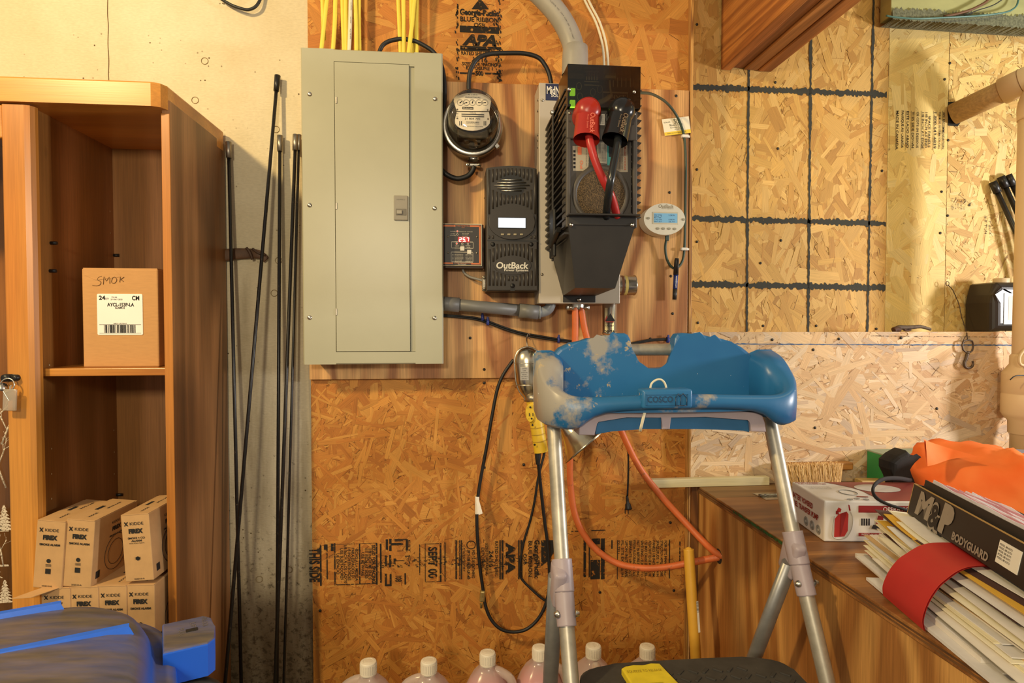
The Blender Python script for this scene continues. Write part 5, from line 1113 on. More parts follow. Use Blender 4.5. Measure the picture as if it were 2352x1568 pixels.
mb = MB(); c = W(1235.5, 1048, -.1); mb.lathe([(.0085, .008), (.0085, 0), (.007, -.012), (.0055, -.022)], c, (0, 0, 1), 14); obj('strain_relief', mb, M['rubber'], dl)
mb = MB(); mb.tube([W(1252, 1030, -.06), W(1248, 1050, -.06), W(1236, 1098, -.06), (W(1228, 1150, -.055)), W(1218, 1195, -.05), W(1203, 1245, -.045), W(1195, 1290, -.045), W(1193, 1312, -.045), W(1199, 1330, -.045), W(1220, 1352, -.05), W(1245, 1374, -.055), W(1270, 1388, -.055)], .0036, 8, 5)
obj('extension_cord', mb, M['rubber'], org=W(1230, 1150, -.055), label='thinner black cord hanging behind the yellow work light handle', cat='cord')
mb = MB(); c = W(1096, 1160, -.0455); mb.box(c, (.0115, .011, .05), None, .002); mb.add([c+V((.004, -.007, .02)), c+V((.015, -.012, -.02)), c+V((.004, -.013, -.024)), c+V((-.003, -.007, .015))], [(0, 1, 2, 3)]); tg = obj('cord_tag', mb, M['paper'], dl)
mb = MB(); c = W(1108, 1368, -.047); mb.box(c, (.015, .016, .032), (R(4), 'Y'), .004); mb.lathe([(0, .012), (.003, .012), (.004, 0)], c+V((-.004, -.006, -.02)), (0, 0, -1), 8); obj('cord_clip', mb, mat('brass_clip', 'a8935c', .4, .6, var=.3, vs=80), dl)

cl = thing('clamp_lamp', 'clamp lamp with a spun metal reflector hanging behind the step stool tray', 'lamp', W(1330, 1000, -.2))
ax = (W(1378, 1075, -.26)-W(1300, 985, -.20)).normalized(); o_ = W(1300, 972, -.2)
mb = MB(); prof = [(.012, -.03), (.018, -.02), (.022, -.005), (.026, .01), (.034, .03), (.046, .05), (.058, .066), (.068, .076), (.070, .077), (.066, .072), (.055, .06), (.043, .045), (.03, .022), (.018, .0)]
ax = V((.62, -.25, -.74)).normalized()
mb.lathe(prof, o_, ax, 40); obj('reflector', mb, M['chrome'], cl)
mb = MB(); mb.lathe([(0, -.075), (.013, -.074), (.015, -.06), (.017, -.03), (.016, -.015)], o_, ax, 18); obj('socket', mb, M['black'], cl)
mb = MB(); mb.tube([o_-ax*.07, W(1330, 930, -.12), W(1400, 945, -.08), W(1432, 985, -.06), W(1442, 1030, -.055), W(1443, 1090, -.055), W(1441, 1140, -.055)], .0026, 8, 6); obj('cord', mb, M['rubber'], cl)
mb = MB(); c = W(1441, 1148, -.055); mb.lathe([(.0035, .012), (.0045, 0), (.0045, -.008), (.008, -.012), (.0095, -.022), (.011, -.026), (0, -.027)], c, (-.12, 0, 1), 10)
for s in (-1, 1): mb.box(c+V((-.002+.0045*s, 0, -.033)), (.0014, .006, .012))
obj('plug', mb, M['black'], cl)

M['org'] = mat('orange_cable', 'cf6a36', .5, var=.12, vs=18, c2='8f5a3a', th=(.60, .72, 3))
cable('battery_cable', [(1321, 690, -.085), (1321, 715, -.085), (1321, 770, -.085), (1318, 850, -.08), (1312, 960, -.07), (1309, 1065, -.06), (1311, 1120, -.055), (1319, 1175, -.055), (1338, 1222, -.06), (1372, 1264, -.07), (1420, 1294, -.085), (1475, 1304, -.11), (1530, 1302, -.14), (1590, 1291, -.17), (1640, 1281, -.195), (1672, 1277, -.205)], .0092, M['org'], 'orange battery cable making the lower loop before entering the bench', seg=14)
cable('battery_cable', [(1332, 690, -.085), (1336, 715, -.085), (1347, 772, -.08), (1375, 850, -.075), (1405, 930, -.07), (1432, 1000, -.065), (1470, 1075, -.07), (1520, 1140, -.085), (1570, 1195, -.11), (1612, 1240, -.15), (1640, 1266, -.19), (1662, 1278, -.215)], .0092, M['org'], 'orange battery cable slanting straight down into the bench', seg=14)

# ================================================================ STEP STOOL
ss = thing('step_stool', 'paint-splattered folding step stool with a blue plastic tool tray', 'step stool', (.42, -.72, 0))
def traymat():
    t = NT('blue_tray_plastic'); co = t.co(); n = t.noise(co, 9, 6, .65)
    sp = t.new('ShaderNodeSeparateXYZ'); t.l(co, sp.inputs[0])
    k = t.math('ADD', n, t.math('MULTIPLY', t.math('ADD', sp.outputs[0], .15), -.55))          # the smears sit mostly on the left half
    blue = t.mix(t.ramp(t.noise(co, 4, 4), [(.35, (0, 0, 0)), (.7, (1, 1, 1))]), lin('1f5f92'), lin('2b6f9e'))
    base = t.mix(t.ramp(k, [(.50, (0, 0, 0)), (.58, (.85,)*3)]), blue, lin('a59a86'))
    g = t.noise(co, 26, 5, .7); base = t.mix(t.ramp(t.math('ADD', g, t.math('MULTIPLY', sp.outputs[0], -.15)), [(.66, (0, 0, 0)), (.70, (.9,)*3)]), base, lin('b5a07a'))
    w2 = t.noise(co, 60, 4, .6); base = t.mix(t.ramp(w2, [(.72, (0, 0, 0)), (.74, (.9,)*3)]), base, lin('d5dbe0'))
    t.col(base); t.bump(k, .15, .002); return t.done(.36)
M['tray'] = traymat(); M['lav'] = mat('lavender_grey_plastic', 'a5979c', .42, var=.08, vs=20, c2='c9c2b8', th=(.66, .74, 3))
YT = -.585
bpx = [(1243, 955), (1242, 900), (1250, 853), (1265, 822), (1287, 799), (1312, 787), (1335, 783), (1352, 777), (1372, 776), (1390, 770), (1408, 770), (1422, 765), (1436, 765), (1444, 769), (1449, 778), (1452, 800), (1455, 822), (1462, 836), (1474, 844), (1490, 846), (1515, 846), (1532, 844), (1541, 836), (1546, 820), (1549, 795), (1551, 776), (1557, 767), (1568, 764), (1590, 766), (1606, 770), (1622, 770), (1640, 776), (1658, 777), (1680, 784), (1706, 797), (1735, 820), (1760, 852), (1778, 885), (1786, 915), (1786, 955)]
mb = MB(); mb.prism([(W(x, y, YT).x, W(x, y, YT).z) for x, y in bpx], YT, YT+.028, bev=.007, seg=3, sm=False); trb = obj('tray_back', mb, M['tray'], ss)
# the wall round the tray, swept along its plan
XL, XR = W(1246, 930, -.62).x, W(1789, 930, -.62).x
plan = [(XL, YT+.01), (XL, -.62), (XL, -.645), (XL+.006, -.67), (XL+.022, -.692), (XL+.05, -.703), (XL+.10, -.709), ((XL+XR)/2, -.715), (XR-.10, -.709), (XR-.05, -.703), (XR-.022, -.692), (XR-.006, -.67), (XR, -.645), (XR, -.62), (XR, YT+.01)]
zl = zz(908, -.705, 1500); zb1 = zz(974, -.66, 1290); zb2 = zz(944, -.712, 1500); zs = zz(853, YT, 1250)
tq = [zz(803, -.575, 1280), zz(822, -.62, 1260), zz(848, -.645, 1255), zz(874, -.67, 1260), zz(896, -.692, 1280), zl, zl]
tops = tq+[zl+.004]+tq[::-1]
bots = [zb1+.01, zb1, zb1, zb1-.001, zb1-.002, zb1-.001, zb2-.003, zb2+.003, zb2-.003, zb1+.001, zb1, zb1, zb1, zb1, zb1+.01]
pl3 = catmull([(x, y, 0) for x, y in plan], 4); tp = catmull([(z, 0, 0) for z in tops], 4); bo = catmull([(z, 0, 0) for z in bots], 4)
vs = []; fs = []; th_ = .011; m_ = len(pl3)
for i in range(m_):
    t_v = (pl3[min(i+1, m_-1)]-pl3[max(i-1, 0)]).normalized(); nn = V((-t_v.y, t_v.x, 0))*-1   # outward
    zt_, zb_ = tp[i].x, bo[i].x; c = pl3[i]; w_ = th_; q_ = min(i, m_-1-i)/18; wi = .011+.036*max(0, 1-q_)**.8
    for (o_, z_) in ((w_*.2, zb_), (w_, zb_+.006), (w_*1.15, (zt_+zb_)/2), (w_, zt_-.008), (w_*.5, zt_-.001), (-wi*.5, zt_-.001), (-wi*.85, zt_-.008), (-wi, zt_-.02), (-wi, zb_+.004)): vs.append((c.x+nn.x*o_, c.y+nn.y*o_, z_))
n9 = 9
for i in range(m_-1): fs += [(i*n9+k_, i*n9+(k_+1) % n9, (i+1)*n9+(k_+1) % n9, (i+1)*n9+k_) for k_ in range(n9)]
fs += [tuple(range(n9)), tuple((m_-1)*n9+k_ for k_ in range(n9))[::-1]]
mb = MB(); mb.add(vs, fs, 0, True); obj('tray_rim', mb, M['tray'], ss)
mb = MB(); mb.prism([(p.x, p.y) for p in pl3[2:-2]]+[(XR-.003, YT+.01), (XL+.003, YT+.01)], zl-.022, zl-.030, 'Z'); obj('tray_floor', mb, M['tray'], ss)
kT = D(-.728); a, b = W(1472, 938, -.725), W(1588, 892, -.725)
mb = MB(); mb.b2((a.x, -.733, a.z), (b.x, -.70, b.z), .005, seg=3); bg = obj('badge_block', mb, M['tray'], ss)
M['trayb'] = mat('blue_plastic_plain', '2a628c', .36, var=.08, vs=20)
yb_ = -.7332; mb = MB()
def fr2(x0, y0, x1, y1, w_=1.6):
    for q in ((x0, y0, x1, y0+w_), (x0, y1-w_, x1, y1), (x0, y0, x0+w_, y1), (x1-w_, y0, x1, y1)): lo_, hi_ = W(q[0], q[3], yb_), W(q[2], q[1], yb_); mb.b2((lo_.x, yb_-.0012, lo_.z), (hi_.x, yb_+.001, hi_.z))
fr2(1483, 905, 1580, 931); obj('badge_frame', mb, M['trayb'], bg)
mb = MB(); mb.text('COSCO', W(1487, 924, yb_-.001), 14*kT, width=62*kT, bold=.015); obj('badge_name', mb, mat('badge_dark', '1d3c5a', .45), bg)
mb = MB(); yb2 = yb_-.0012
for s in ([(1552, 931), (1552, 913), (1558, 904), (1563, 911), (1563, 931), (1552, 931)], [(1563, 931), (1563, 909), (1569, 903), (1577, 913), (1577, 931), (1563, 931)]):
    for i in range(len(s)-1): mb.tube([W(*s[i], yb2), W(*s[i+1], yb2)], .0008, 5, 1)
obj('badge_house', mb, mat('badge_dark2', '1d3c5a', .45), bg)
def flat(poly, Y, dpt, m, name, bev=.002, par=ss):
    mb = MB(); mb.prism([(W(x, y, Y).x, W(x, y, Y).z) for x, y in poly], Y, Y+dpt, bev=bev); return obj(name, mb, m, par)
flat([(1330, 999), (1330, 978), (1334, 960), (1346, 951), (1372, 947), (1440, 942), (1520, 940), (1620, 941), (1700, 944), (1738, 947), (1752, 955), (1758, 972), (1760, 992), (1726, 991), (1723, 966), (1718, 962), (1620, 957), (1539, 956), (1539, 986), (1521, 986), (1521, 956), (1440, 958), (1374, 966), (1369, 972), (1366, 1000)], -.695, .05, M['lav'], 'tray_bracket')
flat([(1368, 998), (1370, 972), (1376, 967), (1440, 959), (1521, 957), (1540, 957), (1620, 958), (1716, 963), (1720, 969), (1722, 993), (1700, 986), (1600, 985), (1480, 985), (1410, 990)], -.688, .05, M['trayb'], 'lower_panel')
mb = MB(); mb.tube([W(1493, 893, -.69), W(1497, 880, -.69), W(1508, 872, -.69), W(1519, 872, -.69), W(1527, 880, -.69), W(1531, 893, -.69)], .002, 8, 6); obj('wire_hoop', mb, M['whc'], ss)
mb = MB(); mb.tube([W(1483, 937, -.712), W(1477, 962, -.71), W(1470, 990, -.705)], .0028, 8, 2, flat=(1, .5)); obj('tie_strap', mb, M['whc'], ss)
# tubular frame
def legpt(side, z):
    if side < 0: pts = [(.2, -.555, 1.03), (.197, -.62, .879), (.199, -.70, .644), (.20, -.78, .482)]
    else: pts = [(.632, -.555, 1.03), (.636, -.62, .872), (.641, -.70, .668), (.656, -.78, .456)]
    for i in range(len(pts)-1):
        a, b = V(pts[i]), V(pts[i+1])
        if z >= b.z or i == len(pts)-2: return a+(b-a)*((z-a.z)/(b.z-a.z))
mb = MB(); mb.tube([(.215, -.575, .97), (.222, -.556, 1.0), (.250, -.556, 1.022), (.33, -.556, 1.028), (.50, -.556, 1.028), (.575, -.556, 1.022), (.605, -.556, 1.0), (.615, -.575, .97)], .0125, 14, 5); obj('handle_bar', mb, M['alu'], ss)
for s in (-1, 1):
    mb = MB(); mb.tube([legpt(s, .95), legpt(s, .88), legpt(s, .65), legpt(s, .47), legpt(s, .25), legpt(s, .02)], .0138, 14, 4); obj('front_leg', mb, M['alu'], ss)
for s, A, B in ((-1, V((.190, -.692, .625)), V((.199, -.57, .36))), (1, V((.632, -.700, .635)), V((.612, -.575, .345)))):
    d = B-A; E_ = A+d*((A.z-.005)/(A.z-B.z)); mb = MB(); mb.tube([A, B, E_], .0135, 14, 1, flat=(1.15, .8)); obj('rear_leg', mb, mat('grey_tube', '8f8d89', .38, .6, var=.15, vs=20), ss)
    for P_ in (legpt(s, .02), E_):
        mb = MB(); mb.lathe([(0, 0), (.019, 0), (.0185, .03), (.0150, .034)], V((P_.x, P_.y, 0)), (0, 0, 1), 14); obj('foot', mb, M['rubber'], ss)
def brk(pa, pb, r, name='pivot_bracket'):
    mb = MB(); d = (pb-pa); mb.tube([pa, pa+d*.04, pa+d*.5, pa+d*.96, pb], r, 16, 1); return mb
for s, zt_, zm, zb_ in ((-1, .655, .605, .555), (1, .690, .635, .585)):
    a, m2, b = legpt(s, zt_), legpt(s, zm), legpt(s, zb_)
    mb = brk(a, m2, .0185); pb = obj('pivot_bracket', mb, M['lav'], ss)
    mb = brk(m2, b, .0172); obj('sleeve', mb, M['lav'], pb)
    mb = MB(); rr = Matrix.Rotation(R(18), 4, 'X'); c = m2+V((-.004*s if s > 0 else -.008, .018, .008)); mb.box(c, (.024, .05, .075), rr, .008, seg=3); obj('bracket_arm', mb, M['lav'], pb)
    for sg in (-1, 1):
        mb = MB(); mb.lathe([(0, .007), (.004, .006), (.0065, 0)], b+V((sg*.016, .0, .022)), (sg, -.25, 0), 12); obj('rivet', mb, M['steel'], pb)
# black treaded step with a yellow latch
zst = .461
def step(z, y0, y1, x0=.222, x1=.612, name='step'):
    c = (x0+x1)/2; mb = MB()
    po = [(x0, y1), (x1, y1)]+[(c+(x1-c)*math.cos(R(a))**.35 if a < 90 else c-(c-x0)*abs(math.cos(R(a)))**.35, y0+.0-.055+.055*math.sin(R(a))**.8) for a in (2, 10, 20, 32, 45, 60, 75, 89, 91, 105, 120, 135, 148, 160, 170, 178)]
    mb.prism(po, z, z-.03, 'Z', .005, seg=3); return obj(name, mb, mat('black_tread', '3a3733', .7, var=.25, vs=30, c2='8a7a62', th=(.70, .74, 2)), ss)
st_ = step(zst, -.700, -.94)
mb = MB(); rnd = random.Random(3)
for i in range(16):
    for j in range(8):
        x = .246+i*.0228; y = -.742-j*.024
        if j == 0 and not 2 < i < 13: continue
        a = 45 if (i+j) % 2 else -45
        mb.box((x, y, zst+.0006), (.018, .006, .003), (R(a), 'Z'), .001)
obj('tread_pattern', mb, mat('tread_raised', '35322e', .75), st_, kind='stuff')
step(.235, -.86, -1.10, name='lower_step')
ly = WZ(1480, 1526, zst+.006)
mb = MB(Matrix.Translation(V((.338, -.743, zst+.002))) @ Matrix.Rotation(R(2), 4, 'Z'))
mb.prism([(-.039, .006), (-.030, .012), (-.015, .009), (0, .012), (.018, .010), (.034, .013), (.047, -.075), (.024, -.075), (.020, -.042), (-.018, -.042), (-.014, -.075), (-.036, -.075)], .010, -.006, 'Z', .003, seg=3); lk = obj('release_latch', mb, mat('yellow_latch', 'd8c12c', .5, var=.12, vs=30, c2='8c7a3a', th=(.66, .74, 2)), ss)
mb = MB(); mb.text('SQUEEZE TO RELEASE', (.305, -.755, zst+.0126), .007, u=(1, 0, 0), v=(0, 1, 0), width=.062); obj('latch_words', mb, mat('latch_olive', 'a08c26', .5), lk)

# ================================================================ JUGS, POLE
M['jug'] = clear('milky_plastic', 'fbf0ea', .1, .2, .55, 'f4e8de'); M['cap'] = mat('cream_cap', 'e6dcc8', .45, var=.03); M['pink'] = mat('pink_liquid', 'd0305a', .25, var=.05)
def jug(px, py, Y, hang, fill, label, tilt=0):
    p = W(px, py, Y); H_ = p.z; k_ = H_/.295
    t = thing('plastic_jug', label, 'jug', (p.x, p.y, 0), 'white-capped jugs along the wall')
    T = Matrix.Translation(V((p.x, p.y, 0))) @ Matrix.Rotation(R(hang), 4, 'Z')
    prof = [(0, .002), (.052, .002), (.060, .010), (.063, .03), (.063, .165), (.062, .180), (.058, .198), (.049, .218), (.038, .238), (.026, .252), (.019, .260), (.018, .268)]
    mb = MB(T); mb.lathe([(r, h*k_) for r, h in prof], (0, 0, 0), seg=36, sq=3.2); obj('jug_body', mb, M['jug'], t)
    zf = fill*k_; inn = [(max(r-.002, 0), h*k_) for r, h in prof if h*k_ < zf]
    rl = [((prof[i][0]+(prof[i+1][0]-prof[i][0])*(fill-prof[i][1])/(prof[i+1][1]-prof[i][1]))-.002) for i in range(len(prof)-1) if prof[i][1] <= fill < prof[i+1][1]]
    inn += [(rl[0] if rl else .05, zf), (0, zf)]
    mb = MB(T); mb.lathe([(r, max(h, .004)) for r, h in inn], (0, 0, 0), seg=30, sq=3.2); obj('liquid', mb, M['pink'], t)
    mb = MB(T); mb.tube([(.016, 0, .252*k_), (.034, 0, .247*k_), (.056, 0, .232*k_), (.065, 0, .205*k_), (.067, 0, .170*k_), (.062, 0, .140*k_)], .0115, 12, 6, flat=(.9, 1)); obj('handle', mb, M['jug'], t)
    mb = MB(T); r = .0192; vs = []
    mb.lathe([(0, .0268), (.0165, .0268), (.0185, .0258), (r, .0235), (r, .002), (r*1.03, 0), (r*1.03, -.004), (.017, -.004)], (0, 0, .268*k_+.0002), seg=28); cp = obj('cap', mb, M['cap'], t)
    mb = MB(T)
    for i in range(30): a = 2*math.pi*i/30; mb.box((r*math.cos(a), r*math.sin(a), .268*k_+.0125), (.0012, .0014, .019), (a, 'Z'))
    obj('cap_knurl', mb, M['cap'], cp, kind='stuff')
    mb = MB(T); mb.tube([(.0125*math.cos(R(a)), .0125*math.sin(R(a)), .268*k_+.0268) for a in range(0, 360, 24)], .0007, 5, closed=True); mb.text('PUSH DOWN', (0, -.001, .268*k_+.0272), .004, u=(1, 0, 0), v=(0, 1, 0), width=.018, align='CENTER'); obj('cap_emboss', mb, M['cap'], cp)
jug(846, 1518, -.33, 170, .13, 'leftmost white-capped jug, handle turned to the left')
jug(985, 1516, -.33, 172, .13, 'white-capped jug second from the left, handle turned to the left')
jug(1120, 1498, -.30, -15, .228, 'white-capped jug of pink liquid just left of the stool leg, third from the left')
jug(1240, 1486, -.28, -8, .232, 'white-capped jug of pink liquid partly behind the stool legs')
jug(1363, 1483, -.28, -85, .17, 'white-capped jug just right of the stool leg')
jug(1487, 1485, -.28, -70, .17, 'rightmost white-capped jug, behind the black stool step')
A, B = W(1582, 1266, -.215), W(1598, 1510, -.27); d = B-A; E_ = A+d*((A.z-.002)/(A.z-B.z))
yp_ = thing('tool_handle', 'yellow tool handle standing beside the wooden bench', 'handle', E_)
mb = MB(); dn_ = d.normalized(); mb.tube([A-dn_*.006, A-dn_*.003, A+dn_*.004, A+dn_*.012, A+d*.5, E_], .0138, 16, 1); mb.lathe([(0, .012), (.006, .010), (.0105, .005), (.0136, -.006)], A, -dn_, 16); obj('pole', mb, mat('yellow_fibreglass', 'dba63a', .4, var=.1, vs=12), yp_)
mb = MB(); c0, c1 = A+d*.46, A+d*.75; off_ = V((.009, -.0113, 0)); mb.add([c0+off_+V((-.004, -.0012, 0)), c0+off_+V((.004, .001, 0)), c1+off_+V((.004, .001, 0)), c1+off_+V((-.004, -.0012, 0))], [(0, 1, 2, 3)]); ql = obj('sticker', mb, M['paper'], yp_)
mb = MB()
for i in range(9): p = c0+(c1-c0)*(.02+.04*i)+off_+V((0, -.0008, 0)); mb.rect(p-V((.0035, 0, .0006)), p+V((.0035, 0, .0006)))
obj('sticker_bars', mb, M['ink'], ql)

# ================================================================ BENCH
ZB = .612; XB = .717
bw = wood('bench_plywood', 'cf9a56', 'a06a34', 'Z', fig=8, ws=3.6, along=.8, seed=41, rough=.5, knots=3)
bt = wood('bench_top_wood', '8f6c42', '6d4e2c', 'X', fig=6, ws=7, along=.8, seed=42, rough=.5)
bl = wood('bench_lid_wood', 'a06c38', '7d4f26', 'X', fig=6, ws=7, along=.7, seed=43, rough=.45)
bench = thing('wooden_bench', 'wooden plywood bench with a hinged lid, cluttered on top', 'bench', (1.4, -.7, 0))
mb = MB(); mb.b2((XB, -1.55, 0), (XB+.018, YL-.004, ZB-.021), .001); side = obj('side_panel', mb, bw, bench)
mb = MB(); mb.b2((XB+.018, -1.55, 0), (2.3, -1.532, ZB-.021), .001); obj('front_panel', mb, bw, bench)
ys = WZ(1765, 1139, ZB).y
mb = MB(); mb.b2((XB-.004, ys+.001, ZB-.02), (2.3, YL-.003, ZB), .0015); obj('fixed_board', mb, bt, bench)
mb = MB(); mb.b2((XB-.004, -1.56, ZB-.02), (2.3, ys-.001, ZB), .0015); lidb = obj('lid_board', mb, bl, bench)
for i, (z_, c_) in enumerate(((-.0065, '5a3a1c'), (-.0125, '6b4826'))):
    mb = MB(); mb.b2((XB-.0046, -1.56, ZB+z_-.0016), (XB-.0035, YL-.004, ZB+z_+.0016)); obj('ply_layer', mb, mat('ply_layer_%d' % i, c_, .7, var=.3, vs=30), lidb)
mb = MB(); mb.b2((XB-.0048, WZ(1800, 1246, ZB).y, ZB-.009), (XB-.0034, WZ(1690, 1168, ZB).y, ZB-.002)); obj('paint_smear', mb, worn('green_paint', '2f5a28', .40, .52, 60), lidb)
hp = WX(1651, 1277, XB)
mb = MB(); mb.disc((XB-.0006, hp.y, hp.z), .020, (-1, 0, 0), 20); obj('cable_hole', mb, M['gap'], side)
# hinge
hc = WZ(1772, 1140, ZB); hg = MB(); hx0, hx1 = WZ(1742, 1139, ZB).x, WZ(1800, 1139, ZB).x
hg.add([(hx0, hc.y+.004, ZB+.0012), (hx1, hc.y+.004, ZB+.0012), (hx1, hc.y+.035, ZB+.0012), (hx0-.005, hc.y+.035, ZB+.0012)], [(0, 1, 2, 3)]); hg.box(((hx0+hx1)/2, hc.y-.018, ZB+.0008), (hx1-hx0, .03, .0016)); hg.box(((hx0+hx1)/2, hc.y+.018, ZB+.0008), (hx1-hx0, .03, .0016))
hin = obj('hinge', hg, M['steel'], bench)
mb = MB(); mb.tube([(hx0-.002, hc.y, ZB+.004), (hx1+.002, hc.y, ZB+.004)], .0045, 10, 1)
for i in range(5): x_ = hx0+(hx1-hx0)*(i+.5)/5; mb.lathe([(.0047, -.004), (.005, 0), (.0047, .004)], (x_, hc.y, ZB+.004), (1, 0, 0), 10)
obj('hinge_pin', mb, M['dullsteel'], hin)
# ---- lath, brush, block, paper, green box along the wall
zt = ZB+.0005
a = W(1495, 1100, -.076); b = W(1767, 1100, -.076)
mb = MB(); mb.b2((a.x, -.078, zt), (b.x, -.056, zt+.0235), .001); obj('wood_lath', mb, wood('painted_lath', 'd9cfa8', 'c9bd92', 'X', seed=50, fine=.1), org=(a.x, -.07, zt), label='pale painted lath lying along the back of the bench, overhanging its end', cat='lath')
br = thing('bench_brush', 'wide tan bristle brush lying against the wall on the bench', 'brush', (1.07, -.09, ZB))
bx0, bx1 = W(1795, 1090, -.10).x, W(1935, 1090, -.10).x
mb = MB(); mb.b2((bx0-.01, -.085, ZB+.040), (bx1+.045, -.055, ZB+.062), .004); obj('brush_block', mb, wood('brush_wood', 'b5803f', '8a5a28', 'X', seed=51), br)
vs = []; fs = []; rnd = random.Random(6); cols = []
ms = [mat('bristle_%d' % i, c, .6, var=.1) for i, c in enumerate(('c79a52', 'b08442', 'd8b06a'))]
mb = MB()
for i in range(1500):
    row = rnd.random(); u = rnd.random(); tuft = round(u*22)/22; x = bx0+(bx1-bx0)*(u*.35+tuft*.65); zt_ = ZB+.048+rnd.uniform(-.004, .018); y = -.070-.032*row; ln_ = rnd.uniform(.040, .052)
    tip = V((x+(u-.3)*-.018+rnd.gauss(0, .003), y-.012+rnd.gauss(0, .004), max(ZB+.001, zt_-ln_))); p = V((x+rnd.gauss(0, .002), y, zt_)); w_ = .0009
    mb.add([p-V((w_, 0, 0)), p+V((w_, 0, 0)), tip+V((w_*.4, 0, 0)), tip-V((w_*.4, 0, 0))], [(0, 1, 2, 3)], rnd.randrange(3))
obj('bristles', mb, ms, br, kind='stuff')
mb = MB(); a = WZ(1932, 1101, ZB+.002); mb.box((a.x+.045, -.115, ZB+.010), (.075, .04, .018), (R(-6), 'Z'), .001); obj('wood_block', mb, wood('pine_offcut', 'd8b878', 'bd9a5c', 'X', seed=52), org=(a.x+.045, -.115, ZB), label='small pale wood offcut between the brush and the green box', cat='wood block')
gx = W(2031, 1080, -.13).x
gb = thing('green_carton', 'green carton with a grey-green top, behind the black pouch on the bench', 'box', (gx+.07, -.1, ZB))
mb = MB(); mb.b2((gx, -.150, ZB+.0005), (gx+.15, -.055, W(2031, 1050, -.15).z), .0015); g_ = obj('carton_body', mb, mat('green_card', '2f8a4a', .55, var=.05), gb)
zg = W(2031, 1050, -.15).z; mb = MB(); mb.b2((gx-.001, -.151, zg-.001), (gx+.151, -.054, zg+.0035), .001); obj('carton_lid', mb, mat('grey_green_card', '8f9a82', .6, var=.12, vs=20), gb)
# crumpled paper
mb = MB(); bmx = bmesh.new(); bmesh.ops.create_icosphere(bmx, subdivisions=3, radius=.022)
for v in bmx.verts: v.co *= 1+.35*noise.noise(v.co*70)+.15*noise.noise(v.co*160); v.co.x *= 1.25; v.co.z *= .6
pc = WZ(2035, 1100, ZB); bmesh.ops.translate(bmx, verts=bmx.verts, vec=V((pc.x-.03, -.185, ZB+.014))); mb.frombm(bmx); obj('crumpled_paper', mb, mat('cream_tissue', 'dccfb2', .8), org=(pc.x-.03, -.185, ZB), label='crumpled cream paper in front of the green carton', cat='paper')

# ---- white pump carton
pb = thing('pump_carton', 'white and dark red fuel transfer pump carton lying on the bench', 'box', (.799, -.542, ZB))
PT = Matrix.Translation(V((.799, -.542, ZB+.0006))) @ Matrix.Rotation(R(-7), 4, 'Z'); PW, PD, PH = .29, .165, .088
mb = MB(PT); mb.b2((0, 0, 0), (PW, PD, PH), .0025); pbb = obj('carton_body', mb, mat('carton_white', 'dcd5ca', .5, var=.03), pb)
mr = mat('carton_maroon', '8c3a34', .5, var=.06); mred = mat('carton_red', 'b02a22', .5); mdr = mat('carton_dark_red', '8e1f1c', .5); mg = mat('carton_grey', '8d8880', .6); mbk = mat('carton_black', '2a2422', .5)
# top: maroon field with a white rounded area
mb = MB(PT); zt = PH+.0006; edge = [(.105+.038*math.sin(math.pi*i/14)*1.0, .004+(PD-.008)*i/14) for i in range(15)]
edge = [(.062+.062*math.sin(math.pi*.5*min(1, (1-i/14)*1.6+.12))+(.02 if i == 0 else 0)*0, .003+(PD-.006)*i/14) for i in range(15)]
mb.add([(PW-.002, .003, zt), (PW-.002, PD-.003, zt)]+[(x, y, zt) for x, y in edge[::-1]], [tuple(range(17))]); obj('top_field', mb, mr, pbb)
mb = MB(PT); zt2 = PH+.0012
mb.add([(.17+.05*math.cos(R(a)), .105+.035*math.sin(R(a)), zt2) for a in range(0, 360, 15)], [tuple(range(24))]); obj('top_window', mb, mat('carton_pale', 'c9c2b6', .5), pbb)
def top_t(mb, s, x, y, h, w_, b=0): mb.text(s, (x, y, PH+.0010), h, u=(1, 0, 0), v=(0, 1, 0), width=w_, bold=b)
mb = MB(PT); top_t(mb, 'BATTERY POWERED', .004, PD-.014, .008, .055, .03); top_t(mb, 'FUEL TRANSFER PUMP', .006, PD-.026, .008, .066, .03); obj('top_title', mb, mdr, pbb)
mb = MB(PT)
for i, s in enumerate(('* AUTO-STOP SENSOR ON EACH TANK', '* TRANSFERS 2.4 GPM', '* IDEAL FOR BOATS AND CARS')): top_t(mb, s, .008+.002*i, PD-.046-.0105*i, .0045, .06-.004*i)
mb.tube([(.085+.018*math.cos(R(a)), .068+.022*math.sin(R(a)), PH+.0009) for a in range(0, 360, 18)], .0008, 4, closed=True)
for x, y in ((.06, .012), (.078, .018), (.095, .012)): mb.tube([(x+.006*math.cos(R(a)), y+.005*math.sin(R(a)), PH+.0009) for a in range(0, 360, 40)], .0006, 4, closed=True)
obj('top_drawing', mb, mg, pbb)
mb = MB(PT); mb.add([(.088, .040, PH+.0010), (.112, .036, PH+.001), (.108, .028, PH+.001), (.086, .032, PH+.001)], [(0, 1, 2, 3)]); obj('top_pump', mb, mr, pbb)
# left side: lettering in the receding direction
sd = dict(u=(0, -1, 0), v=(0, 0, 1)); mb = MB(PT)
mb.text('BATTERY POWERED', (-.0007, .158, .055), .0115, width=.105, bold=.04, shear=.15, **sd); mb.text('FUEL TRANSFER PUMP', (-.0007, .158, .037), .0115, width=.132, bold=.04, shear=.15, **sd); obj('side_title', mb, mdr, pbb)
for y_ in (.085, .055, .025):
    mb = MB(PT)
    for r in (.0095, .0065, .004): mb.tube([(-.0006, y_+r*math.cos(R(a)), .018+r*math.sin(R(a))) for a in range(0, 360, 18)], .0011, 4, closed=True)
    obj('side_icon', mb, mg, pbb)
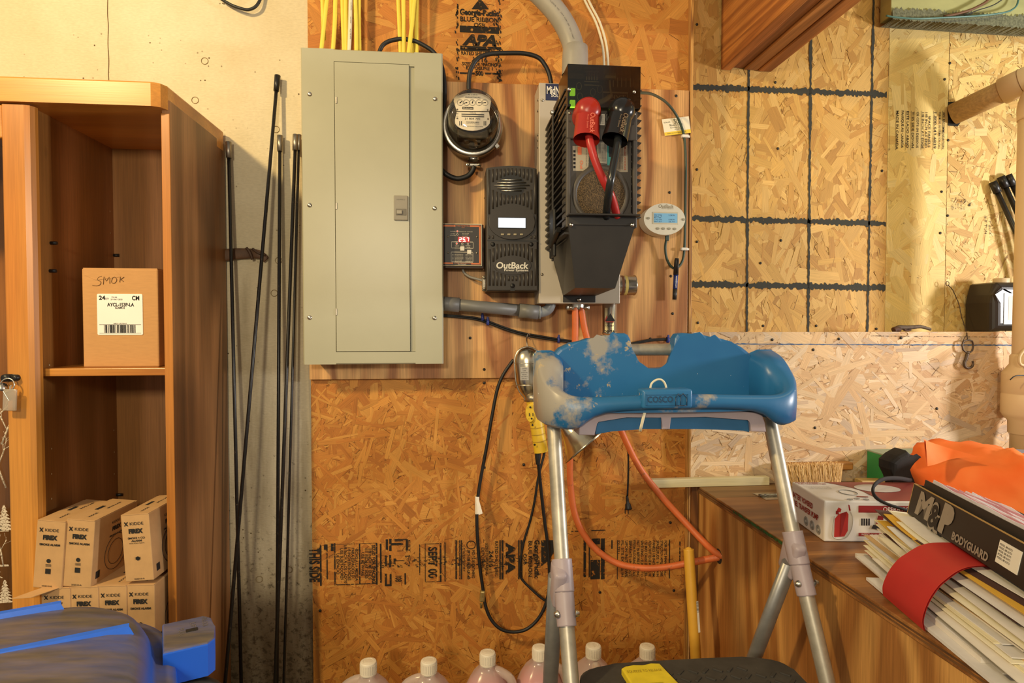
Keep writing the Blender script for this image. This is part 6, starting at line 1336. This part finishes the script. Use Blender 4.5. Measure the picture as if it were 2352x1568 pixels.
# front: red fuel can, hose, bars, small pump
fy = -.0008
def fp_(poly): return [(x, fy, z) for x, z in poly]
mb = MB(PT); mb.add(fp_([(.021, .010), (.043, .012), (.050, .024), (.051, .060), (.047, .066), (.030, .060), (.022, .050)]), [tuple(range(7))]); mb.add(fp_([(.025, .066), (.034, .064), (.036, .071), (.030, .075)]), [(0, 1, 2, 3)]); obj('fuel_can_picture', mb, mred, pbb)
mb = MB(PT); mb.add([(x, fy-.0004, z) for x, z in ((.035, .0605), (.047, .066), (.047, .0645), (.035, .012), (.034, .012))], [tuple(range(5))]); mb.add(fp_([(.024, .060), (.031, .059), (.030, .066), (.024, .067)]), [(0, 1, 2, 3)]); mb.add(fp_([(.052, .068), (.056, .067), (.053, .080), (.050, .081)]), [(0, 1, 2, 3)]); obj('can_shade_picture', mb, mdr, pbb)
mb = MB(PT); mb.tube([(.054, fy, .068), (.060, fy, .050), (.058, fy, .028), (.047, fy, .010), (.030, fy, .006), (.018, fy, .012), (.018, fy, .030), (.022, fy, .056)], .0011, 5, 6); obj('hose_picture', mb, mat('hose_grey', 'b5ada0', .6), pbb)
mb = MB(PT); mb.add(fp_([(.072, .064), (PW-.01, .064), (PW-.01, .079), (.072, .079)]), [(0, 1, 2, 3)]); mb.add(fp_([(.073, .013), (PW-.02, .013), (PW-.02, .020), (.073, .020)]), [(0, 1, 2, 3)]); mb.add(fp_([(.108, .034), (.122, .034), (.126, .056), (.114, .058)]), [(0, 1, 2, 3)]); obj('red_bar', mb, mdr, pbb)
mb = MB(PT); mb.text('OPERATION', (.124, fy-.0005, .0675), .0085, width=.065, bold=.01); mb.text('INSERT 4X AA BATTERIES', (.079, fy-.0005, .0148), .0038, width=.062); obj('bar_words', mb, mat('carton_cream', 'd8cbbb', .5), pbb)
mb = MB(PT)
for i in range(4): mb.add(fp_([(.078+.005*i, .036), (.0815+.005*i, .036), (.0815+.005*i, .051), (.078+.005*i, .051)]), [(0, 1, 2, 3)])
mb.add([(x, fy-.0003, z) for x, z in ((.100, .030), (.120, .026), (.124, .034), (.104, .038))], [(0, 1, 2, 3)]); mb.add(fp_([(.150, .030), (.17, .030), (.172, .055), (.155, .058)]), [(0, 1, 2, 3)]); obj('battery_picture', mb, mbk, pbb)

# ---- black pouch with strap
po = thing('black_pouch', 'black fabric pouch with a looped strap behind the pump carton', 'pouch', W(2095, 1160, -.36))
M['fab'] = mat('black_fabric', '23201e', .85, var=.25, vs=40, bump=.3, bs=400)
YH = -.37; poly = [(2050, 1062), (2066, 1048), (2088, 1036), (2098, 1050), (2112, 1060), (2128, 1066), (2124, 1110), (2118, 1175), (2082, 1178), (2070, 1135), (2060, 1100), (2050, 1080)]
mb = MB(); mb.prism([(W(x, y, YH).x, W(x, y, YH).z) for x, y in poly], YH, YH+.05, bev=.012, seg=3); obj('pouch_body', mb, M['fab'], po)
lp = [(2092, 1103, -.42), (2060, 1098, -.46), (2030, 1100, -.50), (2010, 1112, -.535), (2005, 1128, -.555), (2014, 1144, -.57), (2040, 1158, -.575), (2072, 1168, -.575), (2104, 1178, -.56)]
mb = MB(); mb.tube([W(*p) for p in lp], .0065, 8, 6, flat=(.8, .5)); obj('strap', mb, M['fab'], po)
# ---- orange cloth
def cloth():
    t = NT('orange_cloth'); n = t.noise(t.co(), 6, 4); t.col(t.mix(t.ramp(n, [(.35, (0, 0, 0)), (.65, (1, 1, 1))]), lin('ee6a2a'), lin('f58a48'))); t.bump(t.noise(t.co(), 500, 2), .1, .001)
    t.b.inputs['Subsurface Weight'].default_value = .0; return t.done(.7, spec=.2)
oc = MB(); ctr = V((1.392, -.475, .668)); ax1 = V((.80, -.60, -.10)).normalized(); ax2 = V((.60, .80, 0)); nu, nv = 64, 40; vs = []; fs = []
for j in range(nv+1):
    for i in range(nu):
        a = 2*math.pi*i/nu; b_ = math.pi*j/nv; d = V((math.sin(b_)*math.cos(a), math.sin(b_)*math.sin(a), math.cos(b_)))
        e = lambda x, p: math.copysign(abs(x)**p, x)
        p = ax1*(.265*e(d.x, .8))+ax2*(.125*e(d.y, .8))+V((0, 0, .092*e(d.z, .8)))
        q = ctr+p; f1 = noise.noise(V((q.x*9+q.y*4, q.y*16, q.z*9)))
        f2 = 1-abs(noise.noise(V((q.x*5+7, q.y*13+q.z*6, q.z*8+3))))*2
        dn_ = d.normalized(); q = q+(ax1*dn_.x+ax2*dn_.y+V((0, 0, dn_.z)))*(.020*f1+.030*max(0, f2-.45)+.012*(1-abs(noise.noise(V((q.x*14-q.y*20, q.y*9+q.x*12, q.z*14))))*2.2))
        q.z = max(q.z, ZB+.004+.002*f1); vs.append(q)
for j in range(nv): fs += [(j*nu+i, j*nu+(i+1) % nu, (j+1)*nu+(i+1) % nu, (j+1)*nu+i) for i in range(nu)]
oc.add(vs, fs, 0, True)
# turned-up corner of the cloth
T0, T1, T2 = W(2126, 1010, -.47), W(2250, 1050, -.50), W(2146, 1075, -.50); nn = 10; vs = []; fs = []; idx = {}
for i in range(nn+1):
    for j in range(nn+1-i):
        u, v_ = i/nn, j/nn; p = T0*(1-u-v_)+T1*u+T2*v_; p = p+V((0, .035*math.sin(math.pi*u)*(1-v_)+.02*v_, -.012*math.sin(math.pi*u)*0)); idx[i, j] = len(vs); vs.append(p)
for i in range(nn):
    for j in range(nn-i):
        fs.append((idx[i, j], idx[i+1, j], idx[i, j+1]))
        if j < nn-i-1: fs.append((idx[i+1, j], idx[i+1, j+1], idx[i, j+1]))
N0 = len(vs); vs += [p+V((-.001, .004, .001)) for p in vs]; fs += [tuple(N0+k_ for k_ in f[::-1]) for f in fs]
oc.add(vs, fs, 0, True)
obj('orange_cloth', oc, cloth(), org=(1.25, -.45, ZB), label='bundled bright orange safety cloth on the bench with one corner turned up', cat='cloth')
# ---- tub with blue lid
tb = thing('lidded_tub', 'rectangular cream tub with a dark blue lid beside the pipe', 'tub', (1.53, -.2, ZB))
x0 = W(2234, 1040, -.20).x; ztop = W(2234, 1033, -.2).z; rt = Matrix.Translation(V((x0, -.13, 0))) @ Matrix.Rotation(R(-28), 4, 'Z')
mb = MB(rt); mb.b2((.004, -.125, ZB+.0006), (.186, -.004, ztop-.028), .010, seg=3); tbb = obj('tub_body', mb, mat('cream_tub', 'dcd2b0', .4), tb)
mb = MB(rt); mb.b2((0, -.13, ztop-.034), (.19, 0, ztop), .008, seg=3); ld = obj('lid', mb, mat('navy_lid', '24409a', .3, var=.05), tb)
mb = MB(rt); mb.b2((.012, -.118, ztop-.0005), (.178, -.012, ztop+.002), .0015); obj('lid_panel', mb, mat('lid_panel', '8d93a8', .35), ld)
mb = MB(rt); mb.b2((.02, -.1275, ztop-.05), (.07, -.122, ztop-.036), .003); obj('tub_label', mb, mat('tub_blue', '2a4a9c', .4), tbb)

# ---- pile of mail with a red band and a black carton on it
O = V((.775, -.70, 0)); ul = V((-.19, -.98, 0)).normalized(); nl_ = V((.98, -.19, 0)).normalized()
def fr_m(s, n, z): return Matrix(((nl_.x, -ul.x, 0, 0), (nl_.y, -ul.y, 0, 0), (0, 0, 1, 0), (0, 0, 0, 1)))
pm = {k_: mat('mail_'+k_, c, .75, var=.06, vs=20) for k_, c in dict(white='e2dbd0', cream='e6dbb4', pale='d8d4d0', yellow='d8a93a', tan='c8a878', red='a8342c', dark='4a2e26', grey='aaa59c', ivory='ece4c8').items()}
rnd = random.Random(21); seq = ['pale', 'white', 'pale', 'grey']
pool = ['cream']*8+['ivory']*8+['white']*8+['tan']*4+['pale']*4+['yellow']*2+['dark']*3+['red']*2+['grey']*2; rnd.shuffle(pool)
seq += [c for c in pool if seq.count(c) < 7][:36]+['white']
names = {'pale': 'pale blue-white', 'white': 'white', 'grey': 'grey', 'tan': 'tan', 'cream': 'cream', 'dark': 'dark brown', 'ivory': 'ivory', 'red': 'red', 'yellow': 'yellow'}
z = ZB+.0012; rnd = random.Random(12); cnt = {}; N_ = len(seq)
ordw = ['lowest', 'second', 'third', 'fourth', 'fifth', 'sixth', 'seventh', 'eighth', 'ninth', 'tenth']
tot = {c: seq.count(c) for c in seq}
for i, c in enumerate(seq):
    f_ = i/(N_-1); th = rnd.uniform(.0008, .0023) if i > 2 else (.005, .008, .003)[i]; L = rnd.uniform(.38, .44); wd = rnd.uniform(.14, .16)-.085*f_*f_
    s0 = [.045, -.055, -.03][i] if i < 3 else .01-.05*f_+rnd.uniform(-.05, .035); n0 = [-.012, .012, .002][i] if i < 3 else .014+.050*f_+rnd.uniform(-.010, .014)
    yaw = rnd.uniform(-3, 3)
    p0 = O+ul*s0+nl_*n0
    T = Matrix.Translation(V((p0.x, p0.y, z))) @ fr_m(0, 0, 0) @ Matrix.Rotation(R(yaw), 4, 'Z')
    mb = MB(T); nseg = 10; vs = []; fs = []
    for j in range(nseg+1):
        y_ = -L*j/nseg; lift = .016*max(0, 1-j/4)**2*f_
        vs += [(0, y_, lift), (wd, y_, lift*.5), (wd, y_, lift*.5+th), (0, y_, lift+th)]
    for j in range(nseg): a = 4*j; fs += [(a+q, a+(q+1) % 4, a+4+(q+1) % 4, a+4+q) for q in range(4)]
    fs += [(0, 3, 2, 1), (4*nseg, 4*nseg+1, 4*nseg+2, 4*nseg+3)]
    mb.add(vs, fs)
    cnt[c] = cnt.get(c, 0)+1
    which = ('only ' if tot[c] == 1 else ordw[cnt[c]-1]+' ')+names[c]
    lb = which+(' mail piece from the bottom of the banded pile' if tot[c] > 1 and cnt[c] > 1 else ' mail piece in the banded pile')
    nm = 'catalogue' if i < 3 else 'envelope'
    o = obj(nm, mb, pm[c], org=(p0.x, p0.y, z), label=lb, cat='mail', group='mail in the banded pile')
    z += th+.0003
ztm = z
# lettering on the top letter and the magazine edge
# red band over the pile
sec = [(-.014, ZB+.002), (-.016, ZB+.02), (-.008, ZB+.045), (.006, ZB+.066), (.020, ztm-.012), (.045, ztm+.002), (.075, ztm+.006), (.13, ztm+.004), (.20, ztm+.001), (.235, ztm-.01)]
sec3 = catmull([(a, b, 0) for a, b in sec], 4); mb = MB(); vs = []; fs = []; W2 = 7
for i, q in enumerate(sec3):
    t = i/(len(sec3)-1)
    for j in range(W2):
        s_ = .115+.03*(1-t)*0+(-.035*t)+.125*j/(W2-1)*(1-.25*t)+.02*math.sin(t*3); p = O+ul*s_+nl_*q.x; vs.append(V((p.x, p.y, q.y-.004*math.sin(math.pi*j/(W2-1))*t)))
m_ = len(sec3)
for i in range(m_-1): fs += [(i*W2+j, i*W2+j+1, (i+1)*W2+j+1, (i+1)*W2+j) for j in range(W2-1)]
N0 = len(vs); vs2 = [v+V((nl_.x*-.002, nl_.y*-.002, .0015)) for v in vs]; fs2 = [tuple(N0+k_ for k_ in f[::-1]) for f in fs]
mb.add(vs+vs2, fs+fs2, 0, True); obj('red_band', mb, mat('red_rubber_band', 'b52a26', .55, var=.06, vs=15), org=(O.x, O.y-.15, ZB), label='wide red band wrapped around the pile of mail', cat='band')
# black carton
cb = thing('black_carton', 'open black carton with large silver letters, full of papers, on top of the mail', 'box', (.894, -.675, .70))
u2 = V((-.27, -.963, 0)).normalized(); n2 = V((.963, -.27, 0)).normalized(); tl_ = R(11); v2 = V((0, 0, math.cos(tl_)))+n2*math.sin(tl_); w2 = n2*math.cos(tl_)-V((0, 0, math.sin(tl_)))
base = V((.888, -.672, max(.698, ztm+.0105)))
BT = Matrix(((u2.x, w2.x, v2.x, base.x), (u2.y, w2.y, v2.y, base.y), (u2.z, w2.z, v2.z, base.z), (0, 0, 0, 1)))   # local x along the carton, y into it, z up
BL, BDp, BHt = .42, .15, .060
mk_ = mat('carton_black_print', '241f1c', .45, var=.08, vs=30)
mb = MB(BT); mb.b2((0, 0, 0), (BL, .003, BHt), .0006); fw = obj('front_wall', mb, mk_, cb)
mb = MB(BT); mb.b2((0, .003, 0), (.003, BDp, BHt), .0005); mb.b2((.003, .003, 0), (BL, BDp, .002)); mb.b2((.003, BDp-.003, .002), (BL, BDp, BHt)); obj('tray', mb, mk_, cb)
mb = MB(BT); mb.b2((.0, -.0004, BHt-.0006), (BL, .0034, BHt+.0008)); mb.b2((-.0008, -.0004, 0), (.0006, .0034, BHt)); obj('raw_edge', mb, mat('raw_card_edge', 'b08c52', .8), fw)
mb = MB(BT); mb.b2((.012, .012, .01), (BL, .0145, BHt+.014), .0004); obj('inner_flap', mb, mat('dark_card', '2b2420', .6, var=.1), cb)
ms_ = [mat('sheet_white', 'd9d3da', .7), mat('sheet_pink', 'c58a90', .7)]
for i in range(9):
    mb = MB(BT); y0_ = .018+.0115*i; vs = []; n_ = 16
    for j in range(n_+1):
        x = .016+(BL-.02)*j/n_; h = BHt+.016-.0012*i+.004*noise.noise(V((x*18, i*2.1, 0))); vs += [(x, y0_+.003*noise.noise(V((x*14, i, 5))), .004), (x, y0_+.007+.004*noise.noise(V((x*14, i, 2))), h)]
    vs += [(p[0], p[1]+.0012, p[2]) for p in vs]; k2 = 2*(n_+1)
    mb.add(vs, [(2*j, 2*j+2, 2*j+3, 2*j+1) for j in range(n_)]+[(k2+2*j, k2+2*j+1, k2+2*j+3, k2+2*j+2) for j in range(n_)]+[(2*j+1, 2*j+3, k2+2*j+3, k2+2*j+1) for j in range(n_)]); obj('paper_sheet', mb, ms_[1 if i % 3 == 1 else 0], cb)
mb = MB(BT); mb.text('M', (.028, -.0010, .012), .040, width=.058, bold=.05, shear=.12, u=(1, 0, 0), v=(0, 0, 1)); mb.text('P', (.116, -.0010, .010), .042, width=.042, bold=.10, shear=.12); mb.text('BODYGUARD', (.165, -.0010, .006), .0125, width=.105, bold=.04); obj('silver_letter', mb, mat('silver_print', 'a39a8c', .4, .3), fw)
mb = MB(BT); mb.text('&', (.082, -.0018, .005), .040, width=.038, bold=.03); obj('ampersand', mb, mat('amp_black', '171412', .5), fw)
mb = MB(BT); mb.text('&', (.081, -.0014, .004), .042, width=.0405, bold=.09); obj('ampersand_outline', mb, mat('silver_print2', 'a39a8c', .4, .3), fw)
mb = MB(BT); mb.b2((.288, -.0012, .014), (.34, .0, .048)); stk = obj('sticker', mb, M['paper'], fw)
mb = MB(BT)
for i in range(5): mb.text('MODEL 380 AUTO', (.291, -.0016, .041-.005*i), .003, width=.03)
obj('sticker_print', mb, M['ink'], stk)

# ================================================================ RIGHT-HAND WALL THINGS
M['pvcw'] = mat('beige_pvc', 'dcc094', .5, var=.04, vs=8)
vp = thing('vent_pipe', 'beige plastic drain pipe with a large coupling standing at the right', 'pipe', W(2354, 1100, -.12))
YV = -.125; def_ = lambda px, py: W(px, py, YV)
A, B = def_(2376, 250), def_(2353, 1100); d = B-A; Bt = A+d*((A.z-.615)/(A.z-B.z))
mb = MB(); mb.tube([A, A+d*.5, Bt], .038, 24, 1); obj('pipe', mb, M['pvcw'], vp)
c = A+d*((A.z-zz(905, YV, 2354))/(A.z-B.z)); up2 = (A-B).normalized()
mb = MB(); mb.lathe([(.0385, .118), (.043, .112), (.0435, .088), (.061, .062), (.0615, .058), (.0615, .004), (.0605, .003), (.0605, .0), (.0615, -.002), (.0615, -.056), (.056, -.066), (.044, -.080), (.0435, -.115), (.0405, -.118)], c, up2, 40); obj('coupling', mb, M['pvcw'], vp)
mb = MB(); q = lambda px, py, Y: W(px, py, Y)
mb.tube([q(2320, 872, -.188), q(2330, 864, -.19), q(2345, 862, -.19), q(2375, 863, -.185)], .0016, 6, 5); obj('wire_tie', mb, M['rubber'], vp)
mb = MB(); mb.tube([q(2368, 790, -.17), q(2350, 806, -.17), q(2341, 822, -.17), q(2346, 838, -.17), q(2372, 836, -.17)], .004, 8, 6); obj('cord_loop', mb, mat('cream_cord', 'cbb184', .7), vp)
lp = thing('branch_pipe', 'beige plastic pipe slanting out of a hole in the strand board', 'pipe', W(2200, 260, .05))
a, b = W(2190, 262, .085), W(2385, 172, -.11); d = b-a
mb = MB(); mb.tube([a, b], .034, 24, 1); obj('pipe', mb, mat('dirty_pvc', 'b8965f', .55, var=.2, vs=25, stretch=(1, 6, 6)), lp)
mb = MB(); mb.tube([a+d*.60, b], .0405, 24, 1); obj('coupling', mb, M['pvcw'], lp)
mb = MB(); tp_ = def_(2376, 250); mb.tube([b-d*.04, b+d*.05, b+d*.16+V((.004, -.004, -.006)), V((tp_.x+.012, tp_.y-.012, tp_.z+.05)), V((tp_.x+.001, tp_.y, tp_.z+.015)), tp_+V((0, 0, -.03))], .0405, 22, 6); obj('elbow', mb, M['pvcw'], lp)
mb = MB(); mb.lathe([(.0408, -.001), (.0416, 0), (.0408, .001)], a+d*.83, d, 28); obj('joint_ring', mb, mat('joint_glue', '8d6a42', .6), lp)
mb = MB(); hp_ = [(2178, 234), (2200, 233), (2228, 236), (2232, 245), (2200, 290), (2178, 288)]; mb.prism([(W(x, y, YR-.0016).x, W(x, y, YR-.0016).z) for x, y in hp_], YR-.0016, YR-.0004); obj('wall_hole', mb, mat('dark_hole', '1e1c14', .9), sF)
for i, (t_, b_, lb) in enumerate((((2281, 420), (2420, 720), 'leftmost of three dark rods leaning behind the beige pipe'), ((2300, 408), (2440, 720), 'middle of three dark rods leaning behind the beige pipe'), ((2316, 404), (2460, 720), 'rightmost of three dark rods leaning behind the beige pipe'))):
    A = W(t_[0], t_[1], .075-.0*i); B = W(b_[0], b_[1], .02); E_ = A+(B-A)*((A.z-zL-.003)/(A.z-B.z)); t = thing('ferruled_rod', lb, 'rod', E_, 'dark rods leaning behind the beige pipe')
    mb = MB(); mb.tube([A, E_], .0075, 10, 1); obj('shaft', mb, M['rod'], t)
    dn_ = (B-A).normalized(); mb = MB(); mb.tube([A-dn_*.004, A+dn_*.035], .0115, 12, 1); obj('ferrule', mb, M['blackm'], t)
# black jug on the ledge
bj = thing('black_jug', 'black plastic jug with a pale blue label on the wall ledge', 'jug', W(2330, 760, .02))
jx0 = W(2270, 700, -.01).x; jz1 = W(2290, 648, -.01).z
po = [(jx0, zL+.002), (jx0-.001, zL+.09), (jx0+.004, zL+.115), (jx0+.014, jz1-.004), (jx0+.022, jz1), (jx0+.135, jz1), (jx0+.145, zL+.115), (jx0+.15, zL+.09), (jx0+.15, zL+.002)]
mb = MB(); mb.prism(po, -.03, .075, bev=.024, seg=5); obj('jug_body', mb, mat('black_poly', '2a221c', .35, var=.12), bj)
mb = MB(); cc_ = W(2301, 645, .02); mb.lathe([(0, .016), (.021, .016), (.0225, .014), (.0225, 0)], V((cc_.x, .022, jz1-.001)), (0, 0, 1), 20); obj('cap', mb, mat('beige_cap', 'c9b28a', .5), bj)
mb = MB(); a_, b2_ = W(2305, 745, -.031), W(2370, 673, -.031); mb.b2((a_.x, -.0316, a_.z), (b2_.x, -.028, b2_.z), .001); jl = obj('label', mb, mat('jug_label', 'a8b3ba', .4), bj)
mb = MB(); a_, b2_ = W(2316, 735, -.032), W(2345, 680, -.032); mb.rect((a_.x, -.0321, a_.z), (b2_.x, -.0321, b2_.z)); obj('label_patch', mb, M['paper'], jl)
# rusty tool on the ledge
tl2 = thing('hand_tool', 'rusty grey hand tool lying on the wall ledge', 'tool', W(2095, 758, -.02))
mb = MB(); mb.tube([W(2056, 757, -.03), W(2066, 752, -.03), W(2082, 752, -.03), W(2098, 751, -.03), W(2115, 750, -.028), W(2137, 756, -.025)], .007, 10, 6, rs=(.0085, .0045)); obj('handle', mb, mat('rusty_iron', '5a4a3a', .7, .3, var=.4, vs=60), tl2)
mb = MB(); mb.tube([W(2052, 758, -.035), W(2058, 756, -.035), W(2066, 757.5, -.035)], .0088, 10, 4); mb.tube([W(2076, 757, -.034), W(2084, 759, -.034), W(2092, 757, -.034)], .003, 8, 4); obj('jaw', mb, mat('dark_rust', '4a2e1e', .7, .2, var=.4, vs=60), tl2)
# hook on a wire
hk = thing('swivel_hook', 'small iron swivel hook hanging on a twisted wire from a nail', 'hook', W(2222, 840, -.07))
mb = MB(); r0 = W(2176, 651, .07); mb.tube([r0+V((.006*math.cos(R(a)), 0, .007*math.sin(R(a)))) for a in range(0, 360, 30)], .0011, 6, closed=True)
pts = [W(2178, 655, .07), W(2187, 664, .065), W(2194, 678, .055), W(2203, 700, .03), W(2208, 725, .0), W(2216, 750, -.03), W(2221, 768, -.055), W(2223, 783, -.062)]
mb.tube(pts, .0013, 6, 6); mb.tube([p+V((.0016*math.sin(i*2), -.0012*math.cos(i*2), 0)) for i, p in enumerate(catmull(pts, 5))], .0009, 5, 1); mb.tube([W(2221, 768, -.055), W(2213, 781, -.06), W(2217, 788, -.062)], .0009, 5, 4); obj('wire', mb, mat('rusty_wire', '4a3a2c', .6, .4), hk)
M['iron'] = mat('brown_iron', '57483a', .5, .6, var=.3, vs=80)
mb = MB(); YK = -.064; mb.tube([W(x, y, YK) for x, y in ((2224, 780), (2233, 783), (2236, 793), (2233, 805), (2228, 809), (2218, 808), (2212, 803), (2210, 792), (2213, 783))]+[], .0026, 8, closed=True); obj('eye', mb, M['iron'], hk)
mb = MB(); mb.tube([W(2223, 806, YK), W(2223, 814, YK)], .0045, 10, 1); mb.tube([W(2222, 812, YK), W(2219, 824, YK), W(2215, 834, YK), W(2217, 842, YK), W(2224, 845, YK), W(2232, 842, YK), W(2235, 835, YK), W(2234, 829, YK)], .0046, 10, 6, rs=(.0052, .003)); obj('hook_body', mb, M['iron'], hk)
# wires and a modelled cable shadow at the top right
cable('header_wire_and_shadow', [(2035, 36, .02), (2060, 40, .015), (2110, 43, .01), (2180, 40, .01), (2250, 36, .01), (2300, 30, .01), (2325, 22, .012), (2338, 5, .015), (2342, -40, .02)], .0028, mat('teal_wire', '4f7a74', .4), 'dark teal wire sagging along the green header board')
cable('header_wire_and_shadow', [(2215, 36, .02), (2245, 24, .02), (2285, 10, .02), (2320, -15, .02)], .0016, M['rubber'], 'thin dark wire rising off the green header board')
cable('header_wire_and_shadow', [(2168, 38, .02), (2205, 30, .015), (2240, 18, .012), (2275, -6, .012), (2300, -60, .015), (2310, -200, .03)], .004, mat('cable_shadow_brown', '6a4526', .6), 'brown cord standing in for a cable shadow across the green header board')  # brown cord drawn where a cable's shadow falls on the board
